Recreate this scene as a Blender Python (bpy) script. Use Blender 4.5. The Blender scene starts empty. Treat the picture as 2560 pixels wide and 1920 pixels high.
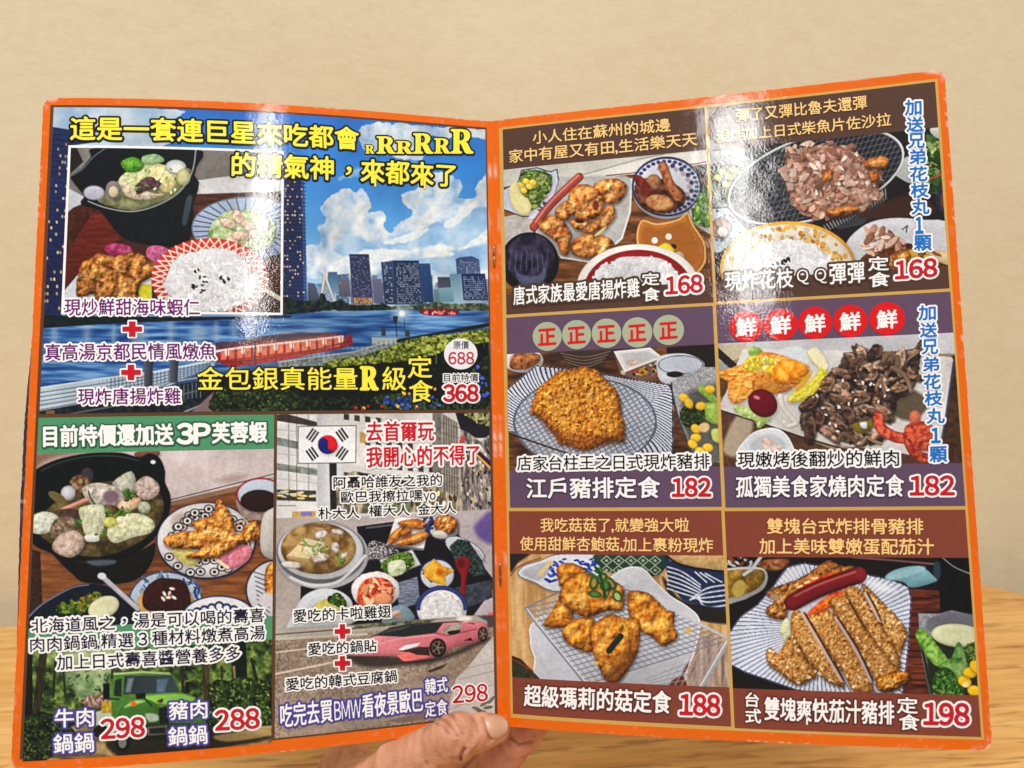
import bpy, math, random
import numpy as np

C = bpy.context.scene.collection
SC = bpy.context.scene
random.seed(4)

# ------------------------------------------------------------------ camera, light, exposure
PITCH = math.radians(12.0)
CAM = np.array([0.0, 0.0, 1.10])
FOC = 1850.0 / 2560.0                     # focal length over picture width
RC = np.array([[1, 0, 0], [0, math.sin(PITCH), -math.cos(PITCH)], [0, math.cos(PITCH), math.sin(PITCH)]])

cd = bpy.data.cameras.new('camera')
cam = bpy.data.objects.new('camera', cd)
C.objects.link(cam)
cam.location = CAM.tolist()
cam.rotation_euler = (math.pi / 2 - PITCH, 0, 0)
cd.sensor_width = 36.0
cd.lens = 36.0 * FOC
cd.clip_start = 0.01
cd.clip_end = 50
cd.dof.use_dof = True
cd.dof.focus_distance = 0.352
cd.dof.aperture_fstop = 11.0
SC.camera = cam

w = bpy.data.worlds.new('World')
SC.world = w
w.use_nodes = True
w.node_tree.nodes['Background'].inputs[0].default_value = (1.0, 0.985, 0.96, 1)
w.node_tree.nodes['Background'].inputs[1].default_value = 0.27

SC.view_settings.view_transform = 'Standard'
SC.view_settings.look = 'None'
SC.view_settings.exposure = 0.0
SC.view_settings.gamma = 1.0
SC.view_settings.use_curve_mapping = False
SC.cycles.use_denoising = True
SC.cycles.max_bounces = 6


def area(name, loc, target, sx, sy, power, col=(1, 0.975, 0.94)):
    ld = bpy.data.lights.new(name, 'AREA')
    ld.shape = 'RECTANGLE'
    ld.size = sx
    ld.size_y = sy
    ld.energy = power
    ld.color = col
    o = bpy.data.objects.new(name, ld)
    C.objects.link(o)
    o.location = loc
    d = np.array(target, float) - np.array(loc, float)
    from mathutils import Vector
    o.rotation_euler = Vector(d).to_track_quat('-Z', 'Y').to_euler()
    return o


# the ceiling batten behind the photographer (its reflection is the streak on both pages)
area('ceiling_batten', (-0.085, -1.70, 2.45), (-0.085, -1.70, 0.0), 0.10, 1.36, 11)
# unseen overhead fill, added to brighten the pages without reflecting in them
area('fill_panel', (-0.15, -0.55, 2.75), (-0.15, -0.55, 0.0), 1.3, 0.6, 44)


# ------------------------------------------------------------------ helpers
def lin(c):
    c = np.asarray(c, float) / 255.0
    return np.where(c <= 0.04045, c / 12.92, ((c + 0.055) / 1.055) ** 2.4)


def tag(o, label=None, cat=None, kind=None, group=None):
    if label: o['label'] = label
    if cat: o['category'] = cat
    if kind: o['kind'] = kind
    if group: o['group'] = group
    return o


def mesh_obj(name, verts, faces, mat, parent=None, cols=None, smooth=True):
    """verts (n,3) world, faces (m,3|4) or list of arrays -> one mesh object; cols (n,3) linear"""
    verts = np.asarray(verts, np.float32)
    fl = [np.asarray(f, np.int32) for f in (faces if isinstance(faces, list) else [faces]) if len(f)]
    me = bpy.data.meshes.new(name)
    loc = np.array(parent.matrix_world.translation if parent else (0, 0, 0), np.float32)
    if parent is not None: loc = np.array(world_loc(parent), np.float32)
    me.vertices.add(len(verts))
    me.vertices.foreach_set('co', (verts - loc).ravel())
    loops = np.concatenate([f.ravel() for f in fl])
    sizes = np.concatenate([np.full(len(f), f.shape[1], np.int32) for f in fl])
    me.loops.add(len(loops))
    me.loops.foreach_set('vertex_index', loops)
    me.polygons.add(len(sizes))
    me.polygons.foreach_set('loop_start', np.concatenate([[0], np.cumsum(sizes)[:-1]]).astype(np.int32))
    me.polygons.foreach_set('loop_total', sizes)
    me.polygons.foreach_set('use_smooth', np.full(len(sizes), smooth))
    me.update(calc_edges=True)
    if cols is not None:
        a = me.color_attributes.new('ink', 'FLOAT_COLOR', 'POINT')
        rgba = np.ones((len(verts), 4), np.float32)
        rgba[:, :3] = cols
        a.data.foreach_set('color', rgba.ravel())
    me.materials.append(mat)
    o = bpy.data.objects.new(name, me)
    C.objects.link(o)
    if parent is not None: o.parent = parent
    return o


def world_loc(o):
    l = np.zeros(3)
    while o is not None:
        l = l + np.array(o.location)
        o = o.parent
    return l


def empty(name, loc, parent=None):
    o = bpy.data.objects.new(name, None)
    C.objects.link(o)
    if parent is not None:
        o.parent = parent
        loc = np.array(loc) - world_loc(parent)
    o.location = [float(v) for v in loc]
    o.empty_display_size = 0.02
    return o


class NT:
    def __init__(s, name):
        s.m = bpy.data.materials.new(name)
        s.m.use_nodes = True
        s.t = s.m.node_tree
        s.b = s.t.nodes['Principled BSDF']

    def n(s, typ, ins=None, **kw):
        nd = s.t.nodes.new(typ)
        for k, v in kw.items(): setattr(nd, k, v)
        for k, v in (ins or {}).items():
            if isinstance(v, bpy.types.NodeSocket): s.t.links.new(v, nd.inputs[k])
            else: nd.inputs[k].default_value = v
        return nd

    def set(s, **kw):
        for k, v in kw.items():
            k = k.replace('_', ' ')
            if isinstance(v, bpy.types.NodeSocket): s.t.links.new(v, s.b.inputs[k])
            else: s.b.inputs[k].default_value = v

    def ramp(s, fac, stops):
        r = s.n('ShaderNodeValToRGB', {0: fac})
        e = r.color_ramp.elements
        while len(e) < len(stops): e.new(0.5)
        for i, (p, c) in enumerate(stops):
            e[i].position = p
            e[i].color = (*[float(x) for x in lin(c)], 1)
        return r.outputs[0]


# ------------------------------------------------------------------ materials
def print_material():
    k = NT('glossy_print')
    att = k.n('ShaderNodeAttribute', attribute_name='ink')
    pos = k.n('ShaderNodeNewGeometry')
    mp = k.n('ShaderNodeMapping', {0: pos.outputs['Position'], 'Scale': (1.0, 1.0, 1.0)})
    n1 = k.n('ShaderNodeTexNoise', {'Vector': mp.outputs[0], 'Scale': 1000.0, 'Detail': 2.0, 'Roughness': 0.6})
    n2 = k.n('ShaderNodeTexNoise', {'Vector': mp.outputs[0], 'Scale': 55.0, 'Detail': 2.0})
    b1 = k.n('ShaderNodeBump', {'Height': n1.outputs[0], 'Strength': 0.115, 'Distance': 0.00022})
    b2 = k.n('ShaderNodeBump', {'Height': n2.outputs[0], 'Strength': 0.15, 'Distance': 0.0012, 'Normal': b1.outputs[0]})
    k.set(Base_Color=att.outputs['Color'], Roughness=0.42, Normal=b2.outputs[0])
    k.b.inputs['Specular IOR Level'].default_value = 0.04
    k.b.inputs['Coat Weight'].default_value = 1.0
    k.b.inputs['Coat Roughness'].default_value = 0.03
    k.b.inputs['Coat IOR'].default_value = 1.5
    k.t.links.new(b2.outputs[0], k.b.inputs['Coat Normal'])
    return k.m


def wall_material():
    k = NT('woven_wallpaper')
    tc = k.n('ShaderNodeNewGeometry')
    m1 = k.n('ShaderNodeMapping', {0: tc.outputs['Position'], 'Scale': (45.0, 45.0, 110.0)})
    n1 = k.n('ShaderNodeTexNoise', {'Vector': m1.outputs[0], 'Scale': 1.0, 'Detail': 4.0, 'Roughness': 0.6})
    m2 = k.n('ShaderNodeMapping', {0: tc.outputs['Position'], 'Scale': (160.0, 160.0, 520.0)})
    n2 = k.n('ShaderNodeTexNoise', {'Vector': m2.outputs[0], 'Scale': 1.0, 'Detail': 3.0})
    n3 = k.n('ShaderNodeTexNoise', {'Vector': tc.outputs['Position'], 'Scale': 4.0, 'Detail': 2.0})
    mx = k.n('ShaderNodeMath', {0: n1.outputs[0], 1: n2.outputs[0]}, operation='ADD')
    m3 = k.n('ShaderNodeMath', {0: mx.outputs[0], 1: n3.outputs[0]}, operation='ADD')
    m4 = k.n('ShaderNodeMath', {0: m3.outputs[0], 1: 3.0}, operation='DIVIDE')
    col = k.ramp(m4.outputs[0], [(0.34, (219, 205, 174)), (0.50, (227, 214, 185)), (0.66, (233, 222, 195))])
    b = k.n('ShaderNodeBump', {'Height': mx.outputs[0], 'Strength': 0.12, 'Distance': 0.001})
    k.set(Base_Color=col, Roughness=0.8, Normal=b.outputs[0])
    k.b.inputs['Specular IOR Level'].default_value = 0.2
    return k.m


def wood_material():
    k = NT('ash_wood')
    tc = k.n('ShaderNodeTexCoord')
    m1 = k.n('ShaderNodeMapping', {0: tc.outputs['Object'], 'Scale': (6.0, 44.0, 44.0)})
    w1 = k.n('ShaderNodeTexNoise', {'Vector': m1.outputs[0], 'Scale': 1.0, 'Detail': 5.0, 'Roughness': 0.55, 'Distortion': 0.6})
    m2 = k.n('ShaderNodeMapping', {0: tc.outputs['Object'], 'Scale': (14.0, 240.0, 240.0)})
    w2 = k.n('ShaderNodeTexNoise', {'Vector': m2.outputs[0], 'Scale': 1.0, 'Detail': 4.0, 'Roughness': 0.6})
    m3 = k.n('ShaderNodeMapping', {0: tc.outputs['Object'], 'Scale': (24.0, 210.0, 210.0)})
    w3 = k.n('ShaderNodeTexNoise', {'Vector': m3.outputs[0], 'Scale': 1.0, 'Detail': 2.0, 'Roughness': 0.5})
    base = k.ramp(w1.outputs[0], [(0.30, (208, 158, 92)), (0.50, (221, 175, 108)), (0.70, (230, 190, 126))])
    fine = k.ramp(w2.outputs[0], [(0.36, (206, 194, 178)), (0.56, (255, 255, 255))])
    dark = k.ramp(w3.outputs[0], [(0.33, (150, 120, 92)), (0.43, (255, 255, 255))])
    x1 = k.n('ShaderNodeMix', {0: 0.5, 6: base, 7: fine}, data_type='RGBA', blend_type='MULTIPLY')
    x2 = k.n('ShaderNodeMix', {0: 0.5, 6: x1.outputs[2], 7: dark}, data_type='RGBA', blend_type='MULTIPLY')
    b = k.n('ShaderNodeBump', {'Height': w2.outputs[0], 'Strength': 0.1, 'Distance': 0.001})
    k.set(Base_Color=x2.outputs[2], Roughness=0.5, Normal=b.outputs[0])
    k.b.inputs['Specular IOR Level'].default_value = 0.3
    return k.m


def plain_material(name, col, rough=0.6, metal=0.0):
    k = NT(name)
    g = k.n('ShaderNodeNewGeometry')
    n = k.n('ShaderNodeTexNoise', {'Vector': g.outputs['Position'], 'Scale': 300.0, 'Detail': 2.0})
    c = np.array(col, float)
    k.set(Base_Color=k.ramp(n.outputs[0], [(0.3, c * 0.92), (0.7, np.minimum(c * 1.05, 255))]), Roughness=rough, Metallic=metal)
    return k.m


M_PRINT = print_material()
M_WALL = wall_material()
M_WOOD = wood_material()
M_STEEL = plain_material('staple_steel', (150, 140, 130), 0.35, 1.0)

# ------------------------------------------------------------------ the setting: wall and table
YAW = math.atan2(0.080, 0.932)
ex = np.array([math.cos(YAW), math.sin(YAW), 0.0])
ey = np.array([-math.sin(YAW), math.cos(YAW), 0.0])
FAR = np.array([-0.46, 0.605, 0.75])


def build_wall():
    o = FAR + ey * 0.03
    corner = 0.985
    th = 0.08
    a = o + ex * -2.2
    b = o + ex * corner
    f = ex * math.cos(math.radians(62)) - ey * math.sin(math.radians(62))
    # far wall then its return on the right, each a solid slab standing on the floor
    for name, p, q, out, lab in (('wall', a, b, ey, 'pale beige wall with a woven paper finish behind the menu'),
                                 ('wall', b, b + f * 1.3, np.array([f[1], -f[0], 0]) * -1.0, 'beige return wall beside the table corner at the far right')):
        pts = []
        for z in (0.0, 2.9):
            for v in (p, q, q + out * th, p + out * th):
                pts.append((v[0], v[1], z))
        fc = [(0, 1, 5, 4), (1, 2, 6, 5), (2, 3, 7, 6), (3, 0, 4, 7), (4, 5, 6, 7), (3, 2, 1, 0)]
        ob = mesh_obj(name, pts, np.array(fc), M_WALL, smooth=False)
        tag(ob, lab, 'wall')


build_wall()


def build_table():
    lx, ly, r, th = 1.9, 0.62, 0.045, 0.028
    cen = FAR + ex * (0.965 - lx / 2) - ey * (ly / 2)
    e = empty('table', (cen[0], cen[1], 0.0))
    e.rotation_euler = (0, 0, YAW)
    out = []
    for cx, cy, a0 in ((lx / 2 - r, ly / 2 - r, 0), (-lx / 2 + r, ly / 2 - r, 90), (-lx / 2 + r, -ly / 2 + r, 180), (lx / 2 - r, -ly / 2 + r, 270)):
        for k in range(13):
            a = math.radians(a0 + 90 * k / 12)
            out.append((cx + r * math.cos(a), cy + r * math.sin(a), math.cos(a), math.sin(a)))
    n = len(out)
    vs, fs = [], []
    prof = [(0.004, 0.0), (0.0012, -0.0009), (0.0, -0.003), (0.0, -th + 0.003), (0.004, -th)]
    for ins, z in prof:
        for x, y, nx, ny in out: vs.append((x - nx * ins, y - ny * ins, 0.75 + z))
    for j in range(len(prof) - 1):
        for i in range(n):
            k = (i + 1) % n
            fs.append((j * n + i, j * n + n + i, j * n + n + k, j * n + k))
    me = bpy.data.meshes.new('tabletop')
    me.from_pydata(vs, [], fs + [tuple(range(n)), tuple(range(len(vs) - 1, len(vs) - 1 - n, -1))])
    me.materials.append(M_WOOD)
    t = bpy.data.objects.new('tabletop', me)
    C.objects.link(t)
    t.parent = e
    for sx in (-1, 1):
        for sy in (-1, 1):
            x, y, h = sx * (lx / 2 - 0.09), sy * (ly / 2 - 0.09), 0.022
            v = [(x + a * h * s, y + b * h * s, z) for z, s in ((0.0, 0.75), (0.721, 1.0)) for a, b in ((-1, -1), (1, -1), (1, 1), (-1, 1))]
            m = bpy.data.meshes.new('leg')
            m.from_pydata(v, [], [(0, 1, 5, 4), (1, 2, 6, 5), (2, 3, 7, 6), (3, 0, 4, 7), (4, 5, 6, 7), (3, 2, 1, 0)])
            m.materials.append(M_WOOD)
            lg = bpy.data.objects.new('leg', m)
            C.objects.link(lg)
            lg.parent = e
    tag(e, 'pale ash wood table with a rounded far corner under the menu', 'table')


build_table()
fl = mesh_obj('floor', [(-3, -3, 0), (3, -3, 0), (3, 3, 0), (-3, 3, 0)], np.array([(0, 1, 2, 3)]), plain_material('floor_tile', (150, 140, 125)), smooth=False)
tag(fl, kind='structure')

# ------------------------------------------------------------------ the paper surface of the open menu
# each page is a sheet 210 x 297 mm bent about the spine; the bend was measured on the photograph
H, W = 0.297, 0.210
PP = [-0.010354, 0.133855, -0.376941, 0.021003, 0.089776, 0.281015, -0.162853, -0.09318, 0.308788, -0.150083, -0.09384, -0.122867,
      0.203271, -0.049986, 0.084367, 0.262108, -0.183134, 0.055613, 0.059924]
_d = np.array([math.sin(PP[3]), -math.cos(PP[3]) * math.cos(PP[4]), math.cos(PP[3]) * math.sin(PP[4])])
_e = np.array([1.0, 0, 0])
_e = _e - _d * (_e @ _d)
_e /= np.linalg.norm(_e)
_n = np.cross(_e, -_d)
_n /= np.linalg.norm(_n)


def _bend(t):
    N = 240
    s = (np.arange(N) + 0.5) / N * W
    S = np.linspace(0, W, N + 1)
    out = []
    for k in (0, 3):
        th = t[k] + t[k + 1] * (s / W) + t[k + 2] * (s / W) ** 2 + t[6] * np.exp(-s / 0.012)
        out.append((np.concatenate([[0], np.cumsum(np.cos(th)) * W / N]), np.concatenate([[0], np.cumsum(np.sin(th)) * W / N])))
    return S, out


BEND = {-1: _bend(PP[5:12]), 1: _bend(PP[12:19])}


def flat3(side, u, v, off=0.0):
    """page coordinates in metres (u from the spine, v from the top) -> menu space, off along the paper's normal"""
    u = np.asarray(u, float)
    v = np.asarray(v, float)
    S, ((x0, z0), (x1, z1)) = BEND[side]
    uu = np.clip(u, -0.0, W)
    ex_ = u - uu
    wv = v / H

    def ip(a, b): return np.interp(uu, S, a) * (1 - wv) + np.interp(uu, S, b) * wv
    h = 2e-4
    x, z = ip(x0, x1), ip(z0, z1)
    ua, ub = np.clip(uu - h, 0, W), np.clip(uu + h, 0, W)
    dx = (np.interp(ub, S, x0) - np.interp(ua, S, x0)) * (1 - wv) + (np.interp(ub, S, x1) - np.interp(ua, S, x1)) * wv
    dz = (np.interp(ub, S, z0) - np.interp(ua, S, z0)) * (1 - wv) + (np.interp(ub, S, z1) - np.interp(ua, S, z1)) * wv
    ln = np.hypot(dx, dz)
    x = x + dx / ln * ex_ - dz / ln * off
    z = z + dz / ln * ex_ + dx / ln * off
    return np.array(PP[:3]) + v[..., None] * _d + (x * side)[..., None] * _e + z[..., None] * _n


def to_world(P): return CAM + P @ RC.T
def page3(side, u, v, off=0.0): return to_world(flat3(side, u, v, off))


def plan(P):
    """menu space -> the measuring grid (2560 x 1920) in which the layout of the print was read off"""
    return 1280 + 1850 * P[..., 0] / -P[..., 2], 960 - 1850 * P[..., 1] / -P[..., 2]


def unplan(side, X, Y):
    X = np.asarray(X, float)
    Y = np.asarray(Y, float)
    u = (1245 - X) / 1170 * W if side < 0 else (X - 1245) / 1170 * W
    v = (Y - 280) / 1570 * H
    for _ in range(12):
        uc = np.clip(u, -0.01, W + 0.03)
        h = 1e-4
        a = plan(flat3(side, uc, v))
        b = plan(flat3(side, uc + h, v))
        c = plan(flat3(side, uc, v + h))
        j11, j21, j12, j22 = (b[0] - a[0]) / h, (b[1] - a[1]) / h, (c[0] - a[0]) / h, (c[1] - a[1]) / h
        det = j11 * j22 - j12 * j21
        rx, ry = X - a[0], Y - a[1]
        u = uc + np.clip((j22 * rx - j12 * ry) / det, -0.03, 0.03)
        v = v + np.clip((-j21 * rx + j11 * ry) / det, -0.03, 0.03)
    return u, v


# reading windows: origin in the measuring grid; 3.16 window units per grid unit
WIN = dict(A=(0, 200), B=(600, 200), C=(0, 650), D=(600, 650), E=(0, 1000), F=(600, 1000), G=(0, 1395), H=(600, 1395),
           R1=(1200, 150), R2=(1800, 150), R3=(1200, 600), R4=(1800, 600), R5=(1200, 1000), R6=(1800, 1000), R7=(1200, 1395), R8=(1860, 1395))
K = 3.16


def g(win, x, y):
    return WIN[win][0] + np.asarray(x, float) / K, WIN[win][1] + np.asarray(y, float) / K


def rect_of(side, pts):
    """four grid points TL TR BR BL -> page rectangle (u0, v0, u1, v1), u0 the inner side"""
    q = [unplan(side, *p) for p in pts]
    if side < 0: ul, ur = (q[0][0] + q[3][0]) / 2, (q[1][0] + q[2][0]) / 2
    else: ul, ur = (q[0][0] + q[3][0]) / 2, (q[1][0] + q[2][0]) / 2
    return float(ul), float((q[0][1] + q[1][1]) / 2), float(ur), float((q[2][1] + q[3][1]) / 2)


MENU_AT = page3(1, np.array(0.0), np.array(H))
menu = empty('menu', MENU_AT)
tag(menu, 'open glossy menu booklet with orange borders and dish photographs held upright in the hand', 'menu')

LAYER = 6.0e-5


def noise_table(seed): return np.random.RandomState(seed).rand(256, 256).astype(np.float32)


NTAB = noise_table(3)


def vnoise(x, y, seed=0):
    x = np.asarray(x, np.float32) + seed * 17.37
    y = np.asarray(y, np.float32) + seed * 9.71
    xi = np.floor(x).astype(np.int32)
    yi = np.floor(y).astype(np.int32)
    fx = x - xi
    fy = y - yi
    fx = fx * fx * (3 - 2 * fx)
    fy = fy * fy * (3 - 2 * fy)
    a = NTAB[yi & 255, xi & 255]
    b = NTAB[yi & 255, (xi + 1) & 255]
    c = NTAB[(yi + 1) & 255, xi & 255]
    d = NTAB[(yi + 1) & 255, (xi + 1) & 255]
    return (a * (1 - fx) + b * fx) * (1 - fy) + (c * (1 - fx) + d * fx) * fy


def fbm(x, y, oc=3, seed=0):
    t = 0
    a = 1.0
    s = 0
    for k in range(oc):
        t = t + a * vnoise(x * 2 ** k, y * 2 ** k, seed + k * 5)
        s += a
        a *= 0.55
    return t / s


def sheet(side, name, off, thick, col, parent, extra=None, bleed=0.0, wear=True, label=None):
    """one leaf of paper with rounded outer corners, a front, a back and a paper-white rim"""
    nu, nv, r = 150, 230, 0.0048
    v = np.linspace(0, 1, nv)
    v = 0.5 - 0.5 * np.cos(math.pi * v) * (0.25 + 0.75 * np.ones_like(v)) if False else v
    v = np.concatenate([np.linspace(0, r, 10)[:-1], np.linspace(r, H - r, nv - 18), np.linspace(H - r, H, 10)[1:]])
    nv = len(v)
    dv = np.minimum(v, H - v)
    um = np.where(dv < r, W - r + np.sqrt(np.maximum(r * r - (r - dv) ** 2, 0)), W)
    if extra is not None: um = um + extra(v)
    s = np.linspace(0, 1, nu)
    U = um[:, None] * s[None, :]
    V = np.repeat(v[:, None], nu, 1)
    rng = np.random.RandomState(int(off * 1e6) % 97 + side + 5)
    jag = (vnoise(v * 900, v * 0, 4 + side) - 0.5) * 0.0004
    U = U + jag[:, None] * (s[None, :] > 0.999)
    P = page3(side, U, V, off)
    B = page3(side, U, V, off - thick)
    e = np.minimum(np.minimum(V, H - V), um[:, None] - U)
    nz = fbm(U * 700, V * 700, 3, 2 + side)
    base = np.empty((nv, nu, 3))
    base[:] = lin(col)
    base *= (0.94 + 0.12 * fbm(U * 60, V * 60, 2, 9))[..., None]
    if wear:
        m = np.clip(1 - e / 0.0007, 0, 1) * np.clip((nz - 0.6) * 9, 0, 1) * 0.6 * np.clip((fbm(U * 45, V * 45, 2, 21 + side) - 0.48) * 7, 0, 1)
        creased = np.clip(1 - np.abs(U - 0.0012 - 0.0016 * (vnoise(V * 60, V * 0, 3))) / 0.0005, 0, 1) * np.clip((fbm(V * 160, U * 0, 3, 8) - 0.53) * 6, 0, 1) * 0.6
        scr = np.clip(1 - np.abs(U - 0.0032 - 0.001 * vnoise(V * 35, V * 0, 11)) / 0.0004, 0, 1) * np.clip((fbm(V * 130, U * 0 + 3, 3, 15) - 0.56) * 6, 0, 1) * 0.5
        cor = np.hypot(um[:, None] - U, np.minimum(V, H - V))
        m = np.maximum(m, np.clip(1.15 - cor / 0.006, 0, 1) * np.clip((fbm(U * 500, V * 500, 3, 33 + side) - 0.42) * 6, 0, 1) * np.clip(1.4 - e / 0.0018, 0, 1) * 0.85)
        fine = np.clip((fbm(U * 900 + V * 300, V * 260, 2, 51 + side) - 0.74) * 12, 0, 1) * 0.10
        m = np.maximum(np.maximum(np.maximum(m, creased), scr), fine)
        base = base * (1 - m[..., None]) + lin((240, 225, 210)) * m[..., None]
    n = nv * nu
    idx = np.arange(n).reshape(nv, nu)
    q = np.stack([idx[:-1, :-1], idx[1:, :-1], idx[1:, 1:], idx[:-1, 1:]], -1).reshape(-1, 4)
    if side < 0: q = q[:, ::-1]
    ring = np.concatenate([idx[0, :], idx[1:, -1], idx[-1, -2::-1], idx[-2:0:-1, 0]])
    rv = np.concatenate([P.reshape(-1, 3)[ring], B.reshape(-1, 3)[ring]])
    k = len(ring)
    a = np.arange(k)
    b = (a + 1) % k
    rq = np.stack([a, b, b + k, a + k], -1) + 2 * n
    if side < 0: rq = rq[:, ::-1]
    verts = np.concatenate([P.reshape(-1, 3), B.reshape(-1, 3), rv])
    cols = np.concatenate([base.reshape(-1, 3), base.reshape(-1, 3) * 0.9, np.tile(lin((228, 215, 196)), (2 * k, 1))])
    o = mesh_obj(name, verts, np.concatenate([q, q[:, ::-1] + n, rq]), M_PRINT, parent, cols)
    if label: o['label'] = label
    return o


def tint_sheet(side, name, rect, off, parent, colour, nu=70, nv=100):
    u0, v0, u1, v1 = rect
    U, V = np.meshgrid(np.linspace(u0, u1, nu), np.linspace(v0, v1, nv))
    P = page3(side, U, V, off)
    idx = np.arange(nu * nv).reshape(nv, nu)
    q = np.stack([idx[:-1, :-1], idx[1:, :-1], idx[1:, 1:], idx[:-1, 1:]], -1).reshape(-1, 4)
    c = np.empty((nv, nu, 3))
    c[:] = lin(colour)
    c *= (0.95 + 0.1 * fbm(U * 300, V * 300, 3, 6))[..., None]
    return mesh_obj(name, P.reshape(-1, 3), q, M_PRINT, parent, c.reshape(-1, 3))


ORANGE = (230, 102, 0)
left_page = sheet(-1, 'page', 0.0, 0.00025, ORANGE, menu)
right_page = sheet(1, 'page', 0.0, 0.00025, ORANGE, menu)
peek = lambda v: 0.0024 * np.clip((v - 0.09) / 0.06, 0, 1) * np.clip((H - 0.01 - v) / 0.10, 0, 1) - 0.0006
sheet(-1, 'back_page', -0.0007, 0.00025, (46, 44, 66), menu, peek, label='dark printed leaf peeking out behind the orange border')
sheet(1, 'back_page', -0.0007, 0.00025, ORANGE, menu, lambda v: 0 * v - 0.0004)
sheet(-1, 'back_cover', -0.0013, 0.0004, (226, 214, 196), menu, lambda v: peek(v) * 0.8 - 0.0002)
sheet(1, 'back_cover', -0.0013, 0.0004, (226, 120, 40), menu, lambda v: 0 * v - 0.0002)

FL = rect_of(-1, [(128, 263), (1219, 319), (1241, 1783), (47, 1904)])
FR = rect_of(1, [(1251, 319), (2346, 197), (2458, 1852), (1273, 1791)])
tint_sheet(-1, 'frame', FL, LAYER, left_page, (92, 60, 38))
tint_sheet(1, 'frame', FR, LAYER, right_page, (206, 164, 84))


# staples on the spine
def staple(v0):
    rr, nseg = 0.00033, 8
    side = -1
    pts = []
    for t in np.linspace(0, 1, 15):
        v = v0 + 0.0118 * t
        h = 0.0006 + 0.00035 * math.sin(math.pi * t) - 0.0012 * (abs(t - 0.5) > 0.47) - 0.0006 * math.exp(-((t - 0.5) / 0.06) ** 2)
        pts.append(page3(1, np.array(0.00015), np.array(v), h))
    pts = np.array(pts)
    vs, fs = [], []
    nw = RC @ _n
    sd = np.cross(nw, RC @ _d)
    for p in pts:
        for k in range(nseg):
            a = 2 * math.pi * k / nseg
            vs.append(p + nw * rr * math.sin(a) + sd * rr * 1.4 * math.cos(a))
    for i in range(len(pts) - 1):
        for k in range(nseg):
            fs.append((i * nseg + k, i * nseg + (k + 1) % nseg, (i + 1) * nseg + (k + 1) % nseg, (i + 1) * nseg + k))
    mesh_obj('staple', vs, np.array(fs), M_STEEL, menu)


for Y in (612, 1405):
    staple(float(unplan(1, 1245.0, float(Y))[1]))

# ------------------------------------------------------------------ painting the printed pictures (dots of ink on a fine grid of the sheet)
DENS = 1.0 / 0.00030


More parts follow.
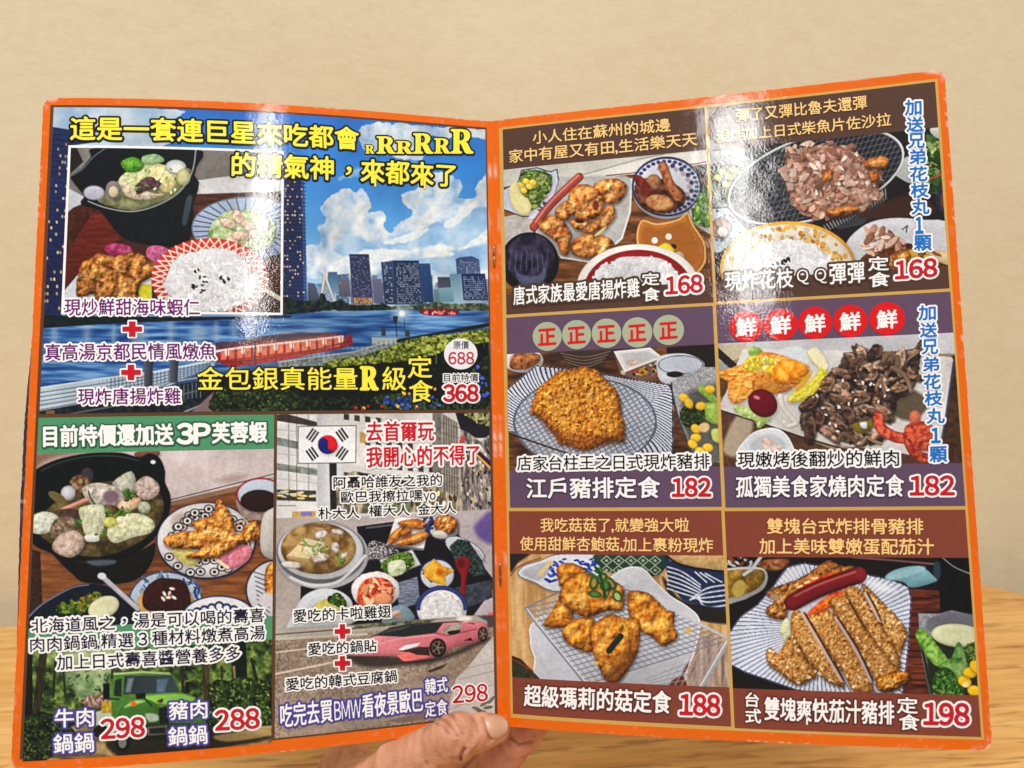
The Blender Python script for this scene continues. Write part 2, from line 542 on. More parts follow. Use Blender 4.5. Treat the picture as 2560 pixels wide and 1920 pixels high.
class Print:
    """a picture printed on the page: a grid of ink values; shapes are given in reading-window units"""

    def __init__(s, side, rect, dens=DENS):
        s.side = side
        u0, v0, u1, v1 = rect
        s.nx = max(8, int(abs(u1 - u0) * dens))
        s.ny = max(8, int(abs(v1 - v0) * dens))
        s.U, s.V = np.meshgrid(np.linspace(u0, u1, s.nx), np.linspace(v0, v1, s.ny))
        X, Y = plan(flat3(side, s.U, s.V))
        s.X, s.Y = X.astype(np.float32), Y.astype(np.float32)
        s.a = np.zeros((s.ny, s.nx, 3), np.float32)
        # affine fit grid -> cell, to find the cells a shape can touch
        A = np.stack([s.X.ravel()[::97], s.Y.ravel()[::97], np.ones_like(s.X.ravel()[::97])], 1)
        jj, ii = np.meshgrid(np.arange(s.nx), np.arange(s.ny))
        s.fj = np.linalg.lstsq(A, jj.ravel()[::97], rcond=None)[0]
        s.fi = np.linalg.lstsq(A, ii.ravel()[::97], rcond=None)[0]
        s.seed = 1
        s.rich = True
        s.rng = np.random.RandomState(12)

    def o(s, win):
        s.ox, s.oy = WIN[win]
        return s

    def cut(s, x0, y0, x1, y1):
        gx = np.array([x0, x1, x1, x0]) / K + s.ox
        gy = np.array([y0, y0, y1, y1]) / K + s.oy
        j = s.fj[0] * gx + s.fj[1] * gy + s.fj[2]
        i = s.fi[0] * gx + s.fi[1] * gy + s.fi[2]
        i0, i1 = int(max(0, i.min() - 5)), int(min(s.ny, i.max() + 6))
        j0, j1 = int(max(0, j.min() - 5)), int(min(s.nx, j.max() + 6))
        if i1 <= i0 or j1 <= j0: return None
        sl = (slice(i0, i1), slice(j0, j1))
        return sl, (s.X[sl] - s.ox) * K, (s.Y[sl] - s.oy) * K

    def put(s, sl, al, col):
        al = np.clip(al, 0, 1)[..., None]
        s.a[sl] = s.a[sl] * (1 - al) + np.asarray(col, np.float32) * al

    def shade(s, x, y, d, col, col2=None, ang=90, pal=None, ts=26, tex=0, lump=0, ls=34, dome=0, dw=40, rim=0, rimc=None, oc=3, st=(1, 1), con=1.0, crisp=0.2, vol=None):
        s.seed += 1
        if lump and crisp < 0.3:
            con *= 0.62
            lump *= 0.7
        if pal is not None:
            t = np.clip((fbm(x / ts / st[0], y / ts / st[1], oc, s.seed) - 0.5) * 2.1 * con + 0.5, 0, 1)
            if dome: t = t * (1 - 0.5 * dome) + 0.5 * dome * np.clip(d / dw, 0, 1) * t * 2
            p = np.asarray(pal, np.float32)
            q = np.clip(t, 0, 1) * (len(p) - 1)
            k = np.minimum(q.astype(int), len(p) - 2)
            c = p[k] + (p[k + 1] - p[k]) * (q - k)[..., None]
        elif col2 is not None:
            a = math.radians(ang)
            t = x * math.cos(a) + y * math.sin(a)
            ins = d > 0
            lo, hi = (t[ins].min(), t[ins].max()) if ins.any() else (0, 1)
            t = np.clip((t - lo) / max(hi - lo, 1e-3), 0, 1)[..., None]
            c = np.asarray(col, np.float32) * (1 - t) + np.asarray(col2, np.float32) * t
        else:
            c = np.zeros(x.shape + (3,), np.float32) + np.asarray(col, np.float32)
        f = np.ones(x.shape, np.float32)
        if s.rich:
            f += 0.07 * (fbm(x / 15, y / 15, 3, s.seed + 60) - 0.5) * 2
        if lump:
            lump *= 0.42
            e = ls * 0.28
            h0 = fbm(x / ls, y / ls, 3, s.seed + 3)
            h1 = fbm((x - e) / ls, (y - e) / ls, 3, s.seed + 3)
            l2 = ls * 0.42
            f += lump * 1.6 * crisp * (fbm(x / l2, y / l2, 2, s.seed + 5) - fbm((x - e * 0.42) / l2, (y - e * 0.42) / l2, 2, s.seed + 5))
            f += lump * (h0 - h1) * 2.6
            f *= 1 - lump * 0.35 * np.clip(0.5 - h0, 0, 1) * 2
        if vol is None: vol = 0.14 if (dome and s.rich) else 0
        if vol and min(x.shape) > 3:
            gy_, gx_ = np.gradient(d)
            gl = np.hypot(gx_, gy_) + 1e-6
            vw = max(dw, 24) * 1.5
            f += vol * np.clip(1 - d / vw, 0, 1) * (gx_ * 0.55 + gy_ * 0.83) / gl * (d > 0)
        if dome: f *= 1 - 0.55 * dome * (1 - np.clip(d / dw, 0, 1)) ** 2
        if tex: f += tex * (fbm(x / ts / st[0], y / ts / st[1], 2, s.seed + 40) - 0.5) * 2
        c = c * f[..., None]
        if rim: c = np.where(((d < rim))[..., None], np.asarray(rimc, np.float32), c)
        return np.clip(c, 0, 255)

    def P(s, pts, col=None, sm=1, soft=8, op=1, jag=0, js=22, **kw):
        pts = np.asarray(pts, float)
        if sm and len(pts) > 2:
            n = len(pts)
            out = []
            for i in range(n):
                p0, p1, p2, p3 = pts[i - 1], pts[i], pts[(i + 1) % n], pts[(i + 2) % n]
                for t in (0, 0.25, 0.5, 0.75):
                    out.append(0.5 * (2 * p1 + (p2 - p0) * t + (2 * p0 - 5 * p1 + 4 * p2 - p3) * t * t + (3 * p1 - p0 - 3 * p2 + p3) * t ** 3))
            pts = np.array(out)
        r = s.cut(pts[:, 0].min() - 20, pts[:, 1].min() - 20, pts[:, 0].max() + 20, pts[:, 1].max() + 20)
        if r is None: return s
        sl, x, y = r
        d = poly_sd(x, y, pts)
        big = min(np.ptp(pts[:, 0]), np.ptp(pts[:, 1]))
        if s.rich and sm and op == 1 and soft <= 9 and big > 55:
            if 'dome' not in kw and 'rim' not in kw: kw = dict(kw, dome=0.2, dw=min(50, big * 0.4))
            s.P(pts + (6, 14), (34, 26, 22), sm=0, soft=40, op=0.26)
        if jag: d = d + (fbm(x / js, y / js, 3, s.seed + 77) - 0.5) * 2 * jag
        s.put(sl, (d / soft + 0.5) * 1.0 if op == 1 else np.clip(d / soft + 0.5, 0, 1) * op, s.shade(x, y, d, col, **kw))
        return s

    def E(s, cx, cy, rx, ry, col=None, rot=0, soft=8, op=1, jag=0, js=22, **kw):
        m = max(rx, ry) + 20
        r = s.cut(cx - m, cy - m, cx + m, cy + m)
        if r is None: return s
        sl, x, y = r
        a = math.radians(rot)
        X = (x - cx) * math.cos(a) + (y - cy) * math.sin(a)
        Y = -(x - cx) * math.sin(a) + (y - cy) * math.cos(a)
        q = np.sqrt((X / rx) ** 2 + (Y / ry) ** 2) + 1e-6
        d = (1 - q) * np.minimum(rx, ry) * np.where(q > 1, 1, 1) * np.clip(np.hypot(X, Y) / (q * min(rx, ry)), 0.7, 3)
        if s.rich and op == 1 and soft <= 9 and min(rx, ry) > 34:
            if 'dome' not in kw and 'rim' not in kw: kw = dict(kw, dome=0.2, dw=min(50, min(rx, ry) * 0.7))
            s.E(cx + 5, cy + 12, rx, ry, (34, 26, 22), rot, 40, 0.24)
        if jag: d = d + (fbm(x / js, y / js, 3, s.seed + 77) - 0.5) * 2 * jag
        s.put(sl, np.clip(d / soft + 0.5, 0, 1) * op, s.shade(x, y, d, col, **kw))
        return s

    def L(s, pts, wd, col=None, soft=7, op=1, sm=0, **kw):
        pts = np.asarray(pts, float)
        if sm and len(pts) > 2:
            out = []
            for i in range(len(pts) - 1):
                p0, p1, p2, p3 = pts[max(i - 1, 0)], pts[i], pts[i + 1], pts[min(i + 2, len(pts) - 1)]
                for t in (0, 0.2, 0.4, 0.6, 0.8):
                    out.append(0.5 * (2 * p1 + (p2 - p0) * t + (2 * p0 - 5 * p1 + 4 * p2 - p3) * t * t + (3 * p1 - p0 - 3 * p2 + p3) * t ** 3))
            out.append(pts[-1])
            pts = np.array(out)
        r = s.cut(pts[:, 0].min() - wd, pts[:, 1].min() - wd, pts[:, 0].max() + wd, pts[:, 1].max() + wd)
        if r is None: return s
        sl, x, y = r
        dm = np.full(x.shape, 1e9, np.float32)
        for (ax, ay), (bx, by) in zip(pts[:-1], pts[1:]):
            t = np.clip(((x - ax) * (bx - ax) + (y - ay) * (by - ay)) / max((bx - ax) ** 2 + (by - ay) ** 2, 1e-6), 0, 1)
            dm = np.minimum(dm, np.hypot(x - ax - t * (bx - ax), y - ay - t * (by - ay)))
        d = wd / 2 - dm
        s.put(sl, np.clip(d / soft + 0.5, 0, 1) * op, s.shade(x, y, d, col, **kw))
        return s

    def S(s, pts, n, sx, sy, pal, rot=(0, 180), soft=5, op=1, var=0.35, dome=0, sh=0):
        """n small strokes spread over a region"""
        pts = np.asarray(pts, float)
        lo, hi = pts.min(0), pts.max(0)
        k = 0
        while k < n:
            c = lo + (hi - lo) * s.rng.rand(2)
            if poly_sd(np.array([[c[0]]]), np.array([[c[1]]]), pts)[0, 0] < 0: continue
            k += 1
            f = 1 + var * (s.rng.rand() * 2 - 1)
            col = np.array(pal[s.rng.randint(len(pal))]) * (1 + 0.1 * (s.rng.rand() - 0.5))
            r = rot[0] + (rot[1] - rot[0]) * s.rng.rand()
            if sh: s.E(c[0] + sx * 0.22, c[1] + sy * 0.5, sx * f, sy * f, col * sh, r, soft * 1.6, op * 0.7)
            s.E(c[0], c[1], sx * f, sy * f, col, r, soft, op, dome=dome, dw=min(sx, sy))
        return s

    def fry(s, pts, tone=0, **kw):
        pal = [[(96, 46, 18), (162, 92, 42), (204, 132, 68), (222, 162, 98), (240, 198, 144)],
               [(96, 50, 14), (158, 92, 28), (202, 130, 44), (224, 160, 72), (242, 194, 116)],
               [(92, 54, 26), (146, 96, 46), (180, 126, 64), (202, 154, 92), (230, 194, 144)],
               [(118, 58, 22), (184, 108, 44), (214, 144, 68), (230, 174, 98), (244, 206, 144)],
               [(66, 36, 14), (120, 72, 30), (160, 104, 50), (184, 130, 72), (206, 160, 104)]][tone]
        o = dict(jag=9, lump=0.9, ls=44, ts=34, dome=0.55, dw=38, con=0.9)
        o.update(kw)
        o['con'] *= 0.5
        o['lump'] *= 1.45
        o['oc'] = 4
        o['crisp'] = 0.5
        o['vol'] = 0.32
        o['dw'] = max(o['dw'], 44)
        # a soft contact shade printed under the piece
        q = np.asarray(pts, float) + (6, 14)
        s.P(q, (40, 26, 18), soft=34, op=0.45)
        return s.P(pts, pal=pal, **o)

    def rice(s, pts, n=150, pink=0, sz=17):
        s.P(pts, pal=[(196, 196, 202), (220, 220, 224), (236, 236, 238)], ts=26, lump=0.4, ls=30, dome=0.3)
        return s.S(pts, n, sz, sz * 0.42, [(236, 236, 240), (224, 222, 226), (244, 243, 244), (222, 221, 227)], sh=0.88)

    def veg(s, pts, n=60, jag=10, pal=((96, 140, 52), (60, 104, 38), (140, 176, 84), (40, 74, 30)), sz=22, base=((30, 52, 24), (72, 112, 44), (120, 160, 70))):
        dim = np.array((0.86, 0.80, 0.84))
        base, pal = [np.array(c) * dim for c in base], [np.array(c) * dim for c in pal]
        s.P(pts, pal=base, ts=26, lump=0.7, ls=30, jag=jag, js=22 if jag < 20 else 60, con=1.5)
        s.S(pts, n, sz, sz * 0.5, pal, sh=0.5)
        return s.S(pts, n // 2, sz * 0.45, sz * 0.22, [np.minimum(c * 1.35, 255) for c in pal])

    def vgrad(s, stops):
        ys = [a for a, _ in stops]
        for k in range(3): s.a[..., k] = np.interp(s.Y, ys, [c[k] for _, c in stops])
        return s

    def grain(s, amt=5.0):
        s.a += (s.rng.rand(s.ny, s.nx, 1).astype(np.float32) - 0.5) * 2 * amt
        return s

    def build(s, name, off, parent, label=None, grain=5.0):
        # the printer's file: broad tone drift, contrast, sharpening, grain
        lowf = fbm(s.X / 110, s.Y / 110, 3, 70)[..., None]
        s.a *= 0.84 + 0.26 * lowf
        b = s.a
        for ax in (0, 1):
            pad = [(0, 0)] * 3
            pad[ax] = (4, 3)
            cs = np.cumsum(np.pad(b, pad, mode='edge'), ax)
            b = (np.take(cs, range(7, cs.shape[ax]), ax) - np.take(cs, range(0, cs.shape[ax] - 7), ax)) / 7
        s.a += 0.24 * (s.a - b)
        t = np.clip(s.a / 255, 0, 1)
        t = t + 0.22 * (t * t * (3 - 2 * t) - t) - 0.03 * (1 - t)
        lum = t.mean(-1, keepdims=True)
        s.a = np.clip(lum + (t - lum) * 1.02, 0, 1) * 255
        s.grain(grain)
        P = page3(s.side, s.U, s.V, off)
        idx = np.arange(s.nx * s.ny).reshape(s.ny, s.nx)
        q = np.stack([idx[:-1, :-1], idx[1:, :-1], idx[1:, 1:], idx[:-1, 1:]], -1).reshape(-1, 4)
        o = mesh_obj(name, P.reshape(-1, 3), q, M_PRINT, parent, lin(np.clip(s.a, 0, 255)).reshape(-1, 3))
        if label: o['label'] = label
        return o


def poly_sd(x, y, pts):
    """signed distance to a closed polygon, inside positive"""
    d = np.full(x.shape, 1e12, np.float32)
    ins = np.zeros(x.shape, bool)
    x = x.astype(np.float32)
    y = y.astype(np.float32)
    n = len(pts)
    for i in range(n):
        ax, ay = pts[i]
        bx, by = pts[(i + 1) % n]
        ex_, ey_ = bx - ax, by - ay
        wx, wy = x - ax, y - ay
        t = np.clip((wx * ex_ + wy * ey_) / max(ex_ * ex_ + ey_ * ey_, 1e-9), 0, 1)
        d = np.minimum(d, (wx - t * ex_) ** 2 + (wy - t * ey_) ** 2)
        if ay != by:
            c = ((ay > y) != (by > y)) & (x < ex_ * (y - ay) / ey_ + ax)
            ins ^= c
    d = np.sqrt(d)
    return np.where(ins, d, -d)

# ------------------------------------------------------------------ lettering: glyph outlines -> distance field -> flat ink shapes
_tc = bpy.data.curves.new('type', 'FONT')
_to = bpy.data.objects.new('type', _tc)
C.objects.link(_to)
_tc.resolution_u = 3
GLY = {}
SERIF_R = [[(0, 0), (0, .045), (.07, .06), (.09, .10), (.09, .60), (.07, .64), (0, .655), (0, .70), (.36, .70), (.52, .67), (.60, .58), (.60, .48), (.54, .38), (.44, .34),
            (.52, .29), (.62, .10), (.66, .06), (.71, .045), (.71, 0), (.50, 0), (.44, .04), (.33, .27), (.29, .31), (.26, .31), (.26, .10), (.28, .06), (.34, .045), (.34, 0)],
           [(.26, .365), (.34, .365), (.41, .41), (.43, .50), (.41, .60), (.34, .645), (.26, .645)]]
PLUS = [[(.33, 0), (.67, 0), (.67, .33), (1, .33), (1, .67), (.67, .67), (.67, 1), (.33, 1), (.33, .67), (0, .67), (0, .33), (.33, .33)]]


def outline(text):
    if text in GLY: return GLY[text]
    if text in ('@R', '@+'):
        segs = []
        for lp in (SERIF_R if text == '@R' else PLUS):
            a = np.array(lp, float)
            segs.append(np.concatenate([a, np.roll(a, -1, 0)], 1))
        E = np.concatenate(segs)
    elif len(text) > 1 and text.isascii():
        # digits and letters: wide forms set close together
        x, parts = 0.0, []
        for ch in text:
            e = outline(ch).copy()
            e[:, [0, 2]] += x - e[:, [0, 2]].min()
            x = e[:, [0, 2]].max() + 0.07
            parts.append(e)
        E = np.concatenate(parts)
    else:
        _tc.body = ''.join(chr(ord(c) + 0xFEE0) if c.isalnum() and c.isascii() else c for c in text)
        bpy.context.view_layer.update()
        dg = bpy.context.evaluated_depsgraph_get()
        ev = _to.evaluated_get(dg)
        m = ev.to_mesh()
        co = np.zeros(len(m.vertices) * 3, np.float32)
        m.vertices.foreach_get('co', co)
        co = co.reshape(-1, 3)[:, :2]
        cnt = {}
        for p in m.polygons:
            vs = list(p.vertices)
            for a, b in zip(vs, vs[1:] + vs[:1]):
                k = (a, b) if a < b else (b, a)
                cnt[k] = cnt.get(k, 0) + 1
        ed = np.array([k for k, c in cnt.items() if c == 1])
        E = np.concatenate([co[ed[:, 0]], co[ed[:, 1]]], 1).astype(float)
        ev.to_mesh_clear()
    GLY[text] = E
    return E


def field(E, sx, pad, res):
    """signed distance (em units, x scaled by sx) on a grid"""
    E = E.copy()
    E[:, [0, 2]] *= sx
    x0, x1 = E[:, [0, 2]].min(), E[:, [0, 2]].max()
    y0, y1 = E[:, [1, 3]].min(), E[:, [1, 3]].max()
    nx = int((x1 - x0 + 2 * pad) * res) + 2
    ny = int((y1 - y0 + 2 * pad) * res) + 2
    gx = x0 - pad + np.arange(nx) / res
    gy = y0 - pad + np.arange(ny) / res
    D = np.empty((ny, nx), np.float32)
    step = max(8, int(0.5 * res))
    for j in range(0, nx, step):
        xs = gx[j:j + step]
        lo, hi = xs[0] - pad - 0.05, xs[-1] + pad + 0.05
        near = E[(np.maximum(E[:, 0], E[:, 2]) > lo) & (np.minimum(E[:, 0], E[:, 2]) < hi)]
        X, Y = np.meshgrid(xs, gy)
        X = X.ravel()[:, None]
        Y = Y.ravel()[:, None]
        if not len(near):
            D[:, j:j + step] = -pad - 0.05
            continue
        ax, ay, bx, by = (near[:, k][None] for k in range(4))
        ex_, ey_ = bx - ax, by - ay
        t = np.clip(((X - ax) * ex_ + (Y - ay) * ey_) / np.maximum(ex_ ** 2 + ey_ ** 2, 1e-12), 0, 1)
        d = np.sqrt(((X - ax - t * ex_) ** 2 + (Y - ay - t * ey_) ** 2).min(1))
        with np.errstate(divide='ignore', invalid='ignore'):
            # vertical ray: only edges that span this x matter, all of them are near
            xin = ((ax > X) != (bx > X)) & (Y < (ey_ * (X - ax) / np.where(ex_ == 0, 1e-12, ex_) + ay))
        ins = xin.sum(1) % 2 == 1
        D[:, j:j + step] = np.where(ins, d, -d).reshape(len(gy), -1)
    return gx, gy, D, (x0, x1, y0, y1)


def march(gx, gy, F):
    """flat triangles covering F > 0 -> (verts, faces)"""
    ny, nx = F.shape
    F = np.where(np.abs(F) < 1e-6, 1e-6, F)
    idx = np.arange(nx * ny).reshape(ny, nx)
    GX, GY = np.meshgrid(gx, gy)
    P = np.stack([GX.ravel(), GY.ravel()], 1)
    f = F.ravel()
    full = (F[:-1, :-1] > 0) & (F[1:, :-1] > 0) & (F[1:, 1:] > 0) & (F[:-1, 1:] > 0)
    anyp = (F[:-1, :-1] > 0) | (F[1:, :-1] > 0) | (F[1:, 1:] > 0) | (F[:-1, 1:] > 0)
    a, b, c, d = idx[:-1, :-1], idx[:-1, 1:], idx[1:, 1:], idx[1:, :-1]
    quads = np.stack([a[full], b[full], c[full], d[full]], 1)
    part = anyp & ~full
    T = np.concatenate([np.stack([a[part], b[part], c[part]], 1), np.stack([a[part], c[part], d[part]], 1)])
    pos = f[T] > 0
    n = pos.sum(1)
    verts = [P]
    base = len(P)
    tris = [T[n == 3]]
    qd = [quads]

    def cross(i, j):
        t = (f[i] / (f[i] - f[j]))[:, None]
        return P[i] + (P[j] - P[i]) * t
    for m in (1, 2):
        S_ = T[n == m]
        if not len(S_): continue
        ps = pos[n == m]
        k = (ps if m == 1 else ~ps).argmax(1)
        r = np.arange(len(S_))
        i0, i1, i2 = S_[r, k], S_[r, (k + 1) % 3], S_[r, (k + 2) % 3]
        v1, v2 = cross(i0, i1), cross(i0, i2)
        q = len(S_)
        A_ = base + np.arange(q)
        B_ = base + q + np.arange(q)
        verts += [v1, v2]
        base += 2 * q
        if m == 1: tris.append(np.stack([i0, A_, B_], 1))
        else: qd.append(np.stack([A_, i1, i2, B_], 1))
    V = np.concatenate(verts)
    Tt = np.concatenate(tris)
    Q = np.concatenate(qd)
    used = np.unique(np.concatenate([Tt.ravel(), Q.ravel()]))
    mp = np.full(len(V), -1)
    mp[used] = np.arange(len(used))
    return V[used], mp[Tt], mp[Q]


class Ink:
    """collects flat ink shapes for one lettering mesh"""

    def __init__(s, side):
        s.side = side
        s.v, s.t, s.q, s.c, s.n = [], [], [], [], 0

    def add(s, gx, gy, F, frame, off, col):
        V, T, Q = march(gx, gy, F)
        if not len(V): return
        (x0, x1, y0, y1), (bl, br, tl) = frame
        X = (V[:, 0] - x0) / (x1 - x0)
        Y = (V[:, 1] - y0) / (y1 - y0)
        U = bl[0] + (br[0] - bl[0]) * X + (tl[0] - bl[0]) * Y
        Vv = bl[1] + (br[1] - bl[1]) * X + (tl[1] - bl[1]) * Y
        s.v.append(page3(s.side, U, Vv, off))
        s.t.append(T + s.n)
        s.q.append(Q + s.n)
        s.c.append(np.tile(lin(col), (len(V), 1)))
        s.n += len(V)

    def text(s, win, txt, p0, p1, h, col, edge=None, ew=0.07, bold=0.02, top=None, res=30, edge2=None, ew2=0.0):
        """ink box: bottom-left p0, bottom-right p1, height h, in reading-window units"""
        E = outline(txt)
        hx = E[:, [1, 3]].max() - E[:, [1, 3]].min()
        wx = E[:, [0, 2]].max() - E[:, [0, 2]].min()
        ln = math.hypot(p1[0] - p0[0], p1[1] - p0[1])
        sx = (ln / wx) / (h / hx)
        if txt in ('@R', '@+'): res = int(res / hx)
        k = hx if txt[0] != '@' else hx
        gx, gy, D, box = field(E, sx, (ew + ew2 + bold) * k + 0.06, res)
        pts = [p0, p1, (p0[0] + (p1[1] - p0[1]) / max(ln, 1) * h * 0.35, p0[1] - h)]
        if top is not None: pts[2] = top
        fr = [unplan(s.side, *g(win, *p)) for p in pts]
        fr = (box, [(float(a), float(b)) for a, b in fr])
        if edge2 is not None: s.add(gx, gy, D + (bold + ew + ew2) * k, fr, LAYER * 6, edge2)
        if edge is not None: s.add(gx, gy, D + (bold + ew) * k, fr, LAYER * 7, edge)
        s.add(gx, gy, D + bold * k, fr, LAYER * 8, col)
        return s

    def plate(s, win, pts, col, off=5, sm=0):
        """a flat filled outline given in reading-window units"""
        a = np.array(pts, float)
        b = np.roll(a, -1, 0)
        E = np.concatenate([a, b], 1)
        E = E * [1, -1, 1, -1] / 100.0
        gx, gy, D, box = field(E, 1.0, 0.05, 22)
        x0, y0, x1, y1 = a[:, 0].min(), a[:, 1].min(), a[:, 0].max(), a[:, 1].max()
        fr = [unplan(s.side, *g(win, *p)) for p in ((x0, y1), (x1, y1), (x0, y0))]
        s.add(gx, gy, D, (box, [(float(p), float(q)) for p, q in fr]), LAYER * off, col)
        return s

    def disc(s, win, cx, cy, rx, ry, col, off=5):
        return s.plate(win, [(cx + rx * math.cos(t), cy + ry * math.sin(t)) for t in np.linspace(0, 2 * math.pi, 41)[:-1]], col, off)

    def build(s, name, parent, label=None):
        T, Q = np.concatenate(s.t), np.concatenate(s.q)
        if s.side < 0: pass
        o = mesh_obj(name, np.concatenate(s.v), [T, Q], M_PRINT, parent, np.concatenate(s.c))
        if label: o['label'] = label
        return o

# ------------------------------------------------------------------ the panels and everything printed in them
YEL, BLK, WHT, RED, CREAM = (255, 238, 62), (14, 14, 16), (246, 246, 246), (200, 14, 34), (248, 206, 130)
PUR, VIO, BLU = (112, 18, 112), (74, 66, 150), (22, 112, 200)


def panel(side, page, pts, colour, label):
    r = rect_of(side, pts)
    o = tint_sheet(side, 'menu_panel', r, LAYER * 2, menu, colour)
    o['label'] = label
    return o, r


def photo_rect(side, top, bottom, rect):
    """part of a panel's rectangle between two grid points' heights (None keeps the panel's edge)"""
    u0, v0, u1, v1 = rect
    a = v0 if top is None else float(np.mean([unplan(side, *p)[1] for p in top]))
    b = v1 if bottom is None else float(np.mean([unplan(side, *p)[1] for p in bottom]))
    return u0, a, u1, b


# ---- skyline panel
sky, r_sky = panel(-1, left_page, [(137, 268), (1214, 325), (1225, 1024), (97, 1034)], (120, 150, 190), 'skyline panel with a painted river city under a cloudy sky')
p = Print(-1, r_sky, DENS * 0.92)
p.rich = False
p.vgrad([(265, (58, 116, 200)), (420, (66, 136, 214)), (560, (96, 160, 220)), (680, (140, 184, 220)), (760, (172, 198, 214)), (800, (96, 132, 176)), (1034, (30, 50, 90))])
CL = [(128, 164, 206), (176, 198, 222), (212, 220, 226), (232, 234, 232)]
p.o('A').P([(420, 205), (1400, 235), (1390, 300), (1300, 335), (1380, 420), (1300, 520), (560, 510), (420, 400)], pal=[(158, 186, 216), (186, 204, 222), (204, 214, 226)], jag=18, js=60, ts=120)
p.o('B')
cloud = dict(jag=26, js=58, ts=95, lump=0.2, ls=90, soft=9)
p.P([(520, 1420), (525, 1310), (640, 1285), (615, 1180), (690, 1115), (640, 1010), (715, 930), (790, 880), (860, 850), (905, 885), (960, 860), (1015, 930), (1045, 1000), (1020, 1045), (1110, 1030), (1145, 1085), (1130, 1150), (1195, 1195),
     (1250, 1130), (1345, 1090), (1350, 1040), (1290, 990), (1290, 905), (1370, 880), (1420, 820), (1480, 765), (1560, 725), (1660, 760), (1740, 800), (1745, 870), (1700, 940), (1770, 935), (1860, 905), (1865, 830), (1960, 800), (1960, 1560), (520, 1560)], pal=CL, **cloud)
for q in ([(1130, 1330), (1240, 1235), (1400, 1200), (1560, 1120), (1650, 1180), (1760, 1060), (1960, 1010), (1960, 1240), (1790, 1330), (1600, 1300), (1350, 1340)],
          [(760, 1300), (900, 1230), (1100, 1330), (900, 1400), (780, 1380)], [(1300, 1420), (1500, 1400), (1960, 1300), (1960, 1500), (1300, 1500)]):
    p.P(q, pal=[(128, 168, 212), (150, 186, 220), (176, 202, 226)], jag=22, js=60, ts=110, soft=22, op=0.9)
for q in ([(1130, 1290), (1260, 1240), (1480, 1170), (1420, 1245), (1250, 1290)], [(1610, 1130), (1720, 1060), (1800, 1000), (1900, 930), (1790, 1080), (1650, 1165)],
          [(1480, 1392), (1600, 1352), (1700, 1378), (1570, 1402)], [(1720, 1340), (1850, 1260), (1955, 1180), (1955, 1260), (1800, 1330)], [(720, 1450), (900, 1380), (1000, 1340), (1360, 1350), (1200, 1420), (900, 1470)]):
    p.P(q, pal=[(206, 216, 224), (232, 234, 232)], jag=14, js=40, soft=12, op=0.92)
p.P([(945, 400), (1000, 350), (1240, 345), (1500, 370), (1960, 390), (1960, 475), (1850, 455), (1700, 425), (1650, 455), (1500, 435), (1400, 560), (1450, 600), (1380, 640), (1180, 600), (1000, 560), (950, 490)], pal=CL[:3] + [(222, 226, 230)], **cloud)
p.P([(770, 790), (850, 740), (950, 690), (1150, 640), (1330, 640), (1450, 690), (1300, 720), (1000, 740)], pal=[(150, 190, 224), (200, 214, 226)], jag=20, soft=24, op=0.7)


def windows(p, quad, nx, ny, prob, cols, w=0.55, h=0.5, seed=0):
    q = np.array(quad, float)
    rr = np.random.RandomState(seed + 3)
    for j in range(ny):
        for i in range(nx):
            if rr.rand() > prob: continue
            a, b = (i + 0.5) / nx, (j + 0.5) / ny
            c = (q[0] * (1 - a) + q[1] * a) * (1 - b) + (q[3] * (1 - a) + q[2] * a) * b
            ww = np.linalg.norm((q[1] - q[0])) / nx * w
            hh = np.linalg.norm((q[3] - q[0])) / ny * h
            col = np.array(cols[rr.randint(len(cols))]) * (0.75 + 0.3 * rr.rand())
            p.P([(c[0] - ww / 2, c[1] - hh / 2), (c[0] + ww / 2, c[1] - hh / 2), (c[0] + ww / 2, c[1] + hh / 2), (c[0] - ww / 2, c[1] + hh / 2)], col, sm=0, soft=6)


WARM = [(240, 212, 160), (226, 190, 140), (206, 190, 170)]
p.o('A').P([(420, 372), (560, 395), (770, 492), (560, 520), (490, 1760), (335, 1760)], (44, 56, 100), sm=0, col2=(30, 42, 84), tex=0.2, ts=20)
for y in range(430, 1760, 42): p.L([(400 - (y - 430) * 0.05, y), (560 - (y - 430) * 0.05, y + 10)], 9, (28, 36, 70), op=0.6)
windows(p, [(415, 470), (555, 490), (490, 1720), (345, 1720)], 7, 26, 0.24, WARM, 0.6, 0.42, 1)
p.o('C').P([(340, 0), (500, 0), (490, 450), (335, 450)], (34, 44, 82), sm=0, tex=0.2)
windows(p, [(345, 10), (500, 10), (480, 410), (340, 410)], 6, 7, 0.4, WARM, 0.5, 0.4, 2)
p.o('D')
p.P([(350, -660), (505, -650), (530, 330), (335, 330)], (40, 50, 88), sm=0, col2=(46, 58, 100))
p.P([(482, -652), (505, -650), (532, 330), (505, 330)], (66, 92, 142), sm=0)
for y in range(-640, 320, 30): p.L([(345, y), (520, y + 8)], 7, (28, 36, 66), op=0.6)
windows(p, [(352, -630), (495, -630), (515, 300), (340, 300)], 8, 32, 0.26, WARM, 0.6, 0.4, 5)
for k in range(26):
    x_, w_ = 545 + k * 55 + p.rng.randint(-12, 12), 34 + p.rng.randint(0, 34)
    y_ = 236 - p.rng.randint(0, 130)
    cc = np.array([(108, 132, 164), (92, 114, 148), (124, 140, 160), (84, 102, 132)][p.rng.randint(4)])
    p.P([(x_, y_), (x_ + w_, y_ - 3), (x_ + w_ + 4, 345), (x_ + 4, 345)], cc, col2=cc * 1.14, sm=0)
    windows(p, [(x_ + 2, y_ + 6), (x_ + w_ - 2, y_ + 6), (x_ + w_, 330), (x_ + 4, 330)], 3, 9, 0.4, [(190, 204, 216), (90, 108, 136)], 0.6, 0.45, 40 + k)
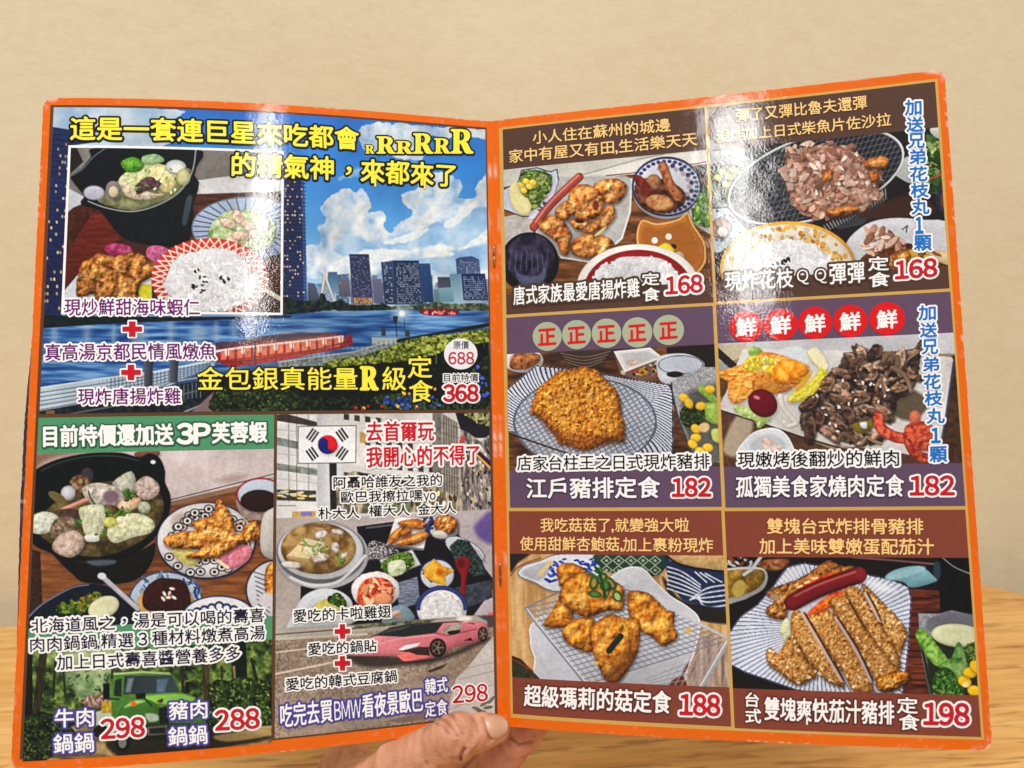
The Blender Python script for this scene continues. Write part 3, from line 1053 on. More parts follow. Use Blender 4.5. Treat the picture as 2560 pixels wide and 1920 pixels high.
for q, c, c2 in (([(690, 95), (768, 95), (778, 260), (700, 260)], (70, 102, 138), (120, 150, 172)), ([(790, 150), (865, 155), (875, 290), (790, 290)], (116, 104, 116), (92, 92, 108)),
                 ([(1045, 150), (1120, 150), (1132, 345), (1060, 345)], (112, 108, 134), (90, 96, 120)), ([(535, 180), (590, 185), (640, 330), (535, 330)], (82, 88, 108), (70, 76, 96)),
                 ([(862, -46), (1018, -46), (1050, 310), (890, 310)], (50, 56, 90), (64, 70, 104)), ([(1113, 18), (1203, 8), (1227, 352), (1145, 352)], (58, 74, 104), (40, 56, 84)),
                 ([(1410, 28), (1500, 28), (1532, 335), (1450, 335)], (48, 78, 126), (40, 66, 106)), ([(1203, 4), (1412, 4), (1450, 352), (1225, 355)], (40, 54, 88), (48, 66, 98)),
                 ([(1560, 135), (1662, 135), (1672, 225), (1565, 225)], (68, 78, 94), (84, 92, 104)), ([(1655, 112), (1755, 105), (1775, 345), (1680, 345)], (108, 142, 168), (150, 176, 190)),
                 ([(1703, -8), (1740, -22), (1830, -30), (1888, -4), (1900, 112), (1713, 112)], (66, 80, 116), (80, 96, 130)), ([(1748, 110), (1935, 108), (1962, 320), (1765, 320)], (34, 50, 90), (50, 70, 104)),
                 ([(1565, 222), (1682, 216), (1692, 330), (1578, 330)], (128, 164, 174), (100, 140, 156)), ([(1525, 230), (1570, 230), (1578, 330), (1532, 330)], (110, 140, 150), (90, 120, 130)), ([(890, 296), (1050, 296), (1052, 352), (890, 352)], (156, 116, 96), (110, 84, 80))):
    p.P(q, c, sm=0, col2=c2)
windows(p, [(868, -30), (1015, -30), (1045, 290), (895, 290)], 12, 24, 0.3, [(150, 156, 172), (176, 164, 150)], 0.5, 0.45, 6)
windows(p, [(1232, 24), (1408, 24), (1436, 345), (1240, 345)], 14, 20, 0.6, [(150, 160, 172), (176, 184, 190)], 0.6, 0.5, 7)
windows(p, [(1130, 24), (1195, 24), (1212, 340), (1155, 340)], 4, 20, 0.4, [(190, 200, 206)], 0.6, 0.5, 8)
windows(p, [(1762, 128), (1930, 128), (1950, 310), (1775, 310)], 12, 11, 0.75, [(150, 166, 186), (180, 190, 204)], 0.6, 0.45, 9)
windows(p, [(1712, 0), (1885, 0), (1895, 105), (1718, 105)], 8, 8, 0.4, [(170, 180, 200)], 0.5, 0.4, 10)
windows(p, [(900, 305), (1045, 305), (1045, 345), (900, 345)], 9, 3, 0.7, [(250, 214, 150)], 0.5, 0.5, 11)
p.L([(640, 46), (668, 120), (640, 310)], 16, (206, 190, 182)).L([(690, 98), (682, 150), (748, 335)], 13, (214, 206, 204)).L([(668, 120), (690, 98)], 10, (206, 190, 182))
p.P([(335, 305), (480, 320), (600, 318), (650, 268), (705, 330), (790, 310), (850, 345), (1000, 355), (1120, 345), (1185, 392), (900, 412), (700, 400), (335, 445)], pal=[(18, 26, 30), (30, 42, 44), (52, 66, 56)], jag=14, js=30)
p.P([(1160, 372), (1300, 360), (1470, 345), (1560, 330), (1640, 345), (1960, 348), (1960, 408), (1500, 412), (1180, 396)], pal=[(38, 52, 44), (70, 88, 66), (120, 120, 100)], jag=10, js=26)
# river
p.P([(-1600, 500), (-600, 452), (340, 436), (700, 406), (1180, 398), (1960, 404), (1985, 560), (1400, 640), (1040, 690), (880, 720), (0, 860), (-1600, 1080)], pal=[(30, 66, 124), (52, 92, 148), (84, 128, 180), (120, 160, 202)], ts=60, st=(5, 0.45), sm=0, con=0.9)
p.o('C')
for x, y, wd in ((690, 540, 60), (900, 580, 40), (1100, 580, 110), (1350, 540, 60), (1560, 570, 100), (1710, 560, 50), (1850, 520, 60), (430, 600, 60)):
    p.E(x, y + 20, wd * 0.55, 92, (168, 184, 196), soft=60, op=0.5)
p.P([(335, 436), (520, 440), (900, 446), (1600, 450), (2300, 442), (2300, 456), (1300, 486), (800, 508), (335, 540)], (22, 34, 34), sm=0, tex=0.3)
p.o('D')
p.P([(1420, 402), (1500, 384), (1700, 392), (1722, 430), (1560, 442), (1440, 428)], (120, 40, 48), col2=(96, 30, 44))
p.S([(1440, 405), (1700, 402), (1700, 425), (1450, 425)], 26, 10, 7, [(236, 150, 150), (220, 110, 110)])
p.E(1278, 424, 66, 60, (200, 222, 244), soft=80, op=0.7).E(1278, 424, 22, 22, (250, 252, 255), soft=20)
# excursion boat
p.P([(-200, 655), (0, 642), (120, 612), (300, 588), (450, 578), (700, 572), (790, 588), (830, 600), (400, 662), (0, 700), (-180, 726)], (84, 66, 76), sm=0, col2=(128, 70, 70), ang=80, tex=0.25)
p.P([(200, 606), (430, 590), (660, 582), (640, 600), (300, 640)], (58, 64, 80), sm=0)
p.P([(-196, 738), (0, 708), (400, 668), (800, 622), (880, 584), (894, 660), (800, 700), (500, 760), (150, 822), (-60, 850), (-190, 800)], (146, 46, 46), sm=0, tex=0.25, ts=18)
p.L([(-190, 722), (0, 694), (400, 652), (810, 606)], 17, (252, 226, 222), soft=12)
for i in range(15):
    x = -150 + i * 64
    y = 764 - (x + 190) * 0.115
    p.P([(x, y - 40), (x + 44, y - 45), (x + 44, y + 26), (x, y + 32)], (206, 112, 94), sm=0, tex=0.2)
    if i % 2 == 0: p.E(x + 50, y - 26, 19, 28, (254, 232, 222), soft=14)
    p.L([(x + 52, y - 50), (x + 52, y + 40)], 7, (110, 36, 40))
p.L([(-190, 812), (150, 790), (500, 730), (880, 640)], 9, (96, 44, 40))
p.E(350, 700, 420, 110, (255, 190, 150), rot=-8, soft=120, op=0.22)
p.L([(124, 480), (118, 830)], 11, (70, 72, 84)).E(128, 488, 18, 14, (150, 156, 166))
# promenade, hedge, garden
p.P([(-360, 1060), (-100, 900), (300, 850), (600, 800), (900, 730), (1250, 620), (1300, 630), (1400, 640), (1960, 560), (1985, 1190), (-400, 1195)], (20, 26, 24), sm=0, tex=0.5)
p.P([(300, 806), (900, 726), (1250, 622), (1262, 664), (950, 764), (640, 836), (300, 846)], (128, 136, 136), sm=0, tex=0.3, ts=16)
p.P([(1040, 610), (1250, 618), (1250, 660), (1045, 668)], (168, 176, 178), sm=0)
for t in np.linspace(0, 1, 26): p.L([(300 + 950 * t, 806 - 184 * t), (302 + 950 * t, 846 - 184 * t)], 6, (70, 80, 84))
p.L([(300, 806), (900, 726), (1250, 622)], 9, (176, 180, 180)).L([(1250, 640), (1960, 512)], 30, (34, 40, 44), tex=0.4, ts=12)
p.P([(640, 850), (720, 792), (900, 768), (1100, 722), (1300, 640), (1500, 600), (1700, 580), (1960, 545), (1985, 640), (1700, 680), (1500, 762), (1200, 806), (900, 830)], con=1.5, pal=[(44, 56, 22), (90, 106, 38), (140, 150, 64), (180, 186, 96)], jag=12, js=26, ts=18, lump=0.6, ls=24)
p.P([(1115, 540), (1150, 540), (1152, 600), (1118, 600)], (64, 66, 72), sm=0).P([(1303, 556), (1340, 556), (1342, 606), (1306, 606)], (64, 66, 72), sm=0)
p.P([(1208, 444), (1246, 444), (1242, 496), (1210, 496)], (52, 46, 44), sm=0).L([(1228, 496), (1240, 612)], 8, (44, 46, 50))
p.L([(1298, 470), (1300, 560)], 5, (60, 64, 72))
p.veg([(1870, 830), (1970, 780), (1985, 1185), (1560, 1190), (1540, 1100), (1760, 1000)], 60, sz=20, base=((14, 22, 16), (28, 44, 28), (52, 76, 44)), pal=((40, 64, 36), (70, 98, 52), (24, 40, 28)))
p.veg([(1040, 1180), (1060, 1080), (1200, 1060), (1420, 1060), (1560, 1120), (1580, 1185)], 60, sz=18, base=((18, 28, 18), (44, 66, 36), (76, 104, 56)), pal=((88, 122, 60), (50, 80, 42), (30, 50, 30)))
p.veg([(-200, 1190), (-150, 1060), (200, 1050), (600, 1080), (1000, 1110), (1040, 1190)], 90, sz=16, base=((10, 16, 14), (22, 34, 26), (40, 58, 40)), pal=((44, 68, 42), (28, 44, 32), (60, 84, 46)))
p.S([(1130, 1080), (1560, 1080), (1590, 1180), (1130, 1180)], 34, 13, 11, [(64, 96, 210), (90, 126, 226), (44, 70, 170)])
p.S([(1840, 840), (1960, 830), (1960, 1160), (1760, 1160)], 16, 12, 11, [(60, 84, 190), (84, 104, 206)])
p.S([(1280, 1010), (1560, 1020), (1560, 1060), (1280, 1060)], 7, 13, 12, [(238, 206, 60), (220, 140, 130)]).S([(900, 1150), (1400, 1150), (1400, 1185), (900, 1185)], 8, 12, 10, [(190, 50, 50), (236, 200, 70)])
for x, y in ((1550, 730), (1700, 780), (1850, 650), (1930, 600)): p.L([(x, y), (x, y + 90)], 6, (110, 112, 108))
p.o('C')
p.P([(310, 1015), (800, 940), (1250, 880), (1660, 800), (1700, 830), (1300, 1010), (1000, 1090), (300, 1220)], (164, 180, 194), sm=0, col2=(190, 200, 206))
for t in np.linspace(0, 1, 46): p.L([(305 + 1360 * t, 1020 - 215 * t), (305 + 1360 * t, 1170 - 260 * t)], 8, (84, 106, 134))
for k in range(5): p.L([(305, 1050 + k * 34), (820, 975 + k * 30), (1260, 900 + k * 26), (1660, 815 + k * 10)], 8, (86, 106, 132))
p.L([(305, 1012), (800, 938), (1250, 878), (1660, 798)], 11, (206, 214, 220))
p.P([(300, 1195), (560, 1150), (1000, 1080), (1300, 1000), (1560, 960), (1720, 1000), (1700, 1215), (300, 1225)], (32, 42, 48), sm=0, tex=0.5)
for t in np.linspace(0, 1, 40): p.L([(305 + 1280 * t, 1130 - 160 * t), (305 + 1280 * t, 1225 - 140 * t)], 6, (110, 124, 134))
p.L([(305, 1140), (800, 1070), (1300, 975), (1560, 930)], 10, (150, 160, 166)).L([(560, 1215), (1450, 1060), (1680, 1000)], 12, (96, 104, 108)).L([(1460, 1200), (1800, 1060)], 14, (130, 138, 142))
p.P([(1500, 1215), (1690, 1040), (1720, 1060), (1700, 1215)], (130, 110, 110), sm=0)
p.P([(365, 1175), (450, 1170), (455, 1230), (365, 1230)], (128, 92, 50), sm=0)
for x, y0, y1 in ((1175, 795, 1000), (1375, 795, 970)): p.P([(x - 36, y0), (x + 36, y0), (x + 30, y1), (x - 36, y1)], (92, 96, 110), sm=0, col2=(48, 50, 62), ang=0)
p.veg([(1700, 1040), (1800, 1010), (2300, 1020), (2300, 1200), (1690, 1200)], 80, sz=15, base=((16, 26, 16), (40, 60, 30), (76, 100, 50)), pal=((60, 88, 44), (92, 122, 60), (28, 44, 26)))
p.build('picture', LAYER * 3, sky)

# ---- the photograph set into the skyline
r_in = rect_of(-1, [(172, 362), (710, 380), (707, 788), (153, 786)])
border = tint_sheet(-1, 'photo_border', r_in, LAYER * 4, sky, (244, 244, 244), 40, 40)
r_ph = rect_of(-1, [(178, 368), (703, 386), (702, 782), (160, 780)])
p = Print(-1, r_ph)
p.a[:] = (70, 44, 34)
p.o('A')
p.P([(540, 520), (2900, 560), (2900, 940), (1530, 930), (520, 1030)], (126, 121, 118), sm=0, tex=0.08, ts=60)
p.P([(540, 520), (600, 520), (660, 650), (560, 740)], (40, 36, 36), sm=0)
p.P([(1520, 800), (1900, 750), (2300, 720), (2900, 740), (2900, 880), (2240, 890), (1520, 922)], (206, 206, 210), sm=0, tex=0.05)
p.P([(530, 850), (660, 920), (700, 975), (520, 1060)], (190, 196, 200), sm=0)
p.P([(500, 1120), (690, 975), (900, 1020), (980, 1250), (800, 1400), (640, 1500), (480, 1700)], (78, 40, 26), tex=0.3)
p.P([(735, 1050), (800, 1055), (965, 1240), (820, 1350), (700, 1440), (490, 1660), (500, 1420)], (118, 48, 32), sm=0, col2=(88, 32, 24), tex=0.2, ts=18, st=(4, 1))
p.P([(1480, 905), (2900, 860), (2900, 1700), (1500, 1500)], (84, 52, 38), sm=0, tex=0.35, ts=24, st=(6, 0.6))
for k in range(7): p.L([(2050, 1440 + k * 34), (2900, 1420 + k * 36)], 12, (122, 66, 40), op=0.8)
p.P([(640, 960), (1000, 700), (1540, 760), (1525, 1000), (1530, 1110), (1460, 1300), (1150, 1300), (950, 1230), (800, 1040)], (20, 24, 30), tex=0.25)
p.P([(780, 535), (1555, 540), (1550, 700), (1500, 830), (1350, 955), (1110, 1035), (850, 1005), (700, 940), (580, 805), (568, 760), (650, 700), (720, 610)], (16, 22, 30), tex=0.2)
p.P([(1475, 935), (1522, 930), (1478, 1130), (1440, 1130)], (64, 78, 88), soft=14)
p.P([(770, 950), (850, 860), (1000, 760), (1250, 690), (1490, 700), (1500, 780), (1400, 900), (1250, 980), (1050, 1032), (880, 1005)], pal=[(104, 106, 74), (136, 138, 100), (158, 158, 120)], ts=50)
p.P([(940, 790), (1050, 700), (1200, 650), (1310, 690), (1290, 780), (1200, 810), (1000, 880)], pal=[(160, 176, 110), (206, 214, 160), (228, 228, 184)], ts=30, lump=0.6)
p.P([(955, 655), (1050, 610), (1140, 655), (1110, 720), (1010, 730)], pal=[(54, 104, 30), (90, 156, 48), (136, 190, 80)], ts=26, lump=0.5)
p.P([(1130, 605), (1240, 588), (1300, 640), (1200, 672), (1130, 660)], pal=[(120, 160, 110), (180, 204, 160)], lump=0.5)
p.P([(1170, 700), (1310, 675), (1410, 760), (1330, 890), (1230, 820)], pal=[(184, 176, 116), (216, 206, 146), (232, 226, 180)], lump=0.5)
p.P([(965, 790), (1080, 850), (1240, 900), (1310, 900), (1220, 935), (1080, 945), (985, 905)], pal=[(168, 150, 126), (212, 196, 168), (230, 220, 200)], lump=0.6)
p.P([(1070, 850), (1110, 800), (1180, 765), (1262, 800), (1262, 845), (1150, 880), (1090, 905)], pal=[(60, 42, 48), (98, 70, 74), (132, 104, 100)], lump=0.5, jag=6)
p.E(745, 892, 84, 58, (206, 206, 222), rim=10, rimc=(150, 146, 160), col2=(168, 168, 184)).E(900, 872, 62, 74, (134, 124, 128), rot=-15).E(898, 884, 38, 44, (208, 194, 160)).E(1390, 690, 82, 58, (190, 196, 196), dome=0.4).E(1400, 700, 50, 34, (226, 222, 214)).E(1450, 770, 56, 66, (196, 194, 146), dome=0.5)
p.S([(1150, 700), (1400, 700), (1400, 900), (1050, 900)], 18, 16, 8, [(90, 140, 60), (236, 232, 200), (130, 160, 90)])
p.L([(700, 960), (850, 1014), (1050, 1040), (1250, 988), (1420, 884), (1520, 724), (1548, 555)], 10, (150, 154, 156), sm=1).L([(575, 755), (660, 700), (740, 610), (830, 545)], 8, (100, 110, 118), sm=1)
# striped plate of shrimp
p.E(1960, 1170, 445, 248, (172, 186, 210), rim=12, rimc=(120, 130, 150), col2=(150, 166, 196))
for k in range(34):
    a = math.pi * 2 * k / 34
    p.L([(1960 + 250 * math.cos(a), 1170 + 140 * math.sin(a)), (1960 + 428 * math.cos(a + 0.06), 1170 + 236 * math.sin(a + 0.06))], 8, (66, 72, 92))
p.P([(1640, 1220), (1750, 1060), (1950, 1030), (2110, 1080), (2190, 1180), (2110, 1330), (1900, 1345), (1740, 1290)], pal=[(96, 130, 70), (150, 176, 120), (196, 208, 164), (220, 222, 196)], ts=34, lump=0.5, jag=10)
for x, y, a in ((1800, 1130, 20), (1880, 1080, 60), (1830, 1270, -20), (2090, 1140, 80), (1960, 1150, 40), (1900, 1230, 0), (2010, 1230, 60)): p.E(x, y, 66, 38, rot=a, pal=[(200, 150, 130), (228, 200, 180), (240, 226, 212)], lump=0.6, dome=0.4, dw=20)
# pickles, plate, chicken
p.o('C').P([(480, 280), (640, 90), (900, 0), (1200, 40), (1200, 320), (480, 360)], (206, 212, 220), sm=0, tex=0.06)
p.o('A').P([(825, 1335), (900, 1290), (1030, 1318), (1045, 1395), (900, 1400)], pal=[(132, 40, 84), (168, 66, 112), (200, 110, 150)], lump=0.5)
p.P([(1165, 1330), (1250, 1308), (1335, 1340), (1375, 1390), (1230, 1510), (1165, 1420)], pal=[(150, 66, 108), (184, 98, 138), (208, 140, 168)], lump=0.5)
p.o('C').P([(1095, 195), (1195, 190), (1200, 310), (1100, 310)], pal=[(180, 174, 30), (212, 204, 56)], sm=0)
p.fry([(608, 190), (625, 90), (660, 20), (720, -12), (780, -52), (900, -32), (1060, -62), (1200, 8), (1245, 92), (1130, 172), (1095, 240), (1080, 330), (780, 340), (740, 270), (620, 290)], 4, ls=52)
for x, y in ((770, 170), (1000, 120), (860, 60)): p.E(x, y, 60, 14, (70, 36, 16), rot=20, soft=24, op=0.7)
# rice bowl with a red net pattern
p.E(1660, 150, 462, 320, (206, 60, 36), col2=(180, 46, 30))
for k in range(40):
    a = 2 * math.pi * k / 40
    for s_ in (-1, 1):
        p.L([(1660 + 350 * math.cos(a), 150 + 235 * math.sin(a)), (1660 + 458 * math.cos(a + 0.16 * s_), 150 + 316 * math.sin(a + 0.16 * s_))], 11, (236, 216, 204))
p.rice([(1660 + (355 + 14 * math.sin(5 * t)) * math.cos(t), 165 + (255 + 12 * math.sin(4 * t)) * math.sin(t)) for t in np.linspace(0, 6.28, 25)[:-1]], 320, sz=22)
for cx, cy in ((1550, 95), (1600, 130), (1760, 165), (1540, 225), (1600, 245), (1620, 190), (1530, 212), (1800, 160), (1740, 150)):
    for _ in range(3): p.E(cx + p.rng.randint(-20, 20), cy + p.rng.randint(-16, 16), 13, 7, (24, 22, 24), p.rng.randint(0, 180))
p.L([(2100, 240), (2460, 450)], 34, (204, 198, 180)).L([(2100, 262), (2460, 472)], 8, (150, 140, 120))
p.build('photo', LAYER * 5, sky, 'photo of a clam hotpot, fried chicken and a red netted rice bowl')
t = Ink(-1)
t.text('A', '這是一套連巨星來吃都會', (560, 476), (2836, 556), 182, YEL, BLK, 0.085, 0.022)
t.text('B', '的精氣神', (-61, 762), (738, 792), 186, YEL, BLK, 0.085, 0.022).text('B', '，', (835, 752), (880, 754), 66, YEL, BLK, 0.2, 0.03).text('B', '來都來了', (955, 810), (1702, 846), 182, YEL, BLK, 0.085, 0.022)
for x0, x1, y, h in ((990, 1060, 583, 66), (1080, 1226, 583, 134), (1232, 1364, 584, 98), (1368, 1524, 583, 158), (1532, 1662, 582, 118), (1665, 1842, 582, 190)):
    t.text('B', '@R', (x0, y), (x1, y + 1), h, YEL, BLK, 0.085 * 150 / max(h, 110), 0.012, res=22)
t.build('headline', sky)
t = Ink(-1)
for txt, a, b, h in (('現炒鮮甜海味蝦仁', (515, 440), (1580, 440), 132), ('真高湯京都民情風燉魚', (362, 797), (1708, 787), 134), ('現炸唐揚炸雞', (620, 1146), (1430, 1137), 132)):
    t.text('C', txt, a, b, h, PUR, WHT, 0.10, 0.012)
t.build('lettering', sky)
for y in (608, 950):
    Ink(-1).text('C', '@+', (970 - (y > 700) * 10, y), (1126 - (y > 700) * 10, y), 122, RED, WHT, 0.10, 0).build('plus_sign', sky)
t = Ink(-1)
t.text('D', '金包銀真能量', (-336, 1030), (930, 1027), 184, YEL, BLK, 0.06, 0.008).text('D', '@R', (952, 1026), (1090, 1026), 182, YEL, BLK, 0.06, 0.03, res=22).text('D', '級', (1125, 1030), (1310, 1030), 186, YEL, BLK, 0.06, 0.01)
t.text('D', '定', (1325, 932), (1515, 930), 172, YEL, BLK, 0.06, 0.012).text('D', '食', (1335, 1124), (1522, 1122), 174, YEL, BLK, 0.06, 0.012)
t.build('dish_name', sky)
t = Ink(-1).disc('D', 1743, 742, 132, 123, (236, 236, 242)).text('D', '原價', (1684, 703), (1806, 703), 62, BLK, None, 0, 0.0).text('D', '688', (1646, 824), (1848, 822), 96, RED, None, 0, 0.012)
t.build('badge', sky, 'white round badge with the old price')
t = Ink(-1).text('D', '目前特價', (1610, 962), (1880, 960), 62, BLK, WHT, 0.14, 0.01).text('D', '368', (1608, 1118), (1880, 1116), 132, RED, WHT, 0.10, 0.045)
t.build('price', sky)

# ---- green hotpot panel
pot, r_pot = panel(-1, left_page, [(97, 1046), (685, 1035), (679, 1862), (57, 1897)], (76, 148, 104), 'green panel with a hotpot set above a truck in a forest')
top = [g('E', 300, 425), g('E', 2160, 385)]
bot = [g('G', 215, 556), g('G', 2150, 458)]
p = Print(-1, photo_rect(-1, top, bot, r_pot))
p.a[:] = (124, 78, 46)
p.o('E')
p.P([(100, 1000), (2300, 600), (2300, 1900), (100, 1900)], pal=[(104, 62, 36), (130, 82, 48), (150, 98, 60)], ts=40, st=(6, 0.7), sm=0)
p.P([(240, 380), (2300, 350), (2300, 680), (1880, 690), (1350, 830), (240, 900)], (214, 200, 200), sm=0, tex=0.05, ts=60)
p.P([(240, 420), (800, 400), (400, 470), (280, 560)], (150, 120, 100), soft=60)
p.P([(1300, 812), (1900, 672), (2300, 610), (2300, 650), (1900, 712), (1340, 840)], (150, 118, 96), sm=0)
p.P([(1700, 640), (1830, 590), (1950, 600), (1850, 660)], (160, 140, 134), soft=50, op=0.7)
p.L([(1340, 790), (1880, 655), (2200, 575)], 7, (60, 44, 36))
p.P([(200, 1160), (320, 1200), (345, 1760), (200, 1760)], (62, 40, 30), sm=0, tex=0.2)
p.P([(1080, 410), (1250, 400), (1240, 450), (1080, 450)], (136, 84, 72))
p.P([(400, 1180), (700, 1290), (1100, 1190), (1230, 1130), (1180, 1320), (1020, 1440), (700, 1445), (590, 1390)], (24, 24, 22), tex=0.2)
p.P([(200, 620), (290, 545), (450, 470), (700, 420), (950, 415), (1100, 452), (1180, 420), (1262, 458), (1305, 560), (1306, 650), (1348, 760), (1335, 900), (1255, 1050), (1110, 1185), (860, 1280), (640, 1275), (400, 1205), (250, 1120), (200, 900)], (16, 21, 23), tex=0.25)
p.L([(330, 560), (460, 500), (700, 446), (940, 446), (1100, 480)], 10, (58, 70, 76), sm=1).E(1210, 490, 20, 16, (220, 226, 232))
p.P([(690, 1270), (900, 1262), (900, 1295), (760, 1310)], (86, 96, 108), soft=20)
p.P([(280, 1000), (420, 820), (600, 690), (900, 640), (1200, 700), (1290, 800), (1270, 950), (1150, 1090), (900, 1215), (680, 1235), (440, 1160)], pal=[(64, 54, 30), (98, 84, 50), (124, 108, 70)], ts=60)
p.E(690, 600, 48, 66, (66, 60, 74)).E(630, 665, 84, 74, pal=[(78, 54, 32), (124, 92, 56), (160, 140, 120)], rot=-20, dome=0.4).E(540, 735, 58, 58, (208, 204, 212), dome=0.5).E(455, 770, 80, 34, (112, 100, 60), rot=30)
p.P([(890, 655), (1040, 562), (1072, 700), (960, 725)], pal=[(150, 148, 130), (196, 196, 178), (214, 212, 200)], lump=0.4)
p.P([(645, 705), (760, 655), (900, 680), (985, 760), (960, 840), (860, 825), (735, 835)], pal=[(132, 122, 112), (186, 178, 164), (216, 208, 196)], ts=30, lump=0.7)
p.E(880, 765, 66, 54, (124, 102, 114), soft=30).L([(700, 720), (720, 780), (760, 830)], 12, (60, 54, 66), sm=1)
p.P([(1065, 665), (1160, 598), (1258, 670), (1242, 755), (1150, 792), (1078, 745)], pal=[(160, 138, 128), (204, 184, 174), (226, 210, 202)], lump=0.5, dome=0.4, dw=30)
p.P([(930, 845), (965, 790), (1105, 770), (1105, 832), (1000, 884)], pal=[(214, 160, 124), (234, 198, 168), (244, 224, 206)], lump=0.3, dome=0.4)
p.L([(500, 865), (690, 785)], 36, (208, 150, 132), dome=0.5, dw=14)
p.P([(420, 880), (600, 860), (640, 960), (560, 1000), (430, 940)], pal=[(66, 50, 44), (104, 82, 72)], lump=0.4)
p.P([(635, 850), (800, 825), (835, 900), (822, 1015), (762, 1115), (690, 1095), (640, 950)], pal=[(170, 172, 136), (206, 206, 176), (226, 226, 200)], ts=24, st=(0.6, 2.5), lump=0.4)
p.P([(845, 1040), (930, 925), (1100, 895), (1215, 960), (1195, 1045), (1050, 1085), (900, 1130)], pal=[(172, 176, 132), (214, 214, 178), (232, 230, 206)], ts=30, lump=0.6)
p.E(870, 965, 56, 42, pal=[(190, 186, 90), (226, 224, 140)], dome=0.3).E(1140, 850, 50, 50, pal=[(150, 160, 130), (200, 206, 184)])
p.P([(200, 960), (330, 882), (452, 910), (465, 990), (360, 1055), (250, 1045)], pal=[(176, 182, 160), (214, 218, 200), (232, 232, 222)], lump=0.4, dome=0.3)
p.P([(430, 950), (560, 920), (610, 1000), (520, 1085), (400, 1085)], pal=[(92, 76, 62), (128, 108, 90), (180, 164, 140)], lump=0.6)
p.P([(415, 1145), (480, 1058), (590, 1028), (665, 1090), (652, 1182), (560, 1245), (440, 1205)], pal=[(168, 140, 124), (208, 184, 168), (226, 208, 196)], lump=0.4, dome=0.45, dw=44)
p.P([(670, 1072), (770, 1058), (782, 1112), (690, 1118)], (228, 228, 220))
for x, y in ((1030, 740), (950, 890), (800, 1060), (870, 890), (1010, 770), (640, 960), (980, 870)): p.S([(x - 40, y - 26), (x + 40, y - 26), (x + 40, y + 26), (x - 40, y + 26)], 6, 16, 9, [(74, 124, 44), (104, 156, 66), (50, 90, 34)])
# owl plate, tempura
p.E(1630, 1112, 395, 306, (44, 50, 88)).E(1628, 1108, 382, 294, (210, 208, 210))
for k in range(46):
    a = k * 2.399
    q = 0.55 + 0.42 * ((k * 0.37) % 1)
    x, y = 1630 + 360 * q * math.cos(a), 1110 + 280 * q * math.sin(a)
    p.E(x, y, 40, 34, (48, 46, 56)).E(x, y, 29, 24, (226, 224, 224)).E(x, y, 15, 13, (30, 28, 34))
p.E(1440, 960, 90, 70, (120, 84, 66), soft=40, op=0.35)
for x, y in ((1540, 890), (1650, 860), (1410, 1000), (1482, 955)): p.E(x, y, 40, 34, (44, 40, 46)).E(x, y, 29, 25, (234, 232, 230)).E(x, y, 15, 14, (24, 22, 26))
p.P([(1355, 1180), (1560, 1190), (1560, 1295), (1450, 1295)], pal=[(200, 190, 110), (224, 214, 140)], lump=0.3)
p.P([(1725, 1230), (1900, 1148), (1985, 1160), (1972, 1250), (1890, 1318), (1790, 1328)], pal=[(190, 96, 116), (218, 134, 152), (230, 168, 180)], lump=0.4)
p.L([(1700, 1250), (1800, 1325)], 26, (226, 206, 170))
p.L([(1870, 968), (2022, 935)], 13, (206, 176, 130))
p.fry([(1515, 970), (1680, 900), (1700, 812), (1742, 788), (1812, 880), (1862, 1000), (1880, 1062), (1960, 968), (2032, 960), (2052, 1050), (2020, 1100), (1880, 1152), (1800, 1205), (1700, 1245), (1560, 1255), (1468, 1232), (1580, 1182), (1335, 1162), (1298, 1090), (1400, 1045), (1550, 1028)], 3, ls=40)
p.L([(1390, 1090), (1840, 1130)], 16, (150, 80, 34), soft=30, op=0.6).L([(1690, 930), (1850, 1080)], 14, (160, 90, 40), soft=30, op=0.6)
# cups
p.P([(1868, 755), (1900, 900), (2000, 945), (2300, 930), (2300, 640), (2010, 630)], pal=[(160, 140, 130), (196, 180, 172)], ts=30)
p.E(2060, 750, 196, 136, (168, 40, 56)).E(2062, 750, 182, 124, (196, 206, 224)).E(2048, 796, 148, 88, (50, 30, 28))
p.P([(2070, 945), (2140, 860), (2300, 840), (2300, 1290), (2140, 1260), (2060, 1180)], (206, 202, 198), col2=(180, 172, 166), ang=60)
# sweets and small bowls
p.E(1310, 1590, 292, 236, (178, 194, 212), rim=12, rimc=(70, 86, 120))
p.S([(1060, 1440), (1300, 1370), (1560, 1440), (1590, 1560), (1500, 1560), (1300, 1430), (1100, 1560)], 46, 30, 10, [(58, 78, 122), (84, 106, 146), (120, 140, 170)])
p.E(1312, 1630, 232, 182, (204, 164, 96), tex=0.1)
p.P([(1135, 1520), (1232, 1418), (1330, 1408), (1452, 1430), (1502, 1540), (1475, 1660), (1165, 1660)], (62, 28, 26), dome=0.3, tex=0.2)
for x, y, a in ((1360, 1490, 10), (1300, 1530, 60), (1330, 1560, 0), (1290, 1570, 50), (1340, 1530, 100), (1375, 1560, 30)): p.E(x, y, 22, 11, (238, 226, 214), a)
p.E(1345, 1540, 12, 9, (210, 90, 90))
p.o('G')
p.P([(150, 560), (215, 470), (330, 360), (560, 230), (700, 205), (850, 222), (1060, 340), (1060, 560)], (24, 30, 46), tex=0.25).L([(225, 470), (335, 365), (560, 238), (700, 212)], 10, (120, 130, 150), sm=1)
p.veg([(440, 430), (460, 370), (560, 360), (690, 290), (790, 270), (800, 330), (640, 430)], 34, sz=24, pal=((120, 160, 50), (170, 150, 40), (80, 120, 40)))
p.E(820, 390, 128, 84, (214, 216, 178), rot=-24, dome=0.35, dw=30)
p.L([(800, 138), (1090, 400)], 42, (190, 190, 202), dome=0.5, dw=16).E(806, 142, 34, 26, (220, 222, 230))
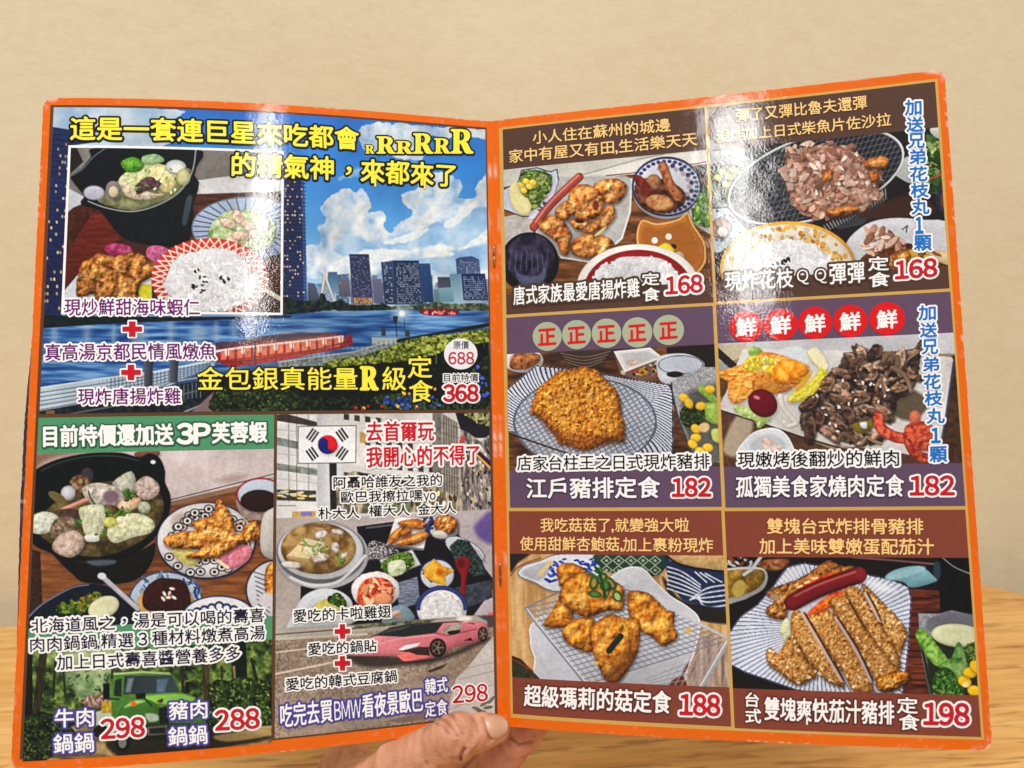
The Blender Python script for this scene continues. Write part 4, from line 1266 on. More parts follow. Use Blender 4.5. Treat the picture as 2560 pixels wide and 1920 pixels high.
p.E(1730, 460, 290, 166, (44, 54, 96)).E(1730, 462, 278, 156, (222, 222, 228))
for k in range(9):
    x = 1500 + k * 58
    p.E(x, 380 + abs(k - 4) * 16, 38, 40, (40, 52, 100)).E(x, 384 + abs(k - 4) * 16, 24, 26, (226, 226, 232))
p.E(2190, 250, 250, 240, (40, 42, 60)).E(2192, 252, 240, 230, (204, 206, 214))
for k in range(9): p.L([(2010 - k * 4 + k * 8, 110 + k * 36), (2130, 150 + k * 40)], 7, (50, 56, 84))
p.fry([(2110, 60), (2300, 20), (2300, 330), (2120, 330)], 1)
p.E(2110, 330, 66, 56, (214, 210, 214), soft=14)
p.build('photo', LAYER * 3, pot, 'photo of a black hotpot beside tempura on an owl plate')
bot2 = [g('G', 203, 748), g('G', 2145, 645)]
p = Print(-1, photo_rect(-1, bot2, None, r_pot))
p.o('G')
p.P([(-100, 500), (2400, 500), (2400, 1700), (-100, 1700)], pal=[(22, 32, 18), (52, 72, 36), (92, 116, 56), (150, 168, 92)], ts=60, lump=0.5, ls=50, sm=0, con=1.2)
p.P([(560, 700), (900, 640), (900, 900), (820, 1100), (640, 1100), (520, 940)], pal=[(96, 132, 90), (150, 176, 130), (190, 206, 164)], ts=80, soft=90, op=0.85)
p.S([(200, 700), (2140, 600), (2140, 1150), (200, 1200)], 420, 16, 9, [(96, 118, 54), (138, 150, 80), (58, 82, 40), (24, 38, 22), (18, 28, 18)], op=0.6)
p.P([(200, 640), (900, 640), (880, 860), (640, 900), (240, 800)], (200, 206, 140), soft=120, op=0.4)
for a, b, wd, c in (((220, 700), (225, 1320), 74, (24, 26, 18)), ((350, 700), (285, 1260), 62, (56, 50, 32)), ((440, 820), (420, 1100), 20, (44, 48, 30)), ((500, 860), (520, 1100), 16, (40, 50, 34)), ((1620, 800), (1640, 1180), 56, (72, 62, 40)), ((1880, 620), (1905, 1200), 120, (22, 26, 20)),
                    ((1850, 860), (1862, 1160), 20, (120, 106, 70)), ((1430, 840), (1450, 1060), 26, (60, 56, 36)), ((1990, 800), (2060, 1120), 26, (40, 40, 28)), ((1750, 860), (1760, 1060), 18, (44, 52, 34)), ((890, 850), (890, 930), 24, (70, 60, 40))):
    p.L([a, b], wd, c, tex=0.35, ts=20, st=(0.6, 3))
p.veg([(1650, 1000), (1800, 960), (2140, 980), (2140, 1330), (1650, 1330)], 150, jag=40, sz=13, base=((16, 26, 14), (44, 66, 30), (84, 112, 54)))
p.veg([(160, 1260), (420, 1230), (640, 1330), (560, 1580), (140, 1600)], 150, jag=40, sz=14, base=((10, 16, 10), (28, 42, 22), (56, 80, 38)), pal=((70, 98, 48), (44, 66, 34), (104, 128, 70)))
p.P([(560, 1330), (760, 1290), (1300, 1380), (2200, 1320), (2200, 1470), (1000, 1560), (300, 1640), (640, 1420)], pal=[(96, 78, 50), (150, 128, 88), (184, 160, 116)], ts=50, st=(3, 0.8), sm=0)
p.P([(880, 1400), (1600, 1340), (1900, 1380), (2150, 1420), (1400, 1560), (950, 1570)], (34, 32, 22), soft=30, op=0.9).P([(1700, 1400), (2140, 1350), (2140, 1400), (1800, 1450)], (170, 146, 100), soft=20, op=0.8)
p.P([(650, 1110), (760, 1075), (870, 1090), (870, 1180), (680, 1170)], pal=[(90, 70, 60), (150, 120, 110), (190, 170, 160)], ts=16)
GR = [(58, 96, 34), (92, 140, 58), (128, 176, 82)]
p.P([(745, 1220), (870, 1180), (960, 1180), (980, 1330), (860, 1400), (760, 1340)], (190, 200, 176), sm=0)
p.E(800, 1370, 60, 56, (26, 26, 22)).E(970, 1450, 62, 78, (28, 28, 24)).E(968, 1455, 32, 46, (120, 122, 116))
p.P([(870, 1010), (905, 920), (1000, 905), (1140, 898), (1350, 912), (1400, 950), (1425, 1060), (1520, 1085), (1600, 1140), (1640, 1200), (1620, 1320), (1280, 1330), (960, 1310), (880, 1240)], (80, 126, 54), sm=0, tex=0.12)
p.L([(905, 915), (1130, 900), (1340, 912)], 16, (170, 190, 130))
p.P([(985, 932), (1360, 928), (1420, 1058), (975, 1078)], (46, 52, 58), sm=0, col2=(70, 84, 92), ang=0)
p.P([(1240, 960), (1330, 950), (1300, 1060), (1240, 1060)], (96, 120, 140), sm=0, soft=20).P([(1010, 950), (1060, 946), (1030, 1060), (990, 1060)], (180, 196, 206), sm=0, soft=20, op=0.5)
p.P([(912, 965), (962, 950), (962, 1095), (900, 1085)], (40, 48, 42), sm=0)
p.P([(1130, 1095), (1300, 1075), (1450, 1075), (1570, 1135), (1300, 1152), (1190, 1130)], (140, 194, 86), soft=18).P([(955, 1190), (1060, 1120), (1180, 1120), (1250, 1190), (1240, 1310), (960, 1300)], (68, 114, 50), dome=0.3)
p.P([(980, 1180), (1060, 1125), (1150, 1130), (1060, 1160)], (160, 196, 120), soft=16)
p.P([(1255, 1185), (1335, 1165), (1335, 1310), (1262, 1312)], (32, 36, 32), sm=0).P([(1150, 1230), (1240, 1235), (1250, 1280), (1180, 1290)], (170, 186, 170), soft=14)
p.P([(1165, 1335), (1320, 1322), (1318, 1392), (1170, 1400)], (214, 206, 190), sm=0).P([(1180, 1345), (1310, 1335), (1310, 1385), (1184, 1390)], (52, 52, 46), sm=0)
p.P([(1040, 1320), (1600, 1310), (1600, 1400), (1060, 1440)], (30, 30, 26), soft=16, op=0.6)
for q in ([(815, 990), (867, 988), (867, 1115), (815, 1120)], [(1463, 980), (1497, 975), (1497, 1060), (1463, 1070)], [(1072, 1072), (1152, 1064), (1152, 1108), (1078, 1112)]): p.P(q, (18, 22, 18), sm=0)
p.L([(870, 1110), (950, 1115)], 9, (20, 24, 20)).L([(1140, 1100), (1200, 1170)], 10, (24, 30, 24)).L([(850, 940), (850, 990)], 9, (40, 46, 40)).L([(1530, 1130), (1590, 1070)], 9, (24, 30, 24))
p.P([(803, 1132), (882, 1128), (882, 1222), (803, 1226)], (184, 152, 58), sm=0, tex=0.2).E(1056, 1150, 22, 20, (238, 100, 26)).P([(1240, 1130), (1290, 1108), (1280, 1145)], (90, 60, 40))
p.build('picture', LAYER * 3, pot, 'painting of a green truck on a forest track')
WD = (44, 92, 62)
t = Ink(-1).text('E', '目前特價還加送', (350, 370), (1372, 351), 166, WHT, WD, 0.07, 0.03).text('E', '3P', (1405, 345), (1660, 341), 156, WHT, WD, 0.09, 0.055).text('E', '芙蓉蝦', (1680, 341), (2110, 331), 162, WHT, WD, 0.07, 0.03)
t.build('headline', pot)
NV = (22, 18, 46)
t = Ink(-1).text('G', '北海道風之', (255, 592), (912, 566), 116, NV, WHT, 0.13, 0.012).text('G', '，', (968, 524), (1000, 522), 46, NV, WHT, 0.3, 0.02).text('G', '湯是可以喝的壽喜', (1062, 553), (2090, 503), 116, NV, WHT, 0.13, 0.012)
t.text('G', '肉肉鍋鍋', (245, 742), (770, 714), 116, NV, WHT, 0.13, 0.012).text('G', ',', (776, 724), (792, 722), 34, NV, WHT, 0.4, 0.02).text('G', '精選', (805, 712), (1058, 702), 116, NV, WHT, 0.13, 0.012).text('G', '3', (1098, 690), (1165, 686), 100, NV, WHT, 0.13, 0.02)
t.text('G', '種材料燉煮高湯', (1205, 690), (2095, 640), 116, NV, WHT, 0.13, 0.012).text('G', '加上日式壽喜醬營養多多', (455, 884), (1902, 806), 120, NV, WHT, 0.13, 0.012)
t.build('lettering', pot)
for names in ((('牛肉', (440, 1337), (745, 1326), 146), ('鍋鍋', (430, 1542), (745, 1526), 152)), (('豬肉', (1340, 1277), (1640, 1261), 146), ('鍋鍋', (1335, 1482), (1640, 1462), 148))):
    t = Ink(-1)
    for txt, a, b, h in names: t.text('G', txt, a, b, h, WHT, VIO, 0.11, 0.015)
    t.build('dish_name', pot)
Ink(-1).text('G', '298', (805, 1426), (1145, 1406), 154, RED, WHT, 0.10, 0.038).build('price', pot)
Ink(-1).text('G', '288', (1705, 1360), (2050, 1340), 158, RED, WHT, 0.10, 0.038).build('price', pot)

# ---- street panel
kor, r_kor = panel(-1, left_page, [(693, 1035), (1225, 1033), (1235, 1779), (687, 1851)], (150, 140, 132), 'street panel with a flag, a tofu pot set and a pink sports car')
p = Print(-1, r_kor)
p.a[:] = (206, 205, 204)
p.o('F')
p.P([(285, 100), (640, 100), (640, 935), (285, 935)], (222, 221, 220), sm=0, tex=0.05, ts=60)
for q, c in (([(355, 105), (610, 175), (610, 212), (290, 165), (290, 118)], (74, 64, 62)), ([(290, 292), (460, 330), (460, 388), (290, 358)], (126, 134, 134)), ([(290, 498), (612, 545), (612, 598), (290, 552)], (134, 140, 134)),
             ([(290, 706), (602, 716), (602, 802), (290, 792)], (70, 70, 62))):
    p.P(q, c, sm=0, tex=0.25, ts=40)
p.S([(300, 716), (600, 720), (600, 780), (300, 780)], 16, 26, 7, [(226, 206, 130), (200, 200, 190)], rot=(0, 8))
for x in (384, 446, 540): p.L([(x, 120), (x + 4, 800)], 7, (60, 58, 56), op=0.5)
for y in (250, 440, 640): p.L([(290, y - 20), (615, y + 20)], 6, (176, 176, 178))
p.P([(612, 100), (700, 100), (700, 935), (612, 935)], (186, 188, 194), sm=0, col2=(216, 216, 220), ang=0)
p.P([(690, 100), (800, 100), (800, 935), (690, 935)], (214, 213, 212), sm=0).P([(705, 500), (764, 500), (764, 935), (715, 935)], (42, 42, 48), sm=0)
p.P([(795, 100), (1560, 100), (1560, 640), (920, 520), (795, 480)], (218, 216, 213), sm=0, tex=0.05)
for r_ in range(6):
    for c_ in range(9):
        x, y = 820 + c_ * 84, 108 + r_ * 92 + c_ * (10 - r_ * 1)
        if x < 925 and 190 < y < 510: continue
        p.P([(x, y), (x + 42, y + 6), (x + 42, y + 52), (x, y + 46)], (70, 66, 64), sm=0, tex=0.3)
p.P([(945, 250), (995, 258), (995, 345), (945, 335)], (196, 152, 96), sm=0)
p.P([(1520, 100), (1600, 100), (1600, 760), (1520, 640)], (120, 116, 112), sm=0, tex=0.2).P([(1590, 100), (1722, 180), (1742, 820), (1590, 780)], (158, 150, 140), sm=0, tex=0.15)
for k in range(6): p.L([(1608 + k * 20, 120 + k * 12), (1616 + k * 20, 780)], 8, (84, 78, 74), op=0.8)
for y in range(180, 760, 80): p.L([(1595, y), (1730, y + 40)], 7, (110, 104, 98))
p.P([(1700, 100), (2000, 100), (2000, 300), (1860, 300), (1740, 230)], (38, 36, 44), sm=0)
p.P([(1735, 232), (1790, 250), (1900, 330), (2000, 250), (2000, 880), (1735, 880)], pal=[(70, 64, 70), (130, 122, 120), (196, 186, 170)], ts=34, sm=0, st=(0.5, 2))
p.S([(1750, 300), (1980, 380), (1980, 860), (1750, 860)], 60, 14, 8, [(220, 190, 120), (160, 110, 100), (210, 206, 196), (110, 116, 140), (50, 46, 52), (60, 56, 60)], rot=(60, 100))
p.P([(1745, 280), (1772, 285), (1770, 345), (1742, 340)], (206, 70, 60), sm=0).L([(1850, 400), (1985, 520)], 50, (50, 40, 60)).L([(1860, 425), (1985, 545)], 16, (240, 160, 70))
p.S([(1780, 105), (1980, 105), (1975, 210), (1850, 160)], 26, 26, 10, [(150, 152, 104), (186, 182, 130), (110, 118, 76)])
p.P([(900, 560), (1560, 690), (1740, 780), (1740, 880), (760, 900), (760, 620)], pal=[(92, 84, 74), (150, 140, 122), (206, 196, 168)], ts=40, sm=0, st=(0.5, 2))
p.P([(940, 570), (1420, 660), (1420, 700), (940, 620)], (56, 46, 46), sm=0)
p.S([(960, 640), (1720, 760), (1720, 860), (960, 860)], 60, 22, 12, [(250, 226, 150), (240, 240, 226), (90, 60, 50), (70, 90, 60)], rot=(70, 110))
p.S([(1000, 800), (1360, 800), (1360, 880), (1000, 880)], 20, 20, 26, [(70, 100, 60), (120, 136, 90)])
p.P([(412, 880), (598, 876), (598, 930), (412, 930)], (196, 160, 96), sm=0, tex=0.2).P([(480, 885), (570, 884), (570, 915), (480, 915)], (120, 120, 190), sm=0)
p.L([(300, 835), (440, 835)], 9, (90, 90, 96), op=0.6)
# flag
p.P([(458, 207), (919, 199), (917, 496), (457, 504)], (40, 38, 40), sm=0).P([(463, 211), (914, 204), (912, 491), (462, 499)], (240, 240, 244), sm=0)
p.E(693, 352, 76, 75, (222, 30, 44))
p.P([(617, 352)] + [(693 + 76 * math.cos(math.radians(a)), 352 + 75 * math.sin(math.radians(a))) for a in range(180, -1, -12)], (30, 44, 130), sm=0)
p.E(657, 338, 39, 40, (30, 44, 130)).E(733, 364, 39, 40, (222, 30, 44))
for cx, cy, a, brk in ((573, 278, -55, (0, 0, 0)), (806, 275, 55, (1, 0, 1)), (571, 425, 55, (0, 1, 0)), (806, 422, -55, (1, 1, 1))):
    for k in (-1, 0, 1):
        d = np.array([math.cos(math.radians(a)), math.sin(math.radians(a))])
        n_ = np.array([-d[1], d[0]])
        c = np.array([cx, cy]) + n_ * k * 25
        if brk[k + 1]: p.L([c - d * 42, c - d * 5], 15, (24, 22, 26)).L([c + d * 5, c + d * 42], 15, (24, 22, 26))
        else: p.L([c - d * 42, c + d * 42], 15, (24, 22, 26))
# tray set
p.P([(280, 932), (760, 925), (1300, 905), (2000, 862), (2100, 1800), (270, 1820)], (176, 166, 158), sm=0, col2=(190, 180, 190), ang=20, tex=0.05)
p.P([(920, 1000), (1480, 926), (1700, 1030), (2005, 1420), (2005, 1480), (1700, 1900), (470, 1900), (480, 1470), (980, 1300)], (26, 24, 30), sm=0, tex=0.25, ts=20)
p.P([(1880, 960), (1990, 880), (2010, 1130), (1900, 1100), (1850, 1020)], (116, 94, 158), soft=40)
p.P([(1005, 1170), (1060, 1110), (1240, 1180), (1220, 1230), (1020, 1270)], pal=[(40, 38, 44), (120, 116, 122), (190, 186, 190)], ts=9, con=1.6)
p.P([(1225, 1450), (1400, 1395), (1425, 1600), (1260, 1650)], (116, 122, 142), sm=0, tex=0.3, ts=12, st=(4, 0.7)).P([(1700, 1480), (1990, 1420), (1995, 1560), (1800, 1640)], (66, 70, 84), sm=0, tex=0.3)
p.L([(1000, 1010), (1300, 975)], 14, (120, 124, 134), op=0.7)
p.E(648, 1222, 366, 272, (168, 170, 176), col2=(206, 208, 214), ang=80).E(640, 1205, 352, 246, (128, 130, 138)).E(636, 1190, 336, 226, (196, 198, 206), col2=(220, 222, 228))
p.E(620, 1172, 296, 204, pal=[(112, 84, 44), (150, 118, 72), (178, 148, 100)], ts=70, dome=0.3)
p.L([(400, 1400), (560, 1462), (760, 1440), (900, 1330), (985, 1230)], 22, (226, 228, 234), sm=1, op=0.8)
p.P([(368, 1232), (460, 1140), (585, 1180), (545, 1255)], (228, 208, 164), sm=0, tex=0.06).P([(368, 1232), (545, 1255), (540, 1275), (372, 1250)], (186, 160, 112), sm=0).P([(468, 1132), (512, 1092), (606, 1110), (606, 1155)], (224, 206, 164), sm=0)
for x, y, a, b, r_ in ((640, 1062, 54, 32, -20), (752, 1165, 34, 44, 0), (632, 1246, 74, 36, -10), (408, 1302, 84, 30, 5), (770, 1040, 50, 22, 10), (820, 1230, 40, 24, -50)): p.E(x, y, a, b, rot=r_, pal=[(170, 150, 140), (210, 200, 194), (232, 226, 222)], dome=0.5, dw=20)
p.E(650, 1168, 52, 26, (92, 60, 40), soft=16).P([(540, 990), (600, 975), (690, 1000), (640, 1010)], (120, 96, 60))
p.S([(480, 1100), (680, 1100), (680, 1240), (500, 1220)], 26, 30, 9, [(200, 206, 160), (150, 166, 100), (226, 226, 196)])
p.S([(760, 1220), (830, 1200), (830, 1300), (760, 1300)], 12, 16, 10, [(130, 160, 60), (90, 120, 40)])
p.P([(1228, 925), (1505, 940), (1452, 1175), (1158, 1142)], (228, 228, 234), sm=0, tex=0.04).P([(1158, 1142), (1452, 1175), (1450, 1190), (1170, 1160)], (120, 118, 126), sm=0)
for q in ([(1170, 1128), (1190, 1060), (1290, 985), (1300, 1010), (1260, 1090), (1200, 1140)], [(1250, 965), (1400, 938), (1495, 990), (1420, 1022), (1300, 1000)], [(1232, 1128), (1330, 1068), (1505, 1028), (1490, 1080), (1380, 1142), (1260, 1148)], [(1260, 1040), (1340, 1010), (1350, 1050), (1280, 1080)]):
    p.fry(q, 3, jag=3, lump=0.35, ls=60, ts=60)
p.E(1612, 1040, 118, 74, (60, 70, 120)).E(1612, 1030, 112, 66, (204, 204, 216)).S([(1440, 930), (1530, 920), (1530, 1060), (1480, 1060)], 16, 16, 12, [(50, 60, 110), (90, 90, 110)])
p.fry([(1532, 955), (1615, 902), (1705, 938), (1720, 1000), (1665, 1058), (1560, 1035)], 0, ls=26)
p.P([(1520, 1040), (1600, 1030), (1640, 1075), (1600, 1095), (1530, 1080)], (222, 216, 208), dome=0.3)
p.E(1775, 1180, 172, 78, (208, 212, 218), rot=28, rim=8, rimc=(120, 126, 136)).E(1790, 1200, 140, 56, (190, 196, 202), rot=28)
p.P([(1650, 1160), (1720, 1096), (1806, 1112), (1900, 1250), (1955, 1375), (1850, 1392), (1700, 1270)], pal=[(24, 34, 34), (48, 64, 64), (76, 94, 92)], ts=14, sm=0, jag=5)
p.P([(1700, 1270), (1740, 1236), (1812, 1250), (1815, 1310), (1790, 1400), (1770, 1560), (1740, 1560), (1745, 1400), (1712, 1330)], (140, 30, 40), dome=0.4, dw=24).E(1745, 1290, 30, 36, (104, 18, 26), soft=14)
p.P([(1098, 1262), (1362, 1178), (1432, 1302), (1172, 1402)], (212, 218, 216), sm=0, rim=8, rimc=(150, 156, 160))
p.veg([(1112, 1300), (1180, 1240), (1330, 1200), (1380, 1290), (1320, 1340), (1180, 1390)], 30, sz=22, base=((60, 100, 36), (104, 150, 56), (160, 190, 100)), pal=((126, 170, 70), (84, 130, 46)))
p.P([(1170, 1290), (1270, 1260), (1310, 1300), (1290, 1370), (1190, 1390)], pal=[(170, 186, 140), (210, 220, 186), (226, 230, 206)], ts=20, st=(3, 0.6), lump=0.4)
p.E(1556, 1376, 142, 128, (34, 42, 90)).E(1558, 1380, 130, 116, (206, 210, 222))
p.S([(1450, 1300), (1660, 1400), (1640, 1490), (1450, 1460)], 16, 20, 8, [(50, 60, 120), (90, 96, 140)])
p.P([(1448, 1330), (1532, 1252), (1600, 1308), (1695, 1345), (1622, 1398), (1622, 1472), (1530, 1440), (1458, 1402)], pal=[(210, 140, 36), (238, 180, 60), (248, 206, 90)], ts=44, lump=0.3, sm=0, dome=0.3).E(1580, 1360, 34, 30, (180, 100, 26), soft=30)
p.E(1070, 1502, 190, 146, (226, 222, 222), jag=8, js=40, col2=(204, 202, 206))
p.P([(925, 1565), (955, 1450), (1050, 1400), (1185, 1430), (1215, 1550), (1150, 1625), (945, 1625)], pal=[(150, 40, 20), (200, 80, 44), (222, 124, 84), (232, 176, 140)], ts=34, lump=0.8, ls=36)
p.S([(960, 1450), (1180, 1450), (1180, 1600), (960, 1600)], 24, 44, 14, [(224, 150, 110), (190, 60, 36), (236, 190, 150)], sh=0.6)
p.E(1130, 1570, 70, 50, (226, 150, 110), dome=0.4, dw=24)
p.E(1592, 1650, 208, 184, (40, 50, 100)).E(1594, 1652, 196, 172, (224, 224, 230))
for k in range(26):
    a = math.pi * (1.0 + k / 25)
    p.E(1594 + 184 * math.cos(a), 1650 + 160 * math.sin(a), 16, 13, (54, 66, 120))
p.rice([(1430, 1640), (1470, 1560), (1590, 1515), (1700, 1560), (1760, 1650), (1740, 1800), (1450, 1800)], 120, sz=17)
p.o('H')
p.P([(360, 560), (430, 420), (500, 305), (620, 245), (760, 250), (870, 320), (895, 420), (880, 520), (400, 580)], (212, 217, 224), col2=(190, 196, 206))
p.P([(550, 420), (640, 335), (760, 325), (855, 385), (800, 430), (560, 500)], pal=[(170, 160, 60), (208, 196, 110), (226, 214, 150)], lump=0.3)
p.veg([(690, 320), (770, 275), (840, 340), (830, 380), (720, 360)], 18, sz=18)
p.P([(1125, 510), (1190, 400), (1280, 368), (1355, 420), (1365, 490)], (124, 146, 158), tex=0.15).S([(1200, 420), (1280, 420), (1280, 470), (1200, 470)], 8, 20, 10, [(214, 190, 170), (190, 120, 80)])
# road and car
p.P([(275, 560), (900, 530), (1400, 490), (2010, 440), (2020, 1230), (265, 1450)], pal=[(128, 112, 98), (152, 136, 122), (172, 156, 142)], ts=14, sm=0)
p.P([(275, 560), (900, 530), (1400, 490), (2010, 445), (2010, 520), (1300, 560), (275, 640)], (176, 170, 160), sm=0, soft=20).P([(900, 530), (1400, 488), (1560, 480), (1500, 510), (900, 560)], pal=[(70, 80, 60), (140, 140, 120)], sm=0)
p.L([(275, 604), (1000, 548)], 9, (84, 74, 66)).L([(275, 640), (1000, 600)], 22, (196, 186, 172))
p.L([(275, 746), (560, 712)], 11, (216, 204, 186)).L([(270, 918), (760, 818)], 15, (222, 206, 184))
p.P([(1990, 620), (2020, 620), (2020, 1230), (1620, 1230), (1700, 960), (1800, 860)], (204, 198, 194), sm=0, tex=0.04)
for a, b in (((1790, 870), (2010, 820)), ((1730, 960), (2010, 890)), ((1700, 1080), (2010, 1000)), ((1650, 1200), (1960, 1060))): p.L([a, b], 6, (166, 158, 152))
p.P([(1240, 1000), (1500, 900), (1900, 690), (1960, 660), (1780, 870), (1690, 970)], (150, 132, 116), sm=0, tex=0.15)
p.P([(1480, 890), (1640, 830), (1600, 870), (1500, 905)], (70, 58, 50), sm=0)
p.P([(265, 1450), (1300, 1000), (1700, 960), (1640, 1230), (1200, 1290), (600, 1400)], (160, 144, 132), sm=0, tex=0.08, soft=30).P([(1140, 1290), (1560, 1190), (1640, 1240), (1300, 1300)], (128, 110, 104), sm=0)
p.P([(840, 790), (900, 765), (1280, 780), (1560, 780), (1900, 650), (1960, 650), (1600, 810), (1300, 850), (1000, 860)], (52, 44, 40), soft=36, op=0.85)
p.P([(858, 765), (960, 690), (1060, 622), (1180, 552), (1340, 522), (1560, 508), (1750, 496), (1920, 506), (1952, 560), (1945, 625), (1880, 655), (1700, 700), (1620, 745), (1500, 790), (1300, 815), (1240, 775), (1100, 772)], (226, 146, 156), col2=(200, 108, 120), ang=75, dome=0.2)
p.P([(1052, 612), (1180, 552), (1340, 526), (1605, 512), (1545, 592), (1300, 622)], (44, 48, 52), sm=0)
for k in range(5): p.L([(1080 + k * 44, 606 - k * 10), (1160 + k * 44, 560 - k * 5)], 8, (110, 118, 116), op=0.6)
p.P([(1590, 585), (1650, 532), (1742, 508), (1752, 548), (1640, 605)], (150, 152, 138), sm=0, tex=0.3).L([(1180, 552), (1350, 522), (1620, 508), (1760, 500)], 9, (60, 50, 54))
p.L([(1545, 592), (1640, 612), (1870, 560)], 8, (150, 70, 80)).P([(1640, 580), (1740, 568), (1720, 596), (1660, 606)], (40, 34, 36))
p.L([(940, 730), (1240, 640), (1540, 610)], 9, (232, 160, 168), sm=1)
p.P([(1252, 722), (1300, 690), (1425, 668), (1400, 694), (1285, 730)], (232, 240, 244), sm=0).P([(1255, 735), (1420, 700), (1500, 705), (1330, 745)], (70, 50, 56), sm=0)
p.P([(1238, 772), (1330, 742), (1495, 768), (1480, 785), (1300, 816)], (228, 118, 112), sm=0).P([(1330, 740), (1490, 700), (1500, 770), (1400, 765)], (60, 44, 46), sm=0)
for x, y, a, b in ((1562, 708, 66, 74), (1916, 600, 38, 58)):
    p.E(x, y, a, b, (36, 30, 30)).E(x, y, a * 0.74, b * 0.74, (104, 88, 78)).E(x, y, a * 0.6, b * 0.6, (52, 40, 38))
    for k in range(5): p.L([(x, y), (x + a * 0.66 * math.cos(k * 1.257), y + b * 0.66 * math.sin(k * 1.257))], 8, (150, 126, 110))
p.P([(1768, 652), (1822, 628), (1838, 652)], (34, 26, 28), sm=0).P([(1800, 512), (1850, 516), (1845, 524)], (40, 34, 36), sm=0)
p.E(1770, 478, 60, 22, (240, 236, 226), soft=30).E(1975, 480, 40, 26, (232, 220, 214), soft=20).P([(1880, 460), (2010, 445), (2010, 545), (1960, 550), (1950, 500)], (90, 76, 84), sm=0, soft=16).E(1985, 440, 30, 10, (240, 110, 90))
for x_, y_, a2 in ((1870, 1190, 20), (1930, 1150, -30), (1960, 1180, -10), (1905, 1210, 10), (1985, 1120, -50)): p.E(x_, y_, 40, 13, (112, 118, 104), a2, soft=12)
p.build('picture', LAYER * 3, kor, 'print of a city street, a tofu pot tray and a pink car')
t = Ink(-1).text('F', '去首爾玩', (1000, 326), (1530, 320), 156, (206, 18, 40), WHT, 0.10, 0.02).text('F', '我開心的不得了', (1000, 532), (1892, 508), 160, (206, 18, 40), WHT, 0.10, 0.02)
t.build('headline', kor)
for lines in ((('F', '阿聶哈誰友之我的', (740, 702), (1595, 676), 96), ('F', '歐巴我擦拉嘿', (800, 814), (1440, 794), 92), ('F', '朴大人', (620, 942), (945, 934), 92), ('F', '權大人', (1020, 922), (1340, 914), 90), ('F', '金大人', (1405, 910), (1705, 894), 90)),
              (('H', '愛吃的卡啦雞翅', (425, 508), (1190, 468), 102), ('H', '愛吃的鍋貼', (540, 768), (1080, 736), 98), ('H', '愛吃的韓式豆腐鍋', (365, 1048), (1240, 976), 100))):
    t = Ink(-1)
    for w_, txt, a, b, h in lines: t.text(w_, txt, a, b, h, BLK, WHT, 0.12, 0.014)
    if lines[0][0] == 'F': t.text('F', 'yo', (1450, 814), (1545, 808), 78, BLK, WHT, 0.17, 0.014)
    t.build('lettering', kor)
for y in (638, 890): Ink(-1).text('H', '@+', (748, y), (872, y - 4), 116, RED, WHT, 0.10, 0).build('plus_sign', kor)
t = Ink(-1).text('H', '吃完去買', (325, 1338), (735, 1290), 186, WHT, VIO, 0.08, 0.012).text('H', 'BMW', (748, 1280), (960, 1256), 148, WHT, VIO, 0.10, 0.0).text('H', '看夜景歐巴', (968, 1262), (1445, 1206), 186, WHT, VIO, 0.08, 0.012)
t.text('H', '韓式', (1465, 1077), (1640, 1056), 124, WHT, VIO, 0.11, 0.012).text('H', '定食', (1465, 1258), (1640, 1232), 126, WHT, VIO, 0.11, 0.012)
t.build('dish_name', kor)
Ink(-1).text('H', '298', (1680, 1146), (1956, 1126), 138, (188, 10, 24), WHT, 0.07, 0.02).build('price', kor)

# ---- the six dish panels of the right page
DARKB, PLUM, RUST = (84, 56, 46), (96, 72, 98), (130, 62, 46)


def dish(pts, col, top, bot, label):
    pn, r = panel(1, right_page, pts, col, label)
    q = Print(1, photo_rect(1, [g(*a) for a in top], [g(*a) for a in bot], r))
    return pn, q


# fried chicken
d1, p = dish([(1258, 325), (1763, 268), (1782, 756), (1265, 787)], DARKB, (('R1', 188, 865), ('R1', 1790, 715)), (('R3', 205, 432), ('R3', 1835, 330)), 'brown panel of fried chicken pieces with a rice bowl')
p.a[:] = (122, 80, 46)
p.o('R1')
p.P([(100, 800), (1900, 700), (1900, 1900), (100, 1900)], pal=[(88, 54, 30), (126, 82, 46), (150, 104, 60)], ts=50, st=(4, 0.8), sm=0)
p.P([(150, 850), (1850, 690), (1850, 800), (1050, 925), (820, 925), (620, 935), (150, 1010)], (192, 192, 182), sm=0, col2=(206, 204, 196))
p.P([(850, 905), (1380, 765), (1850, 700), (1850, 812), (1200, 905)], (220, 216, 210), sm=0).L([(820, 905), (1250, 785), (1450, 745)], 8, (150, 146, 140)).L([(1000, 915), (1250, 888), (1800, 806)], 9, (116, 74, 60))
p.P([(1690, 850), (1850, 820), (1850, 930), (1740, 930)], (36, 32, 32), sm=0)
p.P([(180, 1240), (420, 1200), (420, 1480), (180, 1480)], (182, 178, 172), sm=0, tex=0.1)
p.P([(560, 990), (620, 925), (1150, 918), (1200, 940), (1185, 1200), (1120, 1410), (900, 1600), (640, 1560), (440, 1440), (440, 1250)], (172, 172, 170), sm=0, tex=0.1, ts=60).L([(1200, 940), (1185, 1200), (1120, 1410), (900, 1600), (640, 1560)], 14, (214, 214, 210))
p.P([(150, 1040), (300, 960), (325, 870), (450, 848), (555, 880), (612, 860), (625, 950), (565, 1130), (470, 1240), (330, 1240), (150, 1170)], (196, 202, 222), sm=0, rim=9, rimc=(60, 66, 90))
p.P([(420, 1180), (600, 960), (620, 950), (565, 1130), (450, 1260), (380, 1250)], (206, 210, 226), sm=0)
p.S([(450, 1180), (560, 1060), (580, 1120), (480, 1230)], 8, 16, 10, [(70, 78, 110)])
